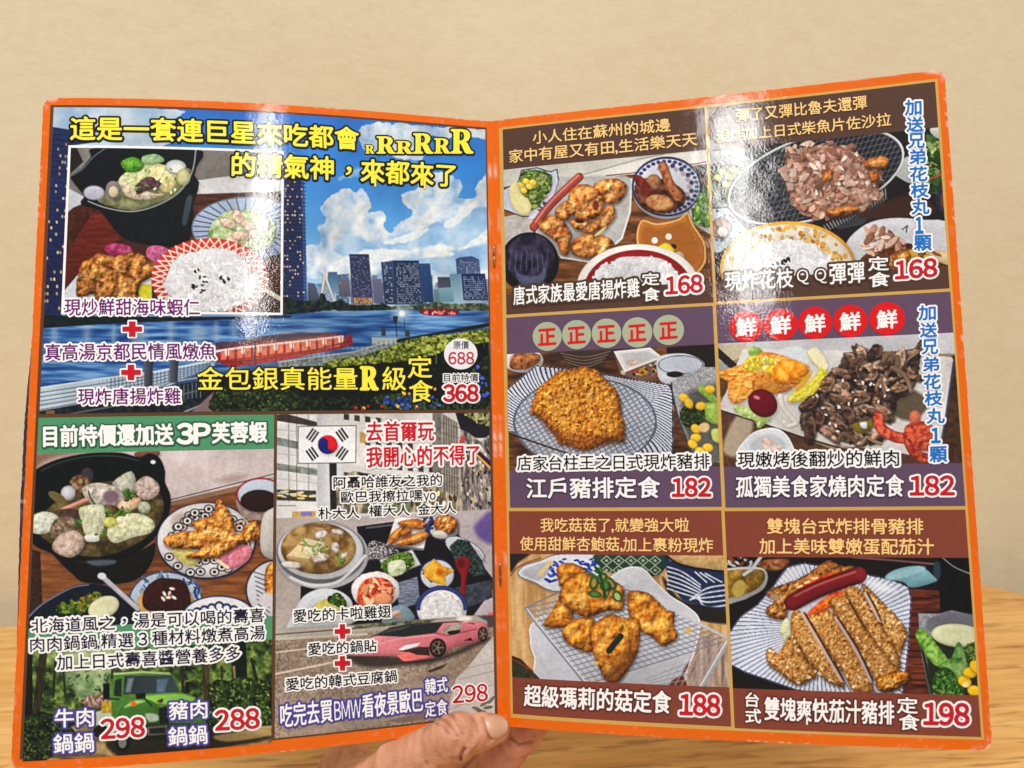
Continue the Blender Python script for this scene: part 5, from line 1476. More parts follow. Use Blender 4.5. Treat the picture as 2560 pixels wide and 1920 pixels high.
p.veg([(320, 910), (400, 870), (500, 875), (570, 930), (545, 1050), (420, 1185), (340, 1120)], 50, sz=22, base=((40, 70, 26), (96, 140, 54), (160, 190, 90)), pal=((140, 176, 76), (90, 134, 46), (184, 204, 120)))
for x, y in ((365, 960), (418, 968), (316, 990), (345, 1032), (390, 1000)): p.E(x, y, 29, 24, (246, 210, 90), 30, dome=0.4, dw=14)
p.P([(232, 1010), (290, 958), (325, 1050), (400, 1130), (392, 1212), (320, 1224), (250, 1140)], (226, 216, 158), dome=0.25, dw=24)
p.L([(425, 1320), (560, 1140), (785, 925)], 68, (168, 78, 68), sm=1, dome=0.5, dw=26).L([(440, 1280), (560, 1120), (775, 912)], 13, (222, 140, 128), sm=1, soft=12)
for q in ([(895, 1000), (960, 950), (1080, 942), (1162, 1000), (1112, 1112), (1010, 1135), (920, 1072)], [(595, 1190), (690, 1110), (710, 1250), (620, 1260)], [(455, 1290), (560, 1228), (660, 1278), (722, 1380), (712, 1450), (690, 1535), (640, 1522), (600, 1430), (500, 1360)],
          [(715, 1450), (830, 1368), (950, 1378), (1055, 1440), (1042, 1515), (880, 1568), (740, 1532)], [(715, 1260), (860, 1240), (950, 1180), (1045, 1148), (1068, 1230), (1000, 1312), (880, 1362), (755, 1332)],
          [(692, 1130), (725, 1020), (830, 982), (935, 1028), (975, 1110), (965, 1205), (860, 1268), (760, 1248), (688, 1195)]):
    p.fry(q, 0, ls=56, ts=44)
p.E(915, 1150, 26, 40, (104, 34, 18), soft=16, op=0.85).E(790, 1275, 36, 16, (60, 22, 12), soft=14).E(870, 1240, 30, 12, (80, 34, 18), soft=14, op=0.8)
p.P([(900, 1390), (1000, 1310), (960, 1380)], (206, 196, 140))
p.E(1475, 1030, 270, 226, (196, 200, 214)).E(1475, 1000, 276, 236, (36, 52, 104)).E(1475, 1002, 260, 220, (206, 208, 218))
for k in range(34):
    a = 2 * math.pi * k / 34
    p.E(1475 + 238 * math.cos(a), 1002 + 200 * math.sin(a), 17, 14, (52, 66, 118))
for k in range(20):
    a = -1.9 + 0.19 * k
    p.E(1475 + (178 + 22 * (k % 2)) * math.cos(a), 1002 + (150 + 20 * (k % 2)) * math.sin(a), 19, 19, (66, 70, 104) if k % 2 else (180, 160, 168))
p.P([(1220, 1000), (1330, 930), (1500, 960), (1620, 1050), (1600, 1150), (1450, 1215), (1280, 1170)], pal=[(54, 28, 18), (100, 56, 36), (136, 84, 54)], ts=36)
p.L([(1445, 840), (1490, 960), (1560, 1080)], 74, pal=[(140, 78, 44), (176, 108, 66), (196, 134, 92)], ts=24, dome=0.4, dw=24)
p.E(1372, 965, 58, 62, pal=[(150, 104, 70), (190, 146, 106)], dome=0.4).P([(1215, 940), (1270, 915), (1370, 1040), (1310, 1066)], pal=[(96, 28, 20), (150, 62, 44)], lump=0.5)
p.E(1420, 1128, 112, 64, pal=[(168, 112, 68), (196, 140, 90), (212, 164, 116)], rot=8, dome=0.4, dw=30)
p.P([(1650, 1200), (1700, 1130), (1850, 1120), (1850, 1400), (1680, 1290)], (190, 192, 190), sm=0)
p.veg([(1690, 1180), (1760, 1020), (1850, 940), (1850, 1300), (1690, 1290)], 40, sz=34, base=((40, 84, 24), (84, 140, 44), (130, 180, 80)), pal=((110, 170, 60), (70, 124, 36), (150, 196, 96)))
p.P([(1268, 1272), (1400, 1292), (1560, 1258), (1640, 1203), (1685, 1300), (1765, 1420), (1785, 1520), (1765, 1630), (1620, 1760), (1400, 1760), (1245, 1480)], (178, 116, 50), soft=7, rim=14, rimc=(222, 172, 106), dome=0.2)
p.P([(1300, 1320), (1420, 1330), (1600, 1290), (1720, 1440), (1740, 1560), (1600, 1700), (1400, 1700), (1280, 1470)], (160, 98, 40), soft=30, op=0.7)
p.E(1380, 1426, 25, 25, (236, 230, 222)).E(1490, 1396, 25, 25, (236, 230, 222)).E(1528, 1474, 25, 20, (38, 34, 36))
p.P([(1395, 1490), (1470, 1445), (1535, 1500), (1515, 1565), (1430, 1525)], (238, 208, 50), dome=0.3).E(1570, 1568, 48, 56, (192, 172, 142), dome=0.3)
p.E(392, 1600, 232, 238, (22, 22, 30)).E(400, 1570, 190, 196, pal=[(30, 28, 42), (54, 50, 72), (70, 66, 90)], ts=60)
for k in range(7): p.L([(250 + k * 40, 1500 + k * 6), (230 + k * 46, 1660)], 11, (92, 100, 128), op=0.6)
p.P([(280, 1660), (330, 1700), (480, 1690), (540, 1500), (500, 1760), (330, 1780)], (120, 132, 160), op=0.5, soft=20)
p.o('R3')
p.E(1250, 376, 486, 342, (230, 226, 220)).E(1250, 396, 428, 318, (152, 24, 30), dome=0.3, dw=80)
p.rice([(890, 330), (960, 200), (1030, 190), (1100, 140), (1240, 130), (1400, 140), (1500, 190), (1600, 330), (1600, 450), (890, 450)], 150, sz=28)
p.build('photo', LAYER * 3, d1, 'photo of fried chicken with sausage, salad and a blue patterned bowl')
t = Ink(1).text('R1', '小人住在蘇州的城邊', (420, 668), (1506, 566), 102, CREAM, None, 0, 0.012).text('R1', '家中有屋又有田', (235, 818), (1060, 742), 104, CREAM, None, 0, 0.012).text('R1', ',', (1070, 752), (1090, 750), 36, CREAM, None, 0, 0.02).text('R1', '生活樂天天', (1100, 738), (1716, 676), 104, CREAM, None, 0, 0.012)
t.build('lettering', d1)
BR = (74, 52, 38)
t = Ink(1).text('R3', '唐式家族最愛唐揚炸雞', (268, 516), (1262, 452), 148, WHT, BR, 0.12, 0.012).text('R3', '定', (1280, 362), (1416, 356), 96, WHT, BR, 0.17, 0.02).text('R3', '食', (1286, 487), (1422, 478), 104, WHT, BR, 0.17, 0.02)
t.build('dish_name', d1)
Ink(1).text('R3', '168', (1472, 430), (1756, 412), 136, RED, WHT, 0.12, 0.04).build('price', d1)

# squid with bonito flakes
d2, p = dish([(1770, 267), (2338, 206), (2373, 720), (1790, 755)], DARKB, (('R2', 0, 715), ('R2', 1725, 525)), (('R4', 0, 322), ('R4', 1805, 202)), 'brown panel of squid under bonito flakes in a wire basket')
p.a[:] = (40, 35, 38)
p.o('R2')
p.P([(-200, 650), (1900, 500), (1900, 1900), (-200, 1900)], (38, 33, 36), sm=0, tex=0.3, ts=60)
p.P([(-120, 730), (240, 690), (300, 900), (180, 1090), (60, 1160), (-120, 1170)], (136, 140, 140), sm=0, tex=0.15)
p.veg([(-120, 850), (110, 830), (230, 930), (160, 1070), (0, 1120), (-120, 1120)], 60, sz=24, base=((18, 36, 20), (40, 66, 30), (84, 110, 50)), pal=((60, 92, 40), (34, 60, 30), (110, 140, 60)))
for x, y in ((20, 885), (170, 900), (48, 985), (100, 870), (-20, 930), (70, 920)): p.E(x, y, 30, 24, (222, 210, 90), 20, dome=0.4)
p.P([(-120, 1180), (60, 1170), (220, 1350), (0, 1520), (-120, 1520)], (176, 188, 196), sm=0)
p.S([(-100, 1190), (60, 1190), (200, 1350), (0, 1500), (-100, 1500)], 26, 12, 8, [(90, 100, 120)])
p.E(10, 1330, 84, 86, (122, 84, 60), dome=0.2).E(20, 1360, 36, 40, (220, 214, 206))
p.P([(860, 1300), (1150, 1180), (1320, 1040), (1290, 1160), (1120, 1300), (940, 1340)], (66, 68, 74), sm=0)
for k in range(22): p.L([(820 + k * 23, 1310 - k * 14), (850 + k * 22, 1350 - k * 12)], 8, (150, 152, 158))
p.E(757, 925, 716, 322, (38, 38, 44), rot=-18)
for k in range(-20, 21):
    c = np.array([757 + k * 42, 925 - k * 5.0])
    p.L([c + (-150, 330), c + (150, -330)], 7, (128, 130, 138), op=0.55)
    c = np.array([757 + k * 20, 925 + k * 40.0])
    p.L([c + (-800, 170), c + (800, -190)], 7, (128, 130, 138), op=0.55)
# paint back what lies outside the basket's ring
r = p.cut(-200, 500, 1900, 1400)
sl, x, y = r
a_ = math.radians(-18)
Xr = (x - 757) * math.cos(a_) + (y - 925) * math.sin(a_)
Yr = -(x - 757) * math.sin(a_) + (y - 925) * math.cos(a_)
out = ((Xr / 716) ** 2 + (Yr / 322) ** 2 > 1.0)
bg = Print.__new__(Print)
bg.__dict__.update(p.__dict__)
bg.a = np.zeros_like(p.a)
bg.a[:] = (38, 33, 36)
bg.P([(-120, 730), (240, 690), (300, 900), (180, 1090), (60, 1160), (-120, 1170)], (136, 140, 140), sm=0, tex=0.15)
bg.veg([(-120, 850), (110, 830), (230, 930), (160, 1070), (0, 1120), (-120, 1120)], 60, sz=24, base=((18, 36, 20), (40, 66, 30), (84, 110, 50)), pal=((60, 92, 40), (34, 60, 30), (110, 140, 60)))
for x_, y_ in ((20, 885), (170, 900), (48, 985), (100, 870), (-20, 930), (70, 920)): bg.E(x_, y_, 30, 24, (222, 210, 90), 20, dome=0.4)
bg.P([(-120, 1180), (60, 1170), (220, 1350), (0, 1520), (-120, 1520)], (176, 188, 196), sm=0).S([(-100, 1190), (60, 1190), (200, 1350), (0, 1500), (-100, 1500)], 26, 12, 8, [(90, 100, 120)])
bg.E(10, 1330, 84, 86, (122, 84, 60), dome=0.2).E(20, 1360, 36, 40, (220, 214, 206))
bg.P([(860, 1300), (1150, 1180), (1320, 1040), (1290, 1160), (1120, 1300), (940, 1340)], (66, 68, 74), sm=0)
for k in range(22): bg.L([(820 + k * 23, 1310 - k * 14), (850 + k * 22, 1350 - k * 12)], 8, (150, 152, 158))
bg.P([(1300, 860), (1560, 720), (1720, 760), (1560, 1000), (1460, 960)], (176, 180, 178), sm=0)
bg.veg([(1620, 640), (1760, 560), (1790, 1000), (1650, 1050), (1560, 900)], 50, sz=36, base=((24, 48, 24), (52, 90, 40), (110, 150, 80)), pal=((80, 126, 54), (44, 84, 36), (150, 180, 110)))
bg.L([(1560, 980), (1760, 900)], 14, (180, 90, 60)).P([(1660, 540), (1800, 500), (1800, 620), (1700, 610)], (190, 192, 190))
bg.E(1800, 1100, 96, 140, (50, 52, 76), tex=0.3).E(1800, 1110, 60, 90, (120, 70, 50)).P([(1100, 1230), (1500, 1060), (1700, 1200), (1300, 1260)], (72, 46, 36), soft=40)
p.a[sl] = np.where(out[..., None], bg.a[sl], p.a[sl])
ring = [(757 + 716 * math.cos(t_) * math.cos(a_) - 322 * math.sin(t_) * math.sin(a_), 925 + 716 * math.cos(t_) * math.sin(a_) + 322 * math.sin(t_) * math.cos(a_)) for t_ in np.linspace(0, 2 * math.pi, 60)]
p.L(ring, 17, (170, 172, 178)).L([(x_ + 4, y_ - 6) for x_, y_ in ring], 7, (226, 228, 230))
p.P([(560, 720), (720, 680), (850, 668), (1000, 690), (1150, 790), (1270, 900), (1225, 1100), (1080, 1205), (850, 1240), (640, 1215), (540, 1050), (500, 860)], pal=[(84, 54, 46), (140, 100, 84), (186, 146, 128), (214, 184, 168)], ts=40, lump=0.7, ls=44, jag=20)
FK = [(222, 188, 166), (206, 166, 144), (184, 140, 118), (234, 210, 194), (166, 120, 100), (214, 178, 160), (140, 98, 82)]
REG = np.array([(560, 720), (720, 690), (850, 680), (1000, 700), (1150, 800), (1250, 900), (1210, 1100), (1080, 1190), (850, 1220), (640, 1200), (550, 1050), (520, 860)], float)


def flakes(p, reg, n, size):
    k = 0
    lo, hi = reg.min(0), reg.max(0)
    while k < n:
        c = lo + (hi - lo) * p.rng.rand(2)
        if poly_sd(c[:1, None], c[1:, None], reg)[0, 0] < 0: continue
        k += 1
        a2, f = p.rng.rand() * 6.28, size * (0.6 + 0.8 * p.rng.rand())
        q = [c + f * (0.45 + 0.75 * p.rng.rand()) * np.array([math.cos(t_) * math.cos(a2) - 0.5 * math.sin(t_) * math.sin(a2), math.cos(t_) * math.sin(a2) + 0.5 * math.sin(t_) * math.cos(a2)]) for t_ in (0, 0.9, 1.9, 3.1, 4.2, 5.3)]
        cc = np.array(FK[p.rng.randint(len(FK))], float)
        p.P([v_ + (6, 10) for v_ in q], (70, 44, 38), soft=16, op=0.55, sm=0)
        p.P(q, cc * (0.82 + 0.3 * p.rng.rand()), col2=np.minimum(cc * 1.16, 255) if p.rng.rand() < 0.5 else cc * 0.78, ang=p.rng.rand() * 360, soft=7, op=0.9, sm=0)


flakes(p, np.array([(520, 700), (720, 650), (880, 640), (1040, 680), (1190, 780), (1290, 900), (1250, 1120), (1090, 1210), (850, 1250), (620, 1220), (520, 1060), (480, 860)], float), 150, 46)
for q in ([(1145, 800), (1280, 758), (1332, 800), (1300, 852), (1158, 852)], [(840, 1195), (1000, 1148), (1090, 1160), (1082, 1205), (900, 1245)], [(1180, 880), (1252, 900), (1252, 962), (1190, 962)], [(806, 900), (880, 868), (894, 930), (820, 972)]): p.fry(q, 0, lump=0.4)
flakes(p, np.array([(600, 760), (1150, 820), (1150, 1120), (650, 1150)], float), 16, 34)
p.P([(1000, 1440), (1150, 1300), (1350, 1250), (1600, 1262), (1820, 1310), (1820, 1700), (1200, 1700), (1040, 1560)], (208, 208, 214), col2=(190, 190, 198))
p.P([(1120, 1560), (1300, 1470), (1500, 1450), (1720, 1540), (1820, 1560), (1820, 1700), (1140, 1700)], pal=[(56, 26, 14), (92, 52, 30), (130, 80, 48)], lump=0.5)
p.S([(1130, 1450), (1180, 1330), (1280, 1340), (1420, 1420), (1480, 1500), (1200, 1560)], 34, 46, 16, FK, sh=0.6)
p.fry([(1340, 1540), (1500, 1490), (1560, 1560), (1500, 1680), (1360, 1680)], 4)
p.E(1620, 1540, 130, 46, (206, 170, 44), rot=12, dome=0.3).P([(1640, 1500), (1820, 1530), (1820, 1620), (1700, 1580)], (218, 190, 150), lump=0.3).L([(1440, 1340), (1480, 1310), (1470, 1360)], 9, (40, 38, 44)).S([(1560, 1500), (1700, 1480), (1760, 1540), (1600, 1560)], 8, 36, 12, [(110, 64, 36), (140, 90, 50)])
p.E(538, 1645, 538, 370, (226, 164, 44)).E(538, 1650, 516, 350, (222, 214, 196))
p.S([(60, 1560), (250, 1360), (540, 1300), (830, 1360), (1010, 1560), (1000, 1750), (60, 1750)], 210, 20, 14, [(206, 150, 60), (222, 176, 90), (168, 120, 60), (196, 186, 170)])
p.rice([(170, 1640), (250, 1500), (380, 1440), (560, 1420), (720, 1450), (840, 1540), (910, 1640), (910, 1800), (170, 1800)], 240, sz=26)
p.S([(380, 1560), (560, 1560), (560, 1620), (380, 1620)], 14, 14, 8, [(30, 28, 30)])
p.build('photo', LAYER * 3, d2, 'photo of bonito flakes heaped in an oval wire basket')
t = Ink(1).text('R2', '彈了又彈比魯夫還彈', (130, 496), (1160, 388), 104, CREAM, None, 0, 0.012).text('R2', '現炸加上日式柴魚片佐沙拉', (-30, 660), (1350, 522), 100, CREAM, None, 0, 0.012)
t.build('lettering', d2)


def column(win, rows, par):
    t = Ink(1)
    for w_, ch, x0, x1, y0, y1 in rows:
        sl_ = (x1 - x0) * -0.04
        t.text(w_, ch, (x0 + 6, y1), (x1, y1 + sl_), y1 - y0, BLU, WHT, 0.12, 0.03 if ch != '1' else 0.05)
    t.build('side_lettering', par)


column('R2', [('R2', *r_) for r_ in (('加', 1455, 1588, 322, 440), ('送', 1468, 1604, 458, 570), ('兄', 1480, 1612, 585, 700), ('弟', 1490, 1622, 712, 826), ('花', 1494, 1634, 848, 962), ('枝', 1502, 1644, 978, 1090), ('丸', 1508, 1650, 1106, 1222), ('1', 1540, 1600, 1248, 1370), ('顆', 1528, 1668, 1392, 1510))], d2)
t = Ink(1).text('R4', '現炸花枝', (40, 405), (578, 376), 150, WHT, BR, 0.11, 0.012).text('R4', 'Q', (608, 356), (700, 350), 118, WHT, BR, 0.12, 0.0).text('R4', 'Q', (748, 348), (842, 342), 118, WHT, BR, 0.12, 0.0).text('R4', '彈彈', (865, 352), (1142, 336), 158, WHT, BR, 0.11, 0.012)
t.text('R4', '定', (1170, 245), (1330, 240), 108, WHT, BR, 0.16, 0.02).text('R4', '食', (1176, 376), (1340, 362), 112, WHT, BR, 0.16, 0.02).build('dish_name', d2)
Ink(1).text('R4', '168', (1386, 310), (1710, 288), 140, RED, WHT, 0.11, 0.045).build('price', d2)

# breaded cutlet
d3, p = dish([(1267, 796), (1782, 763), (1804, 1268), (1274, 1268)], PLUM, (('R3', 212, 900), ('R3', 1850, 828)), (('R5', 228, 546), ('R5', 1895, 526)), 'plum panel of a breaded pork cutlet on a striped plate')
p.a[:] = (90, 60, 38)
p.o('R3')
p.P([(100, 800), (1950, 760), (1950, 1900), (100, 1900)], pal=[(60, 38, 24), (94, 62, 40), (130, 90, 54)], ts=60, st=(3, 0.8), sm=0)
p.P([(1470, 850), (1900, 820), (1900, 1010), (1760, 1010), (1640, 900), (1480, 900)], (42, 32, 32), sm=0)
p.E(340, 950, 160, 98, (222, 222, 228)).E(350, 950, 120, 74, (200, 202, 210)).P([(240, 960), (280, 900), (460, 900), (470, 960), (380, 1015), (250, 1020)], pal=[(104, 56, 28), (168, 108, 64), (206, 150, 100)], lump=0.5)
p.P([(625, 870), (1045, 850), (1000, 940), (930, 1010), (850, 1040), (700, 970)], (72, 58, 52))
for k in range(4): p.L([(640 + k * 18, 895 + k * 24), (830, 925 + k * 26), (1030 - k * 20, 880 + k * 26)], 7, (150, 130, 116), sm=1, op=0.8)
p.P([(1060, 900), (1140, 1040), (1440, 935), (1400, 1085), (1270, 1105), (1110, 1066)], (122, 98, 84), sm=0)
p.S([(1080, 960), (1140, 1050), (1420, 960), (1390, 1075), (1130, 1060)], 30, 18, 14, [(60, 42, 38), (206, 196, 180), (150, 80, 60), (196, 150, 60)])
p.P([(1056, 880), (1345, 850), (1445, 930), (1142, 1045)], (222, 222, 222), sm=0, rim=12, rimc=(240, 240, 240)).P([(1110, 900), (1320, 878), (1400, 925), (1160, 1010)], (196, 198, 202), sm=0).P([(1150, 990), (1180, 950), (1260, 950), (1240, 985)], pal=[(190, 160, 150), (230, 214, 206)])
p.P([(1395, 950), (1480, 903), (1650, 903), (1775, 980), (1700, 1070), (1600, 1130), (1430, 1120)], (210, 214, 226)).E(1585, 985, 178, 74, (196, 202, 216), rim=8, rimc=(80, 84, 110)).E(1540, 1062, 66, 24, (44, 20, 16), soft=12)
PL = [(440, 990), (750, 1020), (1100, 1080), (1490, 1140), (1525, 1200), (1525, 1659), (1500, 1720), (1300, 1760), (1000, 1720), (700, 1659), (215, 1510), (200, 1190), (330, 1080)]
p.P(PL, (204, 209, 226), sm=0)
# the plate's fine ruled border and the wire rack
sl, x, y = p.cut(190, 980, 1540, 1790)
dd = poly_sd(x, y, np.array(PL, float))
ang = np.arctan2(y - 1390, (x - 870) * 0.8)
bow = ang + (dd / 900.0)
st_ = (np.sin(bow * 128) > 0.25) & (dd > 10)
p.put(sl, np.where(st_, 0.82, 0) * (dd > 0), (46, 50, 70))
p.put(sl, ((dd > 0) & (dd < 9)) * 0.9, (40, 44, 64))
q_ = np.hypot((x - 830) / 560, (y - 1440) / 350)
ins = q_ < 1
p.put(sl, ins * 0.8, (196, 201, 214))
m1 = np.abs(((x * 0.50 + y * 0.92) / 34) % 1 - 0.5) < 0.16
m2 = np.abs(((x * 0.86 - y * 0.55) / 40) % 1 - 0.5) < 0.15
p.put(sl, ins * (m1 | m2) * 0.62, (92, 98, 112))
p.put(sl, (np.abs(q_ - 1) < 0.018) * 0.9, (96, 102, 116))
p.L([(220, 1525), (700, 1690), (1000, 1740)], 12, (30, 32, 44))
p.fry([(535, 1110), (620, 1035), (700, 1025), (760, 1008), (822, 998), (925, 1030), (1000, 1110), (1062, 1170), (1112, 1280), (1118, 1380), (1142, 1450), (1140, 1560), (1132, 1595), (1050, 1590), (960, 1612), (870, 1655), (780, 1655), (700, 1620), (620, 1605), (600, 1540), (545, 1490), (480, 1410), (408, 1372), (400, 1330), (430, 1230), (460, 1170)], 1, jag=14, ls=24, ts=22, lump=0.75, dome=0.5, dw=70, con=0.8)
p.S([(560, 1120), (820, 1030), (1000, 1150), (1080, 1350), (1090, 1550), (800, 1620), (620, 1540), (460, 1350)], 190, 12, 8, [(232, 176, 84), (150, 84, 22), (214, 146, 54), (120, 62, 16)], op=0.8)
p.P([(460, 1390), (700, 1500), (1000, 1540), (1130, 1500), (1130, 1590), (860, 1650), (620, 1600)], (96, 46, 12), soft=60, op=0.35)
p.P([(1520, 1120), (1620, 1060), (1755, 1003), (1900, 1006), (1920, 1760), (1700, 1760), (1620, 1560), (1560, 1400), (1512, 1200)], (168, 168, 174), sm=0, tex=0.3, ts=9)
p.L([(1514, 1130), (1520, 1210), (1565, 1400), (1625, 1560), (1700, 1740)], 14, (70, 66, 70), sm=1, tex=0.5, ts=8)
p.P([(1600, 1240), (1760, 1170), (1900, 1180), (1900, 1760), (1700, 1720), (1620, 1500)], (70, 70, 64), soft=50, op=0.7)
p.P([(1715, 1180), (1770, 1148), (1880, 1260), (1880, 1310), (1800, 1262)], pal=[(120, 150, 60), (166, 196, 100)], dome=0.3).P([(1775, 1290), (1900, 1305), (1900, 1460), (1765, 1400)], pal=[(140, 176, 70), (180, 208, 112)], dome=0.3)
p.veg([(1580, 1370), (1640, 1300), (1740, 1300), (1775, 1390), (1720, 1470), (1610, 1470)], 60, sz=15, base=((20, 36, 18), (44, 68, 30), (84, 110, 54)), pal=((60, 90, 40), (30, 52, 24), (96, 124, 60)))
for x_, y_, a2 in ((1610, 1245, 20), (1705, 1492, 40), (1770, 1478, -20), (1705, 1562, 0), (1680, 1612, 40), (1800, 1640, 10), (1745, 1312, 0), (1815, 1180, 0), (1740, 1670, 20), (1650, 1290, 60)): p.E(x_, y_, 44, 34, (242, 198, 62), a2, dome=0.5, dw=18)
p.E(1770, 1484, 40, 34, (232, 196, 150), soft=16).P([(1830, 1500), (1900, 1500), (1900, 1600), (1840, 1580)], (196, 206, 110))
p.build('photo', LAYER * 3, d3, 'photo of a golden breaded cutlet on a striped square plate')
for k, (cx, cy, rx, ry) in enumerate(((532, 763, 115, 114), (764, 749, 115, 115), (1000, 738, 117, 116), (1243, 731, 119, 119), (1490, 712, 122, 119))):
    t = Ink(1).disc('R3', cx, cy, rx, ry, (170, 178, 150))
    t.text('R3', '正', (cx - 68, cy + 70), (cx + 68, cy + 60), 124, (214, 22, 20), None, 0, 0.035).build('badge', d3)
t = Ink(1).text('R5', '店家台柱王之日式現炸豬排', (297, 558), (1815, 542), 116, BLK, WHT, 0.13, 0.01).build('lettering', d3)
SH = (70, 52, 74)
t = Ink(1).text('R5', '江戶豬排定食', (370, 776), (1422, 772), 160, WHT, SH, 0.05, 0.02).build('dish_name', d3)
Ink(1).text('R5', '182', (1522, 762), (1820, 760), 142, RED, WHT, 0.10, 0.045).build('price', d3)

# stir-fried beef
d4, p = dish([(1791, 763), (2373, 728), (2416, 1266), (1813, 1268)], PLUM, (('R4', 0, 820), ('R4', 1838, 730)), (('R6', 30, 526), ('R6', 1920, 496)), 'plum panel of stir-fried beef slices with salad')
p.a[:] = (150, 130, 105)
p.o('R4')
p.P([(-80, 780), (2000, 640), (2000, 900), (700, 885), (-80, 930)], (192, 192, 198), sm=0)
p.P([(-80, 830), (200, 820), (235, 900), (60, 970), (-80, 960)], (188, 178, 152), sm=0).L([(-60, 850), (120, 1010)], 60, (44, 40, 42)).P([(-80, 900), (60, 1000), (20, 1060), (-80, 1060)], (150, 160, 166), sm=0)
p.P([(-80, 1330), (330, 1440), (900, 1659), (2000, 1500), (2000, 1900), (-80, 1900)], (96, 68, 50), sm=0, tex=0.2)
p.P([(1760, 940), (2000, 860), (2000, 1800), (1700, 1800)], (72, 52, 40), sm=0, tex=0.25, ts=40)
p.P([(20, 1659), (130, 1390), (260, 1430), (180, 1700)], (176, 160, 142), soft=30).P([(-40, 1120), (60, 1090), (40, 1220), (-60, 1230)], (110, 76, 44))
p.P([(180, 860), (900, 870), (1830, 925), (1845, 960), (1780, 1380), (1720, 1740), (1300, 1659), (900, 1620), (620, 1540), (330, 1444), (-20, 1335), (50, 1200)], (208, 205, 204), sm=0, tex=0.05, ts=70)
p.L([(-20, 1338), (330, 1448), (640, 1556), (1000, 1660), (1200, 1720)], 11, (40, 40, 50)).L([(1845, 960), (1785, 1380), (1722, 1740)], 16, (70, 80, 100))
p.P([(220, 860), (300, 846), (340, 900), (270, 960)], pal=[(120, 156, 70), (180, 204, 120)], lump=0.4)
p.P([(500, 860), (620, 840), (700, 900), (690, 980), (540, 930)], (206, 214, 216), soft=20)
p.P([(-40, 1055), (180, 978), (350, 886), (545, 930), (700, 1000), (665, 1100), (560, 1175), (440, 1215), (240, 1245), (140, 1295), (70, 1255), (55, 1120)], pal=[(176, 92, 30), (222, 136, 50), (240, 176, 90), (250, 206, 130)], ts=20, st=(2.2, 0.6), lump=0.8, ls=26, jag=8)
p.P([(280, 1080), (430, 1070), (560, 1170), (400, 1220), (260, 1180)], pal=[(140, 80, 30), (200, 130, 60), (170, 150, 60)], ts=16, lump=0.5)
p.S([(170, 960), (300, 920), (460, 960), (420, 1040), (200, 1010)], 50, 25, 21, [(246, 216, 84), (234, 196, 60), (250, 232, 130)], dome=0.5, sh=0.7)
p.P([(405, 1050), (480, 958), (600, 955), (690, 1020), (620, 1100), (460, 1122)], pal=[(214, 120, 24), (242, 160, 46), (250, 190, 90)], dome=0.3, ts=40)
p.P([(535, 1280), (560, 1220), (660, 1160), (750, 1080), (775, 1010), (715, 935), (695, 880), (760, 852), (845, 980), (832, 1095), (760, 1205), (640, 1275)], pal=[(200, 184, 40), (226, 212, 70), (240, 230, 120)], jag=5, lump=0.5, ls=20, dome=0.3, dw=20)
p.P([(695, 880), (762, 850), (845, 970), (840, 1020), (780, 1000), (720, 940)], (238, 230, 190), soft=14).P([(590, 1180), (660, 1090), (730, 1030), (700, 1110), (620, 1190)], (214, 170, 60), soft=14)
p.P([(110, 1310), (250, 1325), (400, 1400), (300, 1490), (275, 1430), (150, 1385)], pal=[(150, 186, 96), (194, 218, 140), (220, 232, 180)], lump=0.6, ls=22, jag=8)
p.E(337, 1290, 122, 104, (112, 18, 36), rot=38, dome=0.5, dw=50).E(290, 1245, 26, 14, (206, 130, 140), 20, soft=14)
p.L([(478, 1235), (500, 1320), (560, 1400), (600, 1450), (540, 1470), (510, 1440)], 46, (222, 216, 206), sm=1, dome=0.3, dw=18)
p.P([(1300, 1330), (1500, 1180), (1650, 1300), (1500, 1430)], (96, 84, 68), soft=30)
p.P([(635, 1350), (680, 1260), (760, 1200), (830, 1080), (930, 1000), (985, 915), (1130, 855), (1250, 905), (1330, 888), (1560, 865), (1575, 1000), (1520, 1200), (1400, 1265), (1380, 1380), (1225, 1455), (1200, 1520), (1285, 1580), (1200, 1625), (930, 1590), (780, 1520), (645, 1500)], pal=[(26, 20, 20), (58, 46, 42), (92, 76, 68), (128, 108, 98)], ts=44, lump=0.9, ls=52, jag=16)
p.rng = np.random.RandomState(5)
for _ in range(52):
    while True:
        c = np.array([640 + p.rng.rand() * 920, 870 + p.rng.rand() * 740])
        if poly_sd(c[:1, None], c[1:, None], np.array([(660, 1350), (830, 1080), (990, 930), (1130, 880), (1560, 890), (1500, 1190), (1380, 1370), (1220, 1440), (1240, 1580), (930, 1570), (670, 1480)], float))[0, 0] > 0: break
    a2 = p.rng.rand() * math.pi
    l, wd_ = 66 + 60 * p.rng.rand(), 24 + 24 * p.rng.rand()
    bend_ = (p.rng.rand() - 0.5) * 1.1
    blob = []
    for k in range(11):
        q = 2 * math.pi * k / 11
        rr_ = 0.82 + 0.36 * p.rng.rand()
        lx_, ly_ = math.cos(q) * l * rr_, math.sin(q) * wd_ * rr_ + bend_ * l * math.cos(q) ** 2
        blob.append(c + np.array([lx_ * math.cos(a2) - ly_ * math.sin(a2), lx_ * math.sin(a2) + ly_ * math.cos(a2)]))
    cc = np.array([(110, 84, 68), (144, 114, 96), (172, 142, 122), (126, 98, 76), (88, 66, 56)][p.rng.randint(5)])
    p.P([q + (9, 16) for q in blob], (22, 17, 17), soft=26, op=0.65)
    p.P(blob, pal=[cc * 0.62, cc, np.minimum(cc * 1.32, 255)], ts=30, st=(1.8, 0.8), lump=0.8, ls=46, dome=0.3, dw=20, jag=7, crisp=0.6, vol=0.3)
    e_ = [blob[k] * 0.86 + c * 0.14 for k in (6, 7, 8, 9)]
    p.L(e_, 12, np.minimum(cc + 58, 255), sm=1, soft=14, op=0.75)
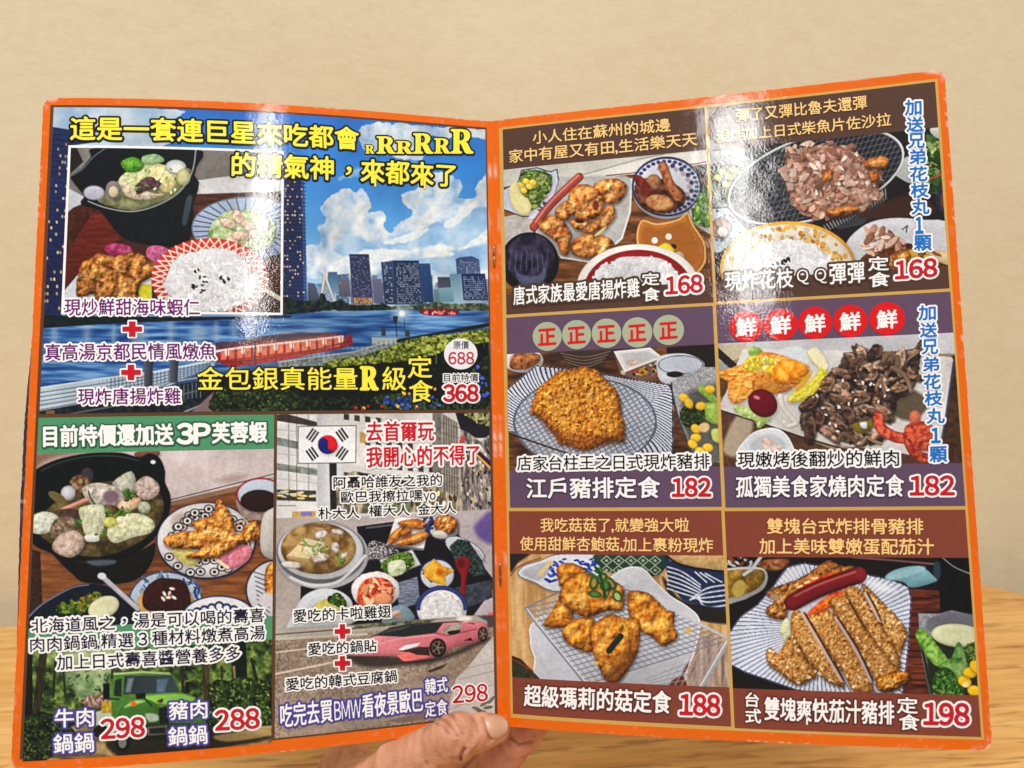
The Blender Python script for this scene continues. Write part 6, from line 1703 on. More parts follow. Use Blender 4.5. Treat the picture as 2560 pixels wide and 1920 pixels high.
p.S([(700, 1200), (1300, 1000), (1350, 1300), (900, 1560)], 22, 13, 7, [(226, 222, 220)])
p.L([(1290, 960), (1330, 905), (1400, 930), (1410, 990)], 34, (150, 122, 100), sm=1, dome=0.5).L([(1360, 1010), (1460, 1070), (1510, 1190)], 38, (150, 126, 106), sm=1, dome=0.5)
p.P([(1040, 1460), (1180, 1420), (1215, 1480), (1100, 1530)], (136, 116, 40), dome=0.3).P([(1105, 1445), (1160, 1440), (1155, 1490), (1115, 1480)], (226, 230, 236))
p.L([(1130, 1600), (1160, 1560), (1215, 1590), (1270, 1610)], 28, (176, 146, 116), sm=1, dome=0.5).L([(930, 1590), (980, 1530), (1070, 1590)], 40, (120, 98, 82), sm=1, dome=0.5)
OC = [(150, 50, 34), (196, 78, 54), (218, 112, 84)]
p.L([(1250, 1400), (1275, 1490), (1400, 1560), (1560, 1560)], 88, pal=OC, sm=1, dome=0.5, dw=30).P([(1460, 1480), (1560, 1430), (1680, 1470), (1690, 1640), (1560, 1660), (1470, 1590)], pal=OC, dome=0.4)
p.E(1540, 1400, 46, 54, (208, 116, 90), dome=0.4).L([(1660, 1560), (1570, 1590), (1560, 1680), (1640, 1720)], 58, pal=OC, sm=1, dome=0.5).L([(1480, 1600), (1530, 1690), (1620, 1740)], 60, pal=OC, sm=1, dome=0.5)
p.P([(140, 1720), (230, 1545), (360, 1488), (475, 1498), (565, 1600), (575, 1760)], (218, 222, 228), rim=12, rimc=(238, 240, 244)).P([(230, 1640), (340, 1540), (460, 1550), (520, 1640), (400, 1720)], (188, 194, 202), soft=24)
p.S([(340, 1580), (440, 1580), (480, 1680), (360, 1680)], 14, 26, 14, [(206, 170, 156), (230, 206, 196)])
p.build('photo', LAYER * 3, d4, 'photo of glossy stir-fried beef on a white plate with salad')
for k, (cx, cy, rx, ry) in enumerate(((207, 684, 132, 124), (478, 669, 133, 126), (750, 655, 135, 127), (1028, 640, 136, 128), (1318, 622, 142, 130))):
    t = Ink(1).disc('R4', cx, cy, rx, ry, (222, 16, 22))
    t.text('R4', '鮮', (cx - 80, cy + 80), (cx + 80, cy + 72), 140, WHT, None, 0, 0.03).build('badge', d4)
t = Ink(1).text('R6', '現嫩烤後翻炒的鮮肉', (140, 532), (1412, 520), 122, BLK, WHT, 0.13, 0.012).build('lettering', d4)
t = Ink(1).text('R6', '孤獨美食家燒肉定食', (126, 770), (1452, 762), 168, WHT, SH, 0.05, 0.016).build('dish_name', d4)
Ink(1).text('R6', '182', (1502, 752), (1846, 750), 150, RED, WHT, 0.10, 0.04).build('price', d4)
column('R4', [('R4', *r_) for r_ in (('加', 1562, 1700, 522, 636), ('送', 1574, 1710, 658, 770), ('兄', 1588, 1718, 790, 904), ('弟', 1596, 1728, 928, 1040), ('花', 1602, 1740, 1064, 1180), ('枝', 1610, 1754, 1198, 1310), ('丸', 1626, 1770, 1334, 1450), ('1', 1664, 1736, 1488, 1602))] + [('R6', '顆', 1650, 1790, 372, 492)], d4)

# fried mushrooms
d5, p = dish([(1274, 1277), (1804, 1277), (1827, 1815), (1281, 1785)], RUST, (('R5', 238, 1215), ('R5', 1928, 1228)), (('R7', 250, 942), ('R7', 1965, 1018)), 'rust red panel of fried mushrooms on a wire rack')
p.a[:] = (204, 164, 114)
p.o('R7')
p.P([(100, -100), (2100, -100), (2100, 1100), (100, 1100)], pal=[(184, 142, 94), (208, 168, 118), (222, 186, 138)], ts=60, st=(0.7, 5), sm=0)
p.P([(200, -60), (420, -60), (300, 40), (240, 110)], (46, 40, 40), soft=20)
p.L([(240, 140), (320, 60), (480, 0)], 16, (150, 104, 66), sm=1)
p.P([(295, 110), (350, 55), (480, 15), (600, -30), (910, -40), (955, 60), (900, 210), (640, 266), (520, 246), (430, 196), (325, 156)], (214, 220, 230), rim=9, rimc=(120, 116, 116))
p.P([(330, 120), (420, 60), (560, 30), (560, 90), (460, 180)], (176, 178, 188), soft=24).L([(470, 130), (560, 30)], 30, (222, 196, 130), soft=20)
p.S([(490, 200), (560, 60), (640, 10), (900, 0), (940, 80), (860, 210), (640, 250)], 60, 26, 11, [(46, 74, 170), (80, 106, 190), (40, 60, 150)], rot=(-30, 60))
p.P([(920, -40), (1460, -40), (1440, 110), (1300, 150), (1100, 120), (980, 96)], (44, 76, 58))
for k in range(5):
    for j in range(2):
        x_, y_ = 1000 + k * 96, 20 + j * 76
        p.L([(x_ - 44, y_), (x_, y_ - 36), (x_ + 44, y_), (x_, y_ + 36), (x_ - 44, y_)], 8, (170, 182, 160)).E(x_, y_, 12, 10, (170, 182, 160))
p.P([(1440, 150), (1500, 210), (1600, 330), (1980, 420), (1980, 520), (1700, 470), (1500, 300)], (52, 42, 38), soft=24)
p.P([(1445, -30), (1500, 20), (1700, 70), (1980, 100), (1960, 420), (1800, 392), (1600, 332), (1496, 210)], (38, 54, 92), sm=0)
for k in range(6): p.L([(1480, 70 + k * 34), (1600, 110 + k * 34), (1740, 210 + k * 22)], 11, (206, 212, 222), sm=1, tex=0.2)
for k in range(6): p.L([(1660 + k * 14, 330 - k * 6), (1790, 240 + k * 36), (1960, 210 + k * 40)], 11, (206, 212, 222), sm=1, tex=0.2)
for k in range(3): p.L([(1700 + k * 40, 110 + k * 6), (1790 + k * 60, 190)], 11, (206, 212, 222), tex=0.2)
p.P([(1480, -60), (1980, -60), (1980, 92), (1800, 84), (1620, 50), (1500, 0)], (208, 172, 120), tex=0.15).L([(1470, -20), (1600, 60), (1800, 96), (1980, 108)], 16, (26, 28, 34), sm=1)
p.P([(1690, 370), (1990, 420), (1990, 500), (1740, 490)], (40, 36, 34), soft=20)
p.P([(1000, 200), (1030, 150), (1150, 76), (1285, 78), (1385, 180), (1500, 292), (1640, 380), (1735, 480), (1722, 640), (1650, 860), (1500, 1020), (520, 1000), (430, 790), (395, 640), (450, 480)], (208, 211, 219), rim=10, rimc=(232, 234, 240), col2=(188, 190, 200), ang=80)
p.P([(440, 480), (640, 240), (1180, 240), (1700, 520), (1700, 640), (1300, 1000), (860, 990)], (180, 184, 194), sm=0, op=0.35, soft=40)
p.P([(1735, 600), (1980, 690), (1990, 1050), (1600, 1040), (1690, 830)], pal=[(140, 118, 104), (176, 152, 136), (196, 176, 160)], ts=40, st=(0.7, 5), sm=0)
p.P([(1500, 980), (1620, 900), (1650, 820), (1600, 900), (1640, 1040), (1500, 1040)], (110, 50, 30), soft=14)
TL_, TR_, BR_, BL_ = np.array((360, 395)), np.array((1150, 220)), np.array((1960, 650)), np.array((830, 1000))
for k in range(24):
    t_ = k / 23
    p.L([TL_ + (TR_ - TL_) * t_, BL_ + (BR_ - BL_) * t_], 9, (150, 154, 164))
for k in range(18):
    t_ = k / 17
    p.L([TL_ + (BL_ - TL_) * t_, TR_ + (BR_ - TR_) * t_], 9, (126, 130, 142))
for k in range(20):
    p.L([(1960 - 56 * k, 660 + 18 * k), (1790 - 56 * k, 1010 + 10 * k)], 8, (170, 172, 180), op=0.8) if k < 8 else None
for k in range(5): p.L([(1930 - 30 * k, 720 + 70 * k), (1300 + 20 * k, 960 + 16 * k)], 8, (150, 152, 162), op=0.8)
p.L([(360, 395), (450, 520), (840, 1000)], 24, (140, 146, 156)).L([(364, 388), (456, 514), (846, 992)], 8, (220, 224, 230)).L([(1150, 222), (1960, 635)], 22, (190, 194, 202)).L([(1955, 660), (1740, 1030)], 30, (170, 174, 182)).L([(1947, 656), (1732, 1026)], 9, (232, 234, 238)).L([(360, 395), (640, 260)], 14, (130, 134, 144))
for q in ([(615, 65), (720, 38), (832, 90), (832, 130), (720, 190), (640, 225), (615, 150)], [(500, 525), (560, 430), (640, 320), (735, 420), (705, 535), (600, 548)], [(655, 565), (760, 478), (885, 468), (905, 540), (892, 735), (760, 712), (668, 642)],
          [(632, 270), (690, 160), (800, 112), (900, 138), (1000, 168), (1095, 200), (1142, 270), (1122, 405), (1000, 415), (860, 464), (740, 422), (638, 345)],
          [(1165, 290), (1200, 256), (1330, 278), (1402, 340), (1470, 408), (1532, 430), (1532, 540), (1562, 600), (1530, 652), (1440, 694), (1360, 622), (1250, 562), (1178, 440)],
          [(865, 565), (940, 490), (1040, 438), (1120, 468), (1242, 480), (1264, 600), (1242, 745), (1180, 862), (1092, 975), (1008, 975), (948, 880), (900, 750)]):
    p.fry(q, 1, ls=58, ts=54, lump=0.65, dome=0.6, dw=50, con=0.85)
p.P([(980, 900), (1100, 800), (1180, 700), (1220, 760), (1090, 965), (1010, 965)], (90, 46, 14), soft=60, op=0.5)
SCN = [(34, 78, 40), (58, 112, 58), (96, 146, 80)]
for x_, y_, a2, b2, r_ in ((900, 195, 34, 54, 10), (965, 160, 36, 46, 40), (1030, 200, 34, 60, -40), (905, 285, 50, 26, 10), (1000, 270, 24, 56, 20), (1085, 300, 34, 46, -30), (940, 100, 30, 24, 0), (990, 220, 40, 40, 0)):
    p.E(x_, y_, a2 * 1.1, b2 * 1.05, SCN[0], r_).E(x_, y_, a2 * 0.92, b2 * 0.9, SCN[1], r_).E(x_, y_, a2 * 0.55, b2 * 0.6, (176, 140, 66) if b2 > 44 else (96, 130, 70), r_)
p.L([(860, 110), (920, 150), (1000, 190)], 22, SCN[1], sm=1).L([(910, 70), (950, 130), (990, 300)], 20, SCN[0], sm=1).E(1085, 305, 20, 30, (170, 186, 120), -30)
p.L([(1022, 732), (1060, 680), (1112, 618)], 48, (26, 54, 36), dome=0.4, dw=18).L([(1100, 540), (1130, 515), (1160, 580)], 16, (200, 186, 70), sm=1).E(1645, 570, 20, 26, (206, 166, 74)).E(920, 830, 20, 16, (206, 180, 110))
p.P([(180, 740), (330, 800), (480, 960), (180, 960)], (58, 60, 40), sm=0, tex=0.3).L([(240, 790), (420, 890)], 10, (150, 50, 40))
p.build('photo', LAYER * 3, d5, 'photo of fried mushrooms topped with green onion')
t = Ink(1).text('R5', '我吃菇菇了', (480, 1042), (1028, 1042), 110, CREAM, None, 0, 0.012).text('R5', ',', (1038, 1052), (1058, 1052), 36, CREAM, None, 0, 0.02).text('R5', '就變強大啦', (1068, 1042), (1650, 1042), 110, CREAM, None, 0, 0.012)
t.text('R5', '使用甜鮮杏鮑菇', (318, 1188), (1100, 1194), 110, CREAM, None, 0, 0.012).text('R5', ',', (1108, 1202), (1128, 1202), 36, CREAM, None, 0, 0.02).text('R5', '加上裹粉現炸', (1130, 1196), (1840, 1204), 112, CREAM, None, 0, 0.012).build('lettering', d5)
SR = (92, 40, 30)
t = Ink(1).text('R7', '超級瑪莉的菇定食', (350, 1166), (1506, 1226), 168, WHT, SR, 0.06, 0.02).build('dish_name', d5)
Ink(1).text('R7', '188', (1582, 1234), (1892, 1244), 160, RED, WHT, 0.10, 0.045).build('price', d5)

# sliced cutlet with sausage
d6, p = dish([(1813, 1276), (2416, 1276), (2450, 1843), (1835, 1819)], RUST, (('R6', 58, 1236), ('R6', 1968, 1250)), (('R8', 0, 1024), ('R8', 1848, 1090)), 'rust red panel of a sliced cutlet topped with a sausage')
p.a[:] = (28, 22, 22)
p.o('R8')
p.P([(1300, 240), (1570, 260), (1560, 440), (1390, 440), (1500, 1100), (1200, 1100)], pal=[(60, 28, 20), (98, 48, 32), (126, 66, 44)], ts=30, st=(5, 0.6), sm=0)
p.P([(1525, -60), (1900, -60), (1900, 480), (1550, 445)], (16, 15, 18), sm=0).L([(860, -6), (1200, 20), (1510, 48)], 14, (122, 84, 88)).L([(1560, -10), (1660, 70), (1800, 130)], 7, (150, 150, 150), sm=1)
p.P([(1500, 40), (1545, 40), (1550, 140), (1505, 190)], (50, 66, 78), soft=16)
p.E(240, 50, 150, 70, (40, 34, 36)).P([(110, 40), (200, 10), (350, 10), (330, 70), (240, 100), (140, 80)], pal=[(90, 46, 24), (150, 92, 54), (196, 150, 110)], lump=0.6)
p.P([(-200, 110), (100, 70), (185, 125), (160, 235), (60, 300), (-40, 340), (-200, 360)], (196, 196, 196)).P([(-200, 120), (100, 88), (165, 130), (130, 220), (0, 290), (-200, 310)], pal=[(104, 78, 24), (150, 118, 46), (186, 154, 80)], ts=60)
p.S([(-180, -10), (0, -20), (60, 60), (-150, 70)], 20, 26, 12, [(190, 190, 190), (60, 50, 50), (120, 70, 50)])
p.E(-40, 240, 50, 70, (190, 166, 90), 20, soft=16).L([(0, 130), (60, 90), (140, -20)], 26, (196, 202, 212))
PL6 = [(-30, 460), (100, 370), (230, 220), (340, 70), (480, 38), (600, 60), (980, 130), (1180, 172), (1300, 225), (1322, 330), (1300, 700), (1250, 1120), (850, 1120), (400, 1040), (0, 900), (-190, 800), (-160, 650)]
p.P(PL6, (206, 213, 228), sm=0)
sl, x, y = p.cut(-200, 30, 1340, 1140)
dd = poly_sd(x, y, np.array(PL6, float))
ang = np.arctan2(y - 560, (x - 620) * 0.85)
rad = np.hypot(x - 620, y - 560)
st_ = (np.sin(ang * 104 + rad / 70) > 0.55) & (dd > 8)
p.put(sl, np.where(st_, 0.6, 0), (74, 82, 120))
p.put(sl, ((dd > 0) & (dd < 9)) * 0.9, (50, 56, 90))
p.P([(260, 210), (350, 90), (470, 60), (420, 160)], (232, 236, 242), soft=40, op=0.7).P([(960, 170), (1100, 200), (1200, 260), (1050, 260)], (236, 240, 246), soft=40, op=0.7)
p.P([(1115, 155), (1200, 90), (1385, 64), (1505, 150), (1508, 188), (1330, 234), (1255, 190)], (124, 168, 180), dome=0.2, soft=8).P([(1120, 150), (1380, 64), (1420, 100), (1200, 170)], (150, 190, 200), soft=20)
p.fry([(175, 275), (300, 208), (450, 155), (600, 55), (680, 22), (760, 58), (872, 72), (800, 125), (520, 225), (420, 305), (340, 425), (332, 485), (200, 465), (172, 400), (240, 340)], 4, ls=30, ts=26)
p.E(245, 310, 46, 26, (176, 140, 110), 20, soft=12)
p.P([(410, 240), (540, 160), (690, 118), (760, 112), (520, 235)], pal=[(160, 40, 16), (206, 70, 24), (226, 120, 50)], lump=0.5)
for x_, y_ in ((500, 190), (560, 160), (440, 225)): p.E(x_, y_, 30, 9, (250, 220, 160), -20)
p.P([(485, 455), (560, 375), (680, 285), (795, 255), (810, 330), (660, 405), (560, 455)], pal=[(160, 40, 10), (224, 100, 30), (240, 150, 60)], ts=30, lump=0.5)
p.L([(385, 350), (600, 240), (905, 135)], 132, (124, 32, 38), sm=1, dome=0.65, dw=50).L([(400, 300), (600, 205), (880, 108)], 14, (206, 120, 118), sm=1, soft=14, op=0.8).L([(420, 400), (640, 290), (930, 180)], 22, (70, 14, 18), sm=1, soft=26, op=0.7).E(925, 130, 40, 60, (140, 46, 50), -20, soft=14, op=0.6)
p.P([(280, 560), (340, 470), (380, 560), (335, 660)], pal=[(190, 190, 150), (228, 228, 196)], lump=0.3)
S_ = dict(ls=20, ts=18, lump=0.6, con=0.9, dome=0.45, dw=40, jag=8)
SL = ([(925, 205), (1000, 255), (1100, 355), (1200, 455), (1284, 570), (1275, 660), (1200, 800), (1100, 630), (1030, 440)],
      [(795, 255), (880, 228), (965, 300), (1065, 500), (1185, 690), (1235, 860), (1130, 880), (1010, 700), (890, 500)],
      [(675, 330), (790, 298), (840, 345), (910, 455), (1010, 620), (1200, 860), (1298, 930), (1250, 1005), (1110, 1060), (1030, 960), (955, 820), (880, 680), (755, 500)],
      [(490, 480), (600, 428), (692, 418), (770, 545), (890, 725), (985, 905), (1015, 1060), (870, 1060), (775, 900), (610, 680)],
      [(372, 455), (400, 418), (450, 420), (510, 485), (610, 640), (710, 800), (798, 1000), (720, 1005), (600, 925), (450, 745), (375, 605)],
      [(182, 720), (215, 712), (270, 752), (330, 655), (390, 615), (465, 760), (575, 912), (520, 965), (415, 998), (280, 905), (185, 830)])
for q in SL:
    p.fry(q, 2, **S_)
    p.S(q, 34, 13, 9, [(232, 204, 160), (206, 164, 106), (240, 220, 186), (120, 76, 34)], op=0.85)
for a, b, c in (((455, 432), (560, 610), (765, 960)), ((720, 470), (880, 725), (1000, 970)), ((955, 280), (1010, 380), (1065, 490))):
    p.L([a, b, c], 26, (196, 166, 156), sm=1, soft=12).L([(a[0] + 22, a[1]), (b[0] + 22, b[1]), (c[0] + 18, c[1])], 12, (50, 30, 24), sm=1, soft=12)
p.L([(820, 320), (900, 470), (960, 560)], 10, (70, 40, 20), soft=12)
p.fry([(1060, 940), (1200, 890), (1300, 910), (1290, 970), (1190, 1030), (1060, 1040)], 1, ls=26)
p.P([(1376, 436), (1545, 440), (1640, 412), (1900, 480), (1900, 1150), (1480, 1150), (1430, 900), (1390, 700)], (152, 153, 164), sm=0, tex=0.25, ts=9)
p.P([(1440, 500), (1545, 445), (1640, 420), (1900, 480), (1900, 620), (1500, 600)], (116, 116, 128), soft=20, jag=6)
p.L([(1400, 690), (1445, 900), (1490, 1100)], 20, (40, 40, 46), tex=0.5, ts=8)
p.P([(1470, 640), (1900, 600), (1900, 1150), (1510, 1150)], (40, 48, 34), soft=40)
p.E(1690, 612, 212, 92, (220, 224, 182), rot=5, dome=0.35, dw=40)
p.P([(1352, 600), (1412, 556), (1490, 640), (1610, 800), (1590, 858), (1500, 842), (1400, 710)], pal=[(84, 136, 44), (124, 176, 72), (166, 204, 110)], ts=30, dome=0.4, dw=30)
p.P([(1540, 860), (1640, 780), (1690, 660), (1760, 770), (1780, 860), (1700, 1000)], pal=[(60, 100, 44), (110, 156, 80), (160, 190, 130)], ts=40, lump=0.3)
p.veg([(1490, 1100), (1500, 930), (1600, 860), (1690, 960), (1740, 1100)], 70, sz=16, base=((24, 60, 20), (52, 110, 34), (96, 160, 60)), pal=((70, 136, 46), (40, 90, 30), (120, 180, 80)))
p.veg([(1740, 700), (1880, 660), (1880, 830), (1780, 850)], 24, sz=18)
for x_, y_, a2 in ((1742, 975, 30), (1785, 905, 0), (1820, 1050, 20), (1830, 860, 50)): p.E(x_, y_, 58, 44, (240, 194, 34), a2, dome=0.5, dw=24)
p.E(1750, 1000, 26, 20, (240, 222, 160), soft=14)
p.build('photo', LAYER * 3, d6, 'photo of a sliced cutlet and sausage on a ruled white plate')
t = Ink(1).text('R6', '雙塊台式炸排骨豬排', (370, 1056), (1602, 1060), 122, CREAM, None, 0, 0.016).text('R6', '加上美味雙嫩蛋配茄汁', (310, 1216), (1686, 1222), 124, CREAM, None, 0, 0.016).build('lettering', d6)
t = Ink(1).text('R8', '台', (8, 1170), (116, 1176), 112, WHT, SR, 0.08, 0.02).text('R8', '式', (10, 1298), (132, 1304), 112, WHT, SR, 0.08, 0.02).text('R8', '雙塊爽快茄汁豬排', (160, 1276), (1182, 1312), 180, WHT, SR, 0.06, 0.016)
t.text('R8', '定', (1206, 1222), (1368, 1226), 124, WHT, SR, 0.08, 0.02).text('R8', '食', (1222, 1352), (1380, 1358), 122, WHT, SR, 0.08, 0.02).build('dish_name', d6)
Ink(1).text('R8', '198', (1420, 1312), (1772, 1320), 170, RED, WHT, 0.10, 0.045).build('price', d6)
bpy.data.objects.remove(_to)

# ------------------------------------------------------------------ the hand that holds the menu (a left hand, thumb in front, fingers behind)
def hp(x, y, d): return np.array([(x - 1280) / 1850 * d, -(y - 960) / 1850 * d, -d])


def hw(x, y): return 760 + x / 3.352, 1680 + y / 3.352


def cap(P, a, b, ra, rb):
    ab = b - a
    t = np.clip(((P - a) @ ab) / (ab @ ab), 0, 1)
    return np.linalg.norm(P - a - t[..., None] * ab, axis=-1) - (ra + (rb - ra) * t)


def smin(a, b, k):
    h = np.clip(0.5 + 0.5 * (b - a) / k, 0, 1)
    return b + (a - b) * h - k * h * (1 - h)


J = dict(wrist=hp(690, 2260, .372), fore=hp(470, 2560, .372), cmc=hp(880, 2030, .350), tm=hp(1000, 1915, .3395), tip_=hp(1140, 1842, .3325), tnail=hp(1206, 1828, .3375), tend=hp(1243, 1822, .3405),
         im=hp(868, 1930, .3815), ip=hp(1075, 2010, .3835), idd=hp(1244, 1905, .3710), it=hp(1338, 1796, .3640),
         mm=hp(840, 2020, .389), mp=hp(1060, 2120, .394), md=hp(1220, 2090, .384), mt=hp(1330, 2010, .377),
         rm=hp(835, 2105, .390), rp=hp(1010, 2230, .396), rd=hp(1160, 2190, .389), rt=hp(1260, 2130, .382),
         pm=hp(850, 2185, .386), pp=hp(980, 2310, .392), pd=hp(1090, 2280, .388), pt=hp(1170, 2240, .383))
GROOVES = [([(1130, 385), (1190, 415), (1240, 470), (1290, 540)], .00050), ([(1185, 325), (1250, 385), (1300, 455), (1335, 520)], .00042), ([(1225, 345), (1300, 400), (1345, 470)], .00030), ([(1100, 430), (1160, 455), (1215, 520)], .00030),
           ([(1345, 640), (1325, 680), (1312, 735)], .0011), ([(1738, 555), (1800, 612), (1905, 585)], .0007), ([(1440, 705), (1390, 765), (1340, 804)], .0006), ([(1500, 385), (1525, 470), (1565, 560)], .00055),
           ([(600, 596), (520, 640), (400, 655), (260, 700)], .0008), ([(990, 700), (1020, 735), (1035, 775)], .00035), ([(1410, 380), (1440, 430), (1460, 500)], .0003)]


def hand_sd(P):
    j = J
    th = cap(P, j['tend'], j['tnail'], .0062, .0074)
    th = smin(th, cap(P, j['tnail'], j['tip_'], .0074, .0098), .003)
    th = smin(th, cap(P, j['tip_'], j['tm'], .0099, .0108), .004)
    th = smin(th, cap(P, j['tm'], j['cmc'], .0112, .0165), .008)
    palm = cap(P, j['cmc'], j['wrist'], .0175, .0230)
    for a, r in (('im', .0125), ('mm', .0130), ('rm', .0125), ('pm', .0115)):
        palm = smin(palm, cap(P, j[a], j['wrist'], r, .0215), .010)
    palm = smin(palm, cap(P, j['im'], j['pm'], .0120, .0112), .008)
    palm = smin(palm, cap(P, j['cmc'] * 0.55 + j['tm'] * 0.45, j['im'], .0085, .0100), .010)
    palm = smin(palm, cap(P, j['wrist'], j['fore'], .0240, .0310), .014)
    d = smin(th, palm, .010)
    fing = None
    for n, r in (('i', (.0118, .0104, .0098, .0086)), ('m', (.0120, .0102, .0094, .0082)), ('r', (.0112, .0096, .0088, .0077)), ('p', (.0100, .0084, .0077, .0067))):
        ks = [j[n + 'm'], j[n + 'p'], j[n + 'd' if n != 'i' else 'idd'], j[n + 't']]
        f = smin(smin(cap(P, ks[0], ks[1], r[0], r[1]), cap(P, ks[1], ks[2], r[1], r[2]), .003), cap(P, ks[2], ks[3], r[2], r[3]), .003)
        fing = f if fing is None else smin(fing, f, .0012)
    d = smin(d, fing, .0022)
    return d


def grooved(P):
    d = hand_sd(P)
    X, Y = plan(P)
    gq = np.zeros_like(d)
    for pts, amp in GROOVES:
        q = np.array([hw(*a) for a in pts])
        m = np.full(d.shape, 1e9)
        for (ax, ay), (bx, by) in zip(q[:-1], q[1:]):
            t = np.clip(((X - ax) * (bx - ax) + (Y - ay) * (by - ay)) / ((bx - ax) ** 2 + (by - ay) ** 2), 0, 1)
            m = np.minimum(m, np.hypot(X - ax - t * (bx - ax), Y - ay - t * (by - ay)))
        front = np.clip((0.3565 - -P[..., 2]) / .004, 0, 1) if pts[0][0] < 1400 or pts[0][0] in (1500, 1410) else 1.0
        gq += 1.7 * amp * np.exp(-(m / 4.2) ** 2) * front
    lump = (fbm(P[..., 0] * 260, P[..., 1] * 260 + P[..., 2] * 190, 2, 31) - 0.5) * .0011
    return d + gq + lump


def surface_nets(f, org, h):
    s = f < 0
    nx, ny, nz = f.shape
    c = np.zeros((nx - 1, ny - 1, nz - 1), int)
    for a in (0, 1):
        for b in (0, 1):
            for e in (0, 1): c += s[a:nx - 1 + a, b:ny - 1 + b, e:nz - 1 + e]
    act = (c > 0) & (c < 8)
    idx = np.full(act.shape, -1)
    cells = np.argwhere(act)
    idx[act] = np.arange(len(cells))
    acc = np.zeros((len(cells), 3))
    cnt = np.zeros(len(cells))
    corner = [(a, b, e) for a in (0, 1) for b in (0, 1) for e in (0, 1)]
    for p in corner:
        for ax in range(3):
            if p[ax]: continue
            q = list(p)
            q[ax] = 1
            fp = f[cells[:, 0] + p[0], cells[:, 1] + p[1], cells[:, 2] + p[2]]
            fq = f[cells[:, 0] + q[0], cells[:, 1] + q[1], cells[:, 2] + q[2]]
            m = (fp < 0) != (fq < 0)
            t = np.where(m, fp / np.where(m, fp - fq, 1), 0)
            pos = np.tile(np.array(p, float), (len(cells), 1))
            pos[:, ax] += t
            acc += pos * m[:, None]
            cnt += m
    V = org + (cells + acc / cnt[:, None]) * h
    quads = []
    for ax in range(3):
        o1, o2 = [(1, 2), (2, 0), (0, 1)][ax]
        sl0, sl1 = [slice(1, -1)] * 3, [slice(1, -1)] * 3
        sl0[ax], sl1[ax] = slice(0, -1), slice(1, None)
        e = np.argwhere(s[tuple(sl0)] != s[tuple(sl1)])
        off = np.ones(3, int)
        off[ax] = 0
        e = e + off
        fl_ = s[e[:, 0], e[:, 1], e[:, 2]]
        d1, d2 = np.zeros(3, int), np.zeros(3, int)
        d1[o1], d2[o2] = 1, 1
        q = [idx[tuple((e - u).T)] for u in (d1 + d2, d2, 0 * d1, d1)]
        q = np.stack(q, 1)
        q[~fl_] = q[~fl_][:, ::-1]
        quads.append(q)
    return V, np.concatenate(quads)


def skin_material():
    k = NT('skin')
    att = k.n('ShaderNodeAttribute', attribute_name='ink')
    g_ = k.n('ShaderNodeNewGeometry')
    v = k.n('ShaderNodeTexVoronoi', {'Vector': g_.outputs['Position'], 'Scale': 620.0}, feature='DISTANCE_TO_EDGE')
    n = k.n('ShaderNodeTexNoise', {'Vector': g_.outputs['Position'], 'Scale': 420.0, 'Detail': 3.0})
    ad = k.n('ShaderNodeMath', {0: v.outputs['Distance'], 1: n.outputs[0]}, operation='ADD')
    b = k.n('ShaderNodeBump', {'Height': ad.outputs[0], 'Strength': 0.6, 'Distance': 0.0005})
    k.set(Base_Color=att.outputs['Color'], Roughness=0.5, Normal=b.outputs[0])
    k.b.inputs['Specular IOR Level'].default_value = 0.35
    k.b.inputs['Subsurface Weight'].default_value = 0.18
    k.b.inputs['Subsurface Radius'].default_value = (1.0, 0.35, 0.2)
    k.b.inputs['Subsurface Scale'].default_value = 0.004
    return k.m


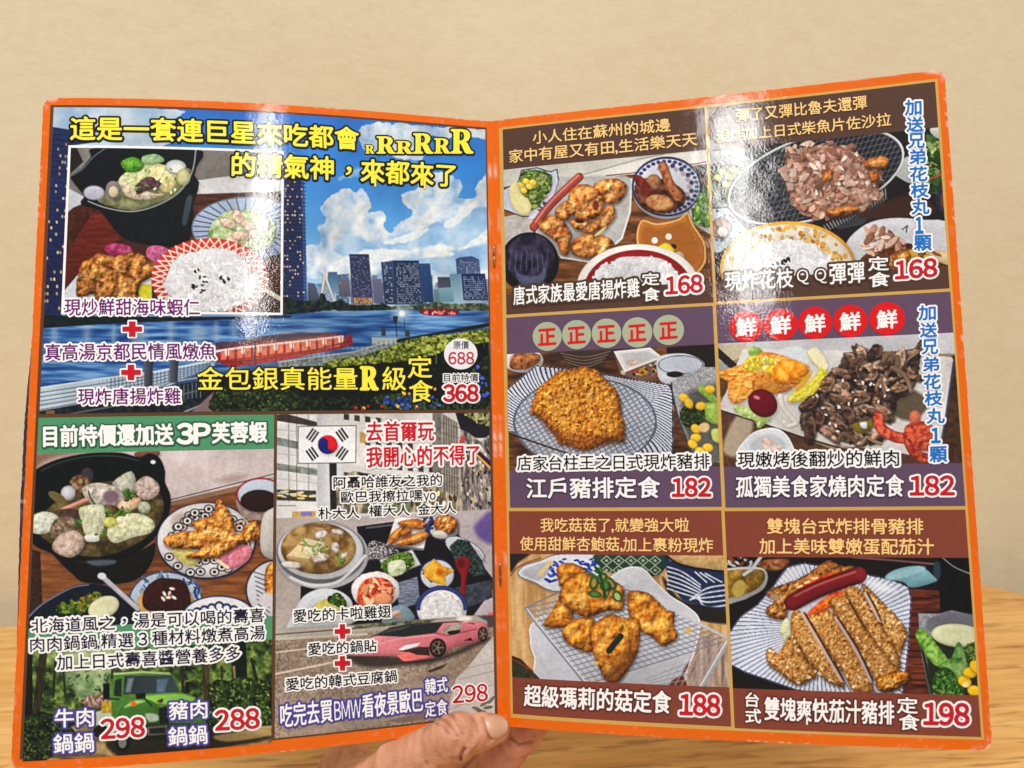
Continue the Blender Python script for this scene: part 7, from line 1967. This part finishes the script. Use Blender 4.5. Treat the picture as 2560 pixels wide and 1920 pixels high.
def build_hand():
    h = 0.0009
    lo = np.array([-.215, -.350, -.425])
    hi = np.array([.030, -.140, -.315])
    n = np.ceil((hi - lo) / h).astype(int)
    ax = [lo[i] + np.arange(n[i]) * h for i in range(3)]
    f = np.empty(tuple(n), np.float32)
    for i0 in range(0, n[0], 24):
        X, Y, Z = np.meshgrid(ax[0][i0:i0 + 24], ax[1], ax[2], indexing='ij')
        f[i0:i0 + 24] = grooved(np.stack([X, Y, Z], -1))
    # keep the box closed where the forearm leaves it
    f[0], f[-1], f[:, 0], f[:, -1], f[:, :, 0], f[:, :, -1] = (np.maximum(q, .001) for q in (f[0], f[-1], f[:, 0], f[:, -1], f[:, :, 0], f[:, :, -1]))
    V, Q = surface_nets(f, lo, h)
    root = empty('person', to_world(J['wrist']))
    tag(root, 'left hand pinching the bottom of the open menu, thumb in front and fingers behind', 'person')
    nz = fbm(V[:, 0] * 120, V[:, 1] * 120 + V[:, 2] * 80, 3, 41)[:, None]
    nf = fbm(V[:, 0] * 700, V[:, 1] * 700 + V[:, 2] * 300, 2, 44)[:, None]
    nz = np.clip(0.5 + (nz - 0.5) * 1.6, 0, 1)
    base = lin((194, 136, 104)) * (1 - nz) + lin((214, 156, 124)) * nz
    X, Y = plan(V)
    red = np.clip(1 - cap(V, J['idd'], J['it'], .007, .006) / .006, 0, 1)[:, None] * 0.75
    kn = np.exp(-(np.linalg.norm(V - J['tip_'], axis=1) / .011) ** 2)[:, None] * 0.25
    tp = np.exp(-(np.linalg.norm(V - J['tend'], axis=1) / .008) ** 2)[:, None] * 0.35
    m = np.clip(red + kn + tp, 0, 0.9)
    base = base * (1 - m) + lin((204, 128, 108)) * m
    gv = np.clip((grooved(V) - hand_sd(V)) / .0008, 0, 1)[:, None] * 0.62  # crease shade put into the skin colour along the grooves
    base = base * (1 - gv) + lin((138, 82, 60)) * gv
    base *= 0.93 + 0.14 * nf
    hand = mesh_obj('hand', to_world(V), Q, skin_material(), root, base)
    # the thumb nail: a thin curved plate lying on the thumb
    oc = [(1508, 385), (1545, 362), (1600, 358), (1655, 372), (1694, 405), (1711, 448), (1698, 500), (1660, 540), (1615, 562), (1572, 552), (1545, 505), (1522, 440)]
    oc = np.array([hw(*a) for a in oc])
    out = []
    k = len(oc)
    for i in range(k):
        p0, p1, p2, p3 = oc[i - 1], oc[i], oc[(i + 1) % k], oc[(i + 2) % k]
        for t in (0, .33, .66): out.append(0.5 * (2 * p1 + (p2 - p0) * t + (2 * p0 - 5 * p1 + 4 * p2 - p3) * t * t + (3 * p1 - p0 - 3 * p2 + p3) * t ** 3))
    out = np.array(out)
    cen = out.mean(0)
    rings = np.linspace(0.001, 1, 12)
    pts = np.concatenate([cen + (out - cen) * r for r in rings])
    dirs = np.stack([(pts[:, 0] - 1280) / 1850, -(pts[:, 1] - 960) / 1850, -np.ones(len(pts))], 1)
    t = np.full(len(pts), .318)
    for _ in range(60): t = t + 0.8 * np.clip(hand_sd(dirs * t[:, None]), -.004, .004)
    S = dirs * t[:, None]
    S = S - dirs * np.where(t > .352, t - .3485, 0)[:, None]
    e = 3e-4
    N = np.stack([hand_sd(S + np.eye(3)[i] * e) - hand_sd(S - np.eye(3)[i] * e) for i in range(3)], 1)
    N /= np.linalg.norm(N, axis=1)[:, None]
    rr = np.repeat(rings, len(out))
    lift = .00075 * (1 - rr ** 4) + .00015
    top = S + N * lift[:, None]
    nr, no = len(rings), len(out)
    idx = np.arange(nr * no).reshape(nr, no)
    q = np.stack([idx[:-1], idx[1:], np.roll(idx[1:], -1, 1), np.roll(idx[:-1], -1, 1)], -1).reshape(-1, 4)
    skirt = S[idx[-1]] - N[idx[-1]] * .0009
    sid = nr * no + np.arange(no)
    q2 = np.stack([idx[-1], sid, np.roll(sid, -1), np.roll(idx[-1], -1)], -1)
    allv = np.concatenate([top, skirt])
    col = np.tile(lin((204, 156, 126)), (len(allv), 1))
    edge = np.clip((np.concatenate([pts, pts[idx[-1]]])[:, 0] - hw(1672, 0)[0]) / 6, 0, 1)[:, None]
    moon = np.clip(1 - np.hypot(np.concatenate([pts, pts[idx[-1]]])[:, 0] - hw(1535, 0)[0], np.concatenate([pts, pts[idx[-1]]])[:, 1] - hw(0, 450)[1]) / 14, 0, 1)[:, None] * 0.5
    col = col * (1 - edge * 0.5) + lin((232, 206, 184)) * edge * 0.5
    col = col * (1 - moon) + lin((226, 190, 168)) * moon
    kn_ = NT('nail')
    att = kn_.n('ShaderNodeAttribute', attribute_name='ink')
    kn_.set(Base_Color=att.outputs['Color'], Roughness=0.28)
    kn_.b.inputs['Subsurface Weight'].default_value = 0.1
    kn_.b.inputs['Subsurface Scale'].default_value = 0.002
    mesh_obj('nail', to_world(allv), np.concatenate([q, q2]), kn_.m, hand, col)


build_hand()
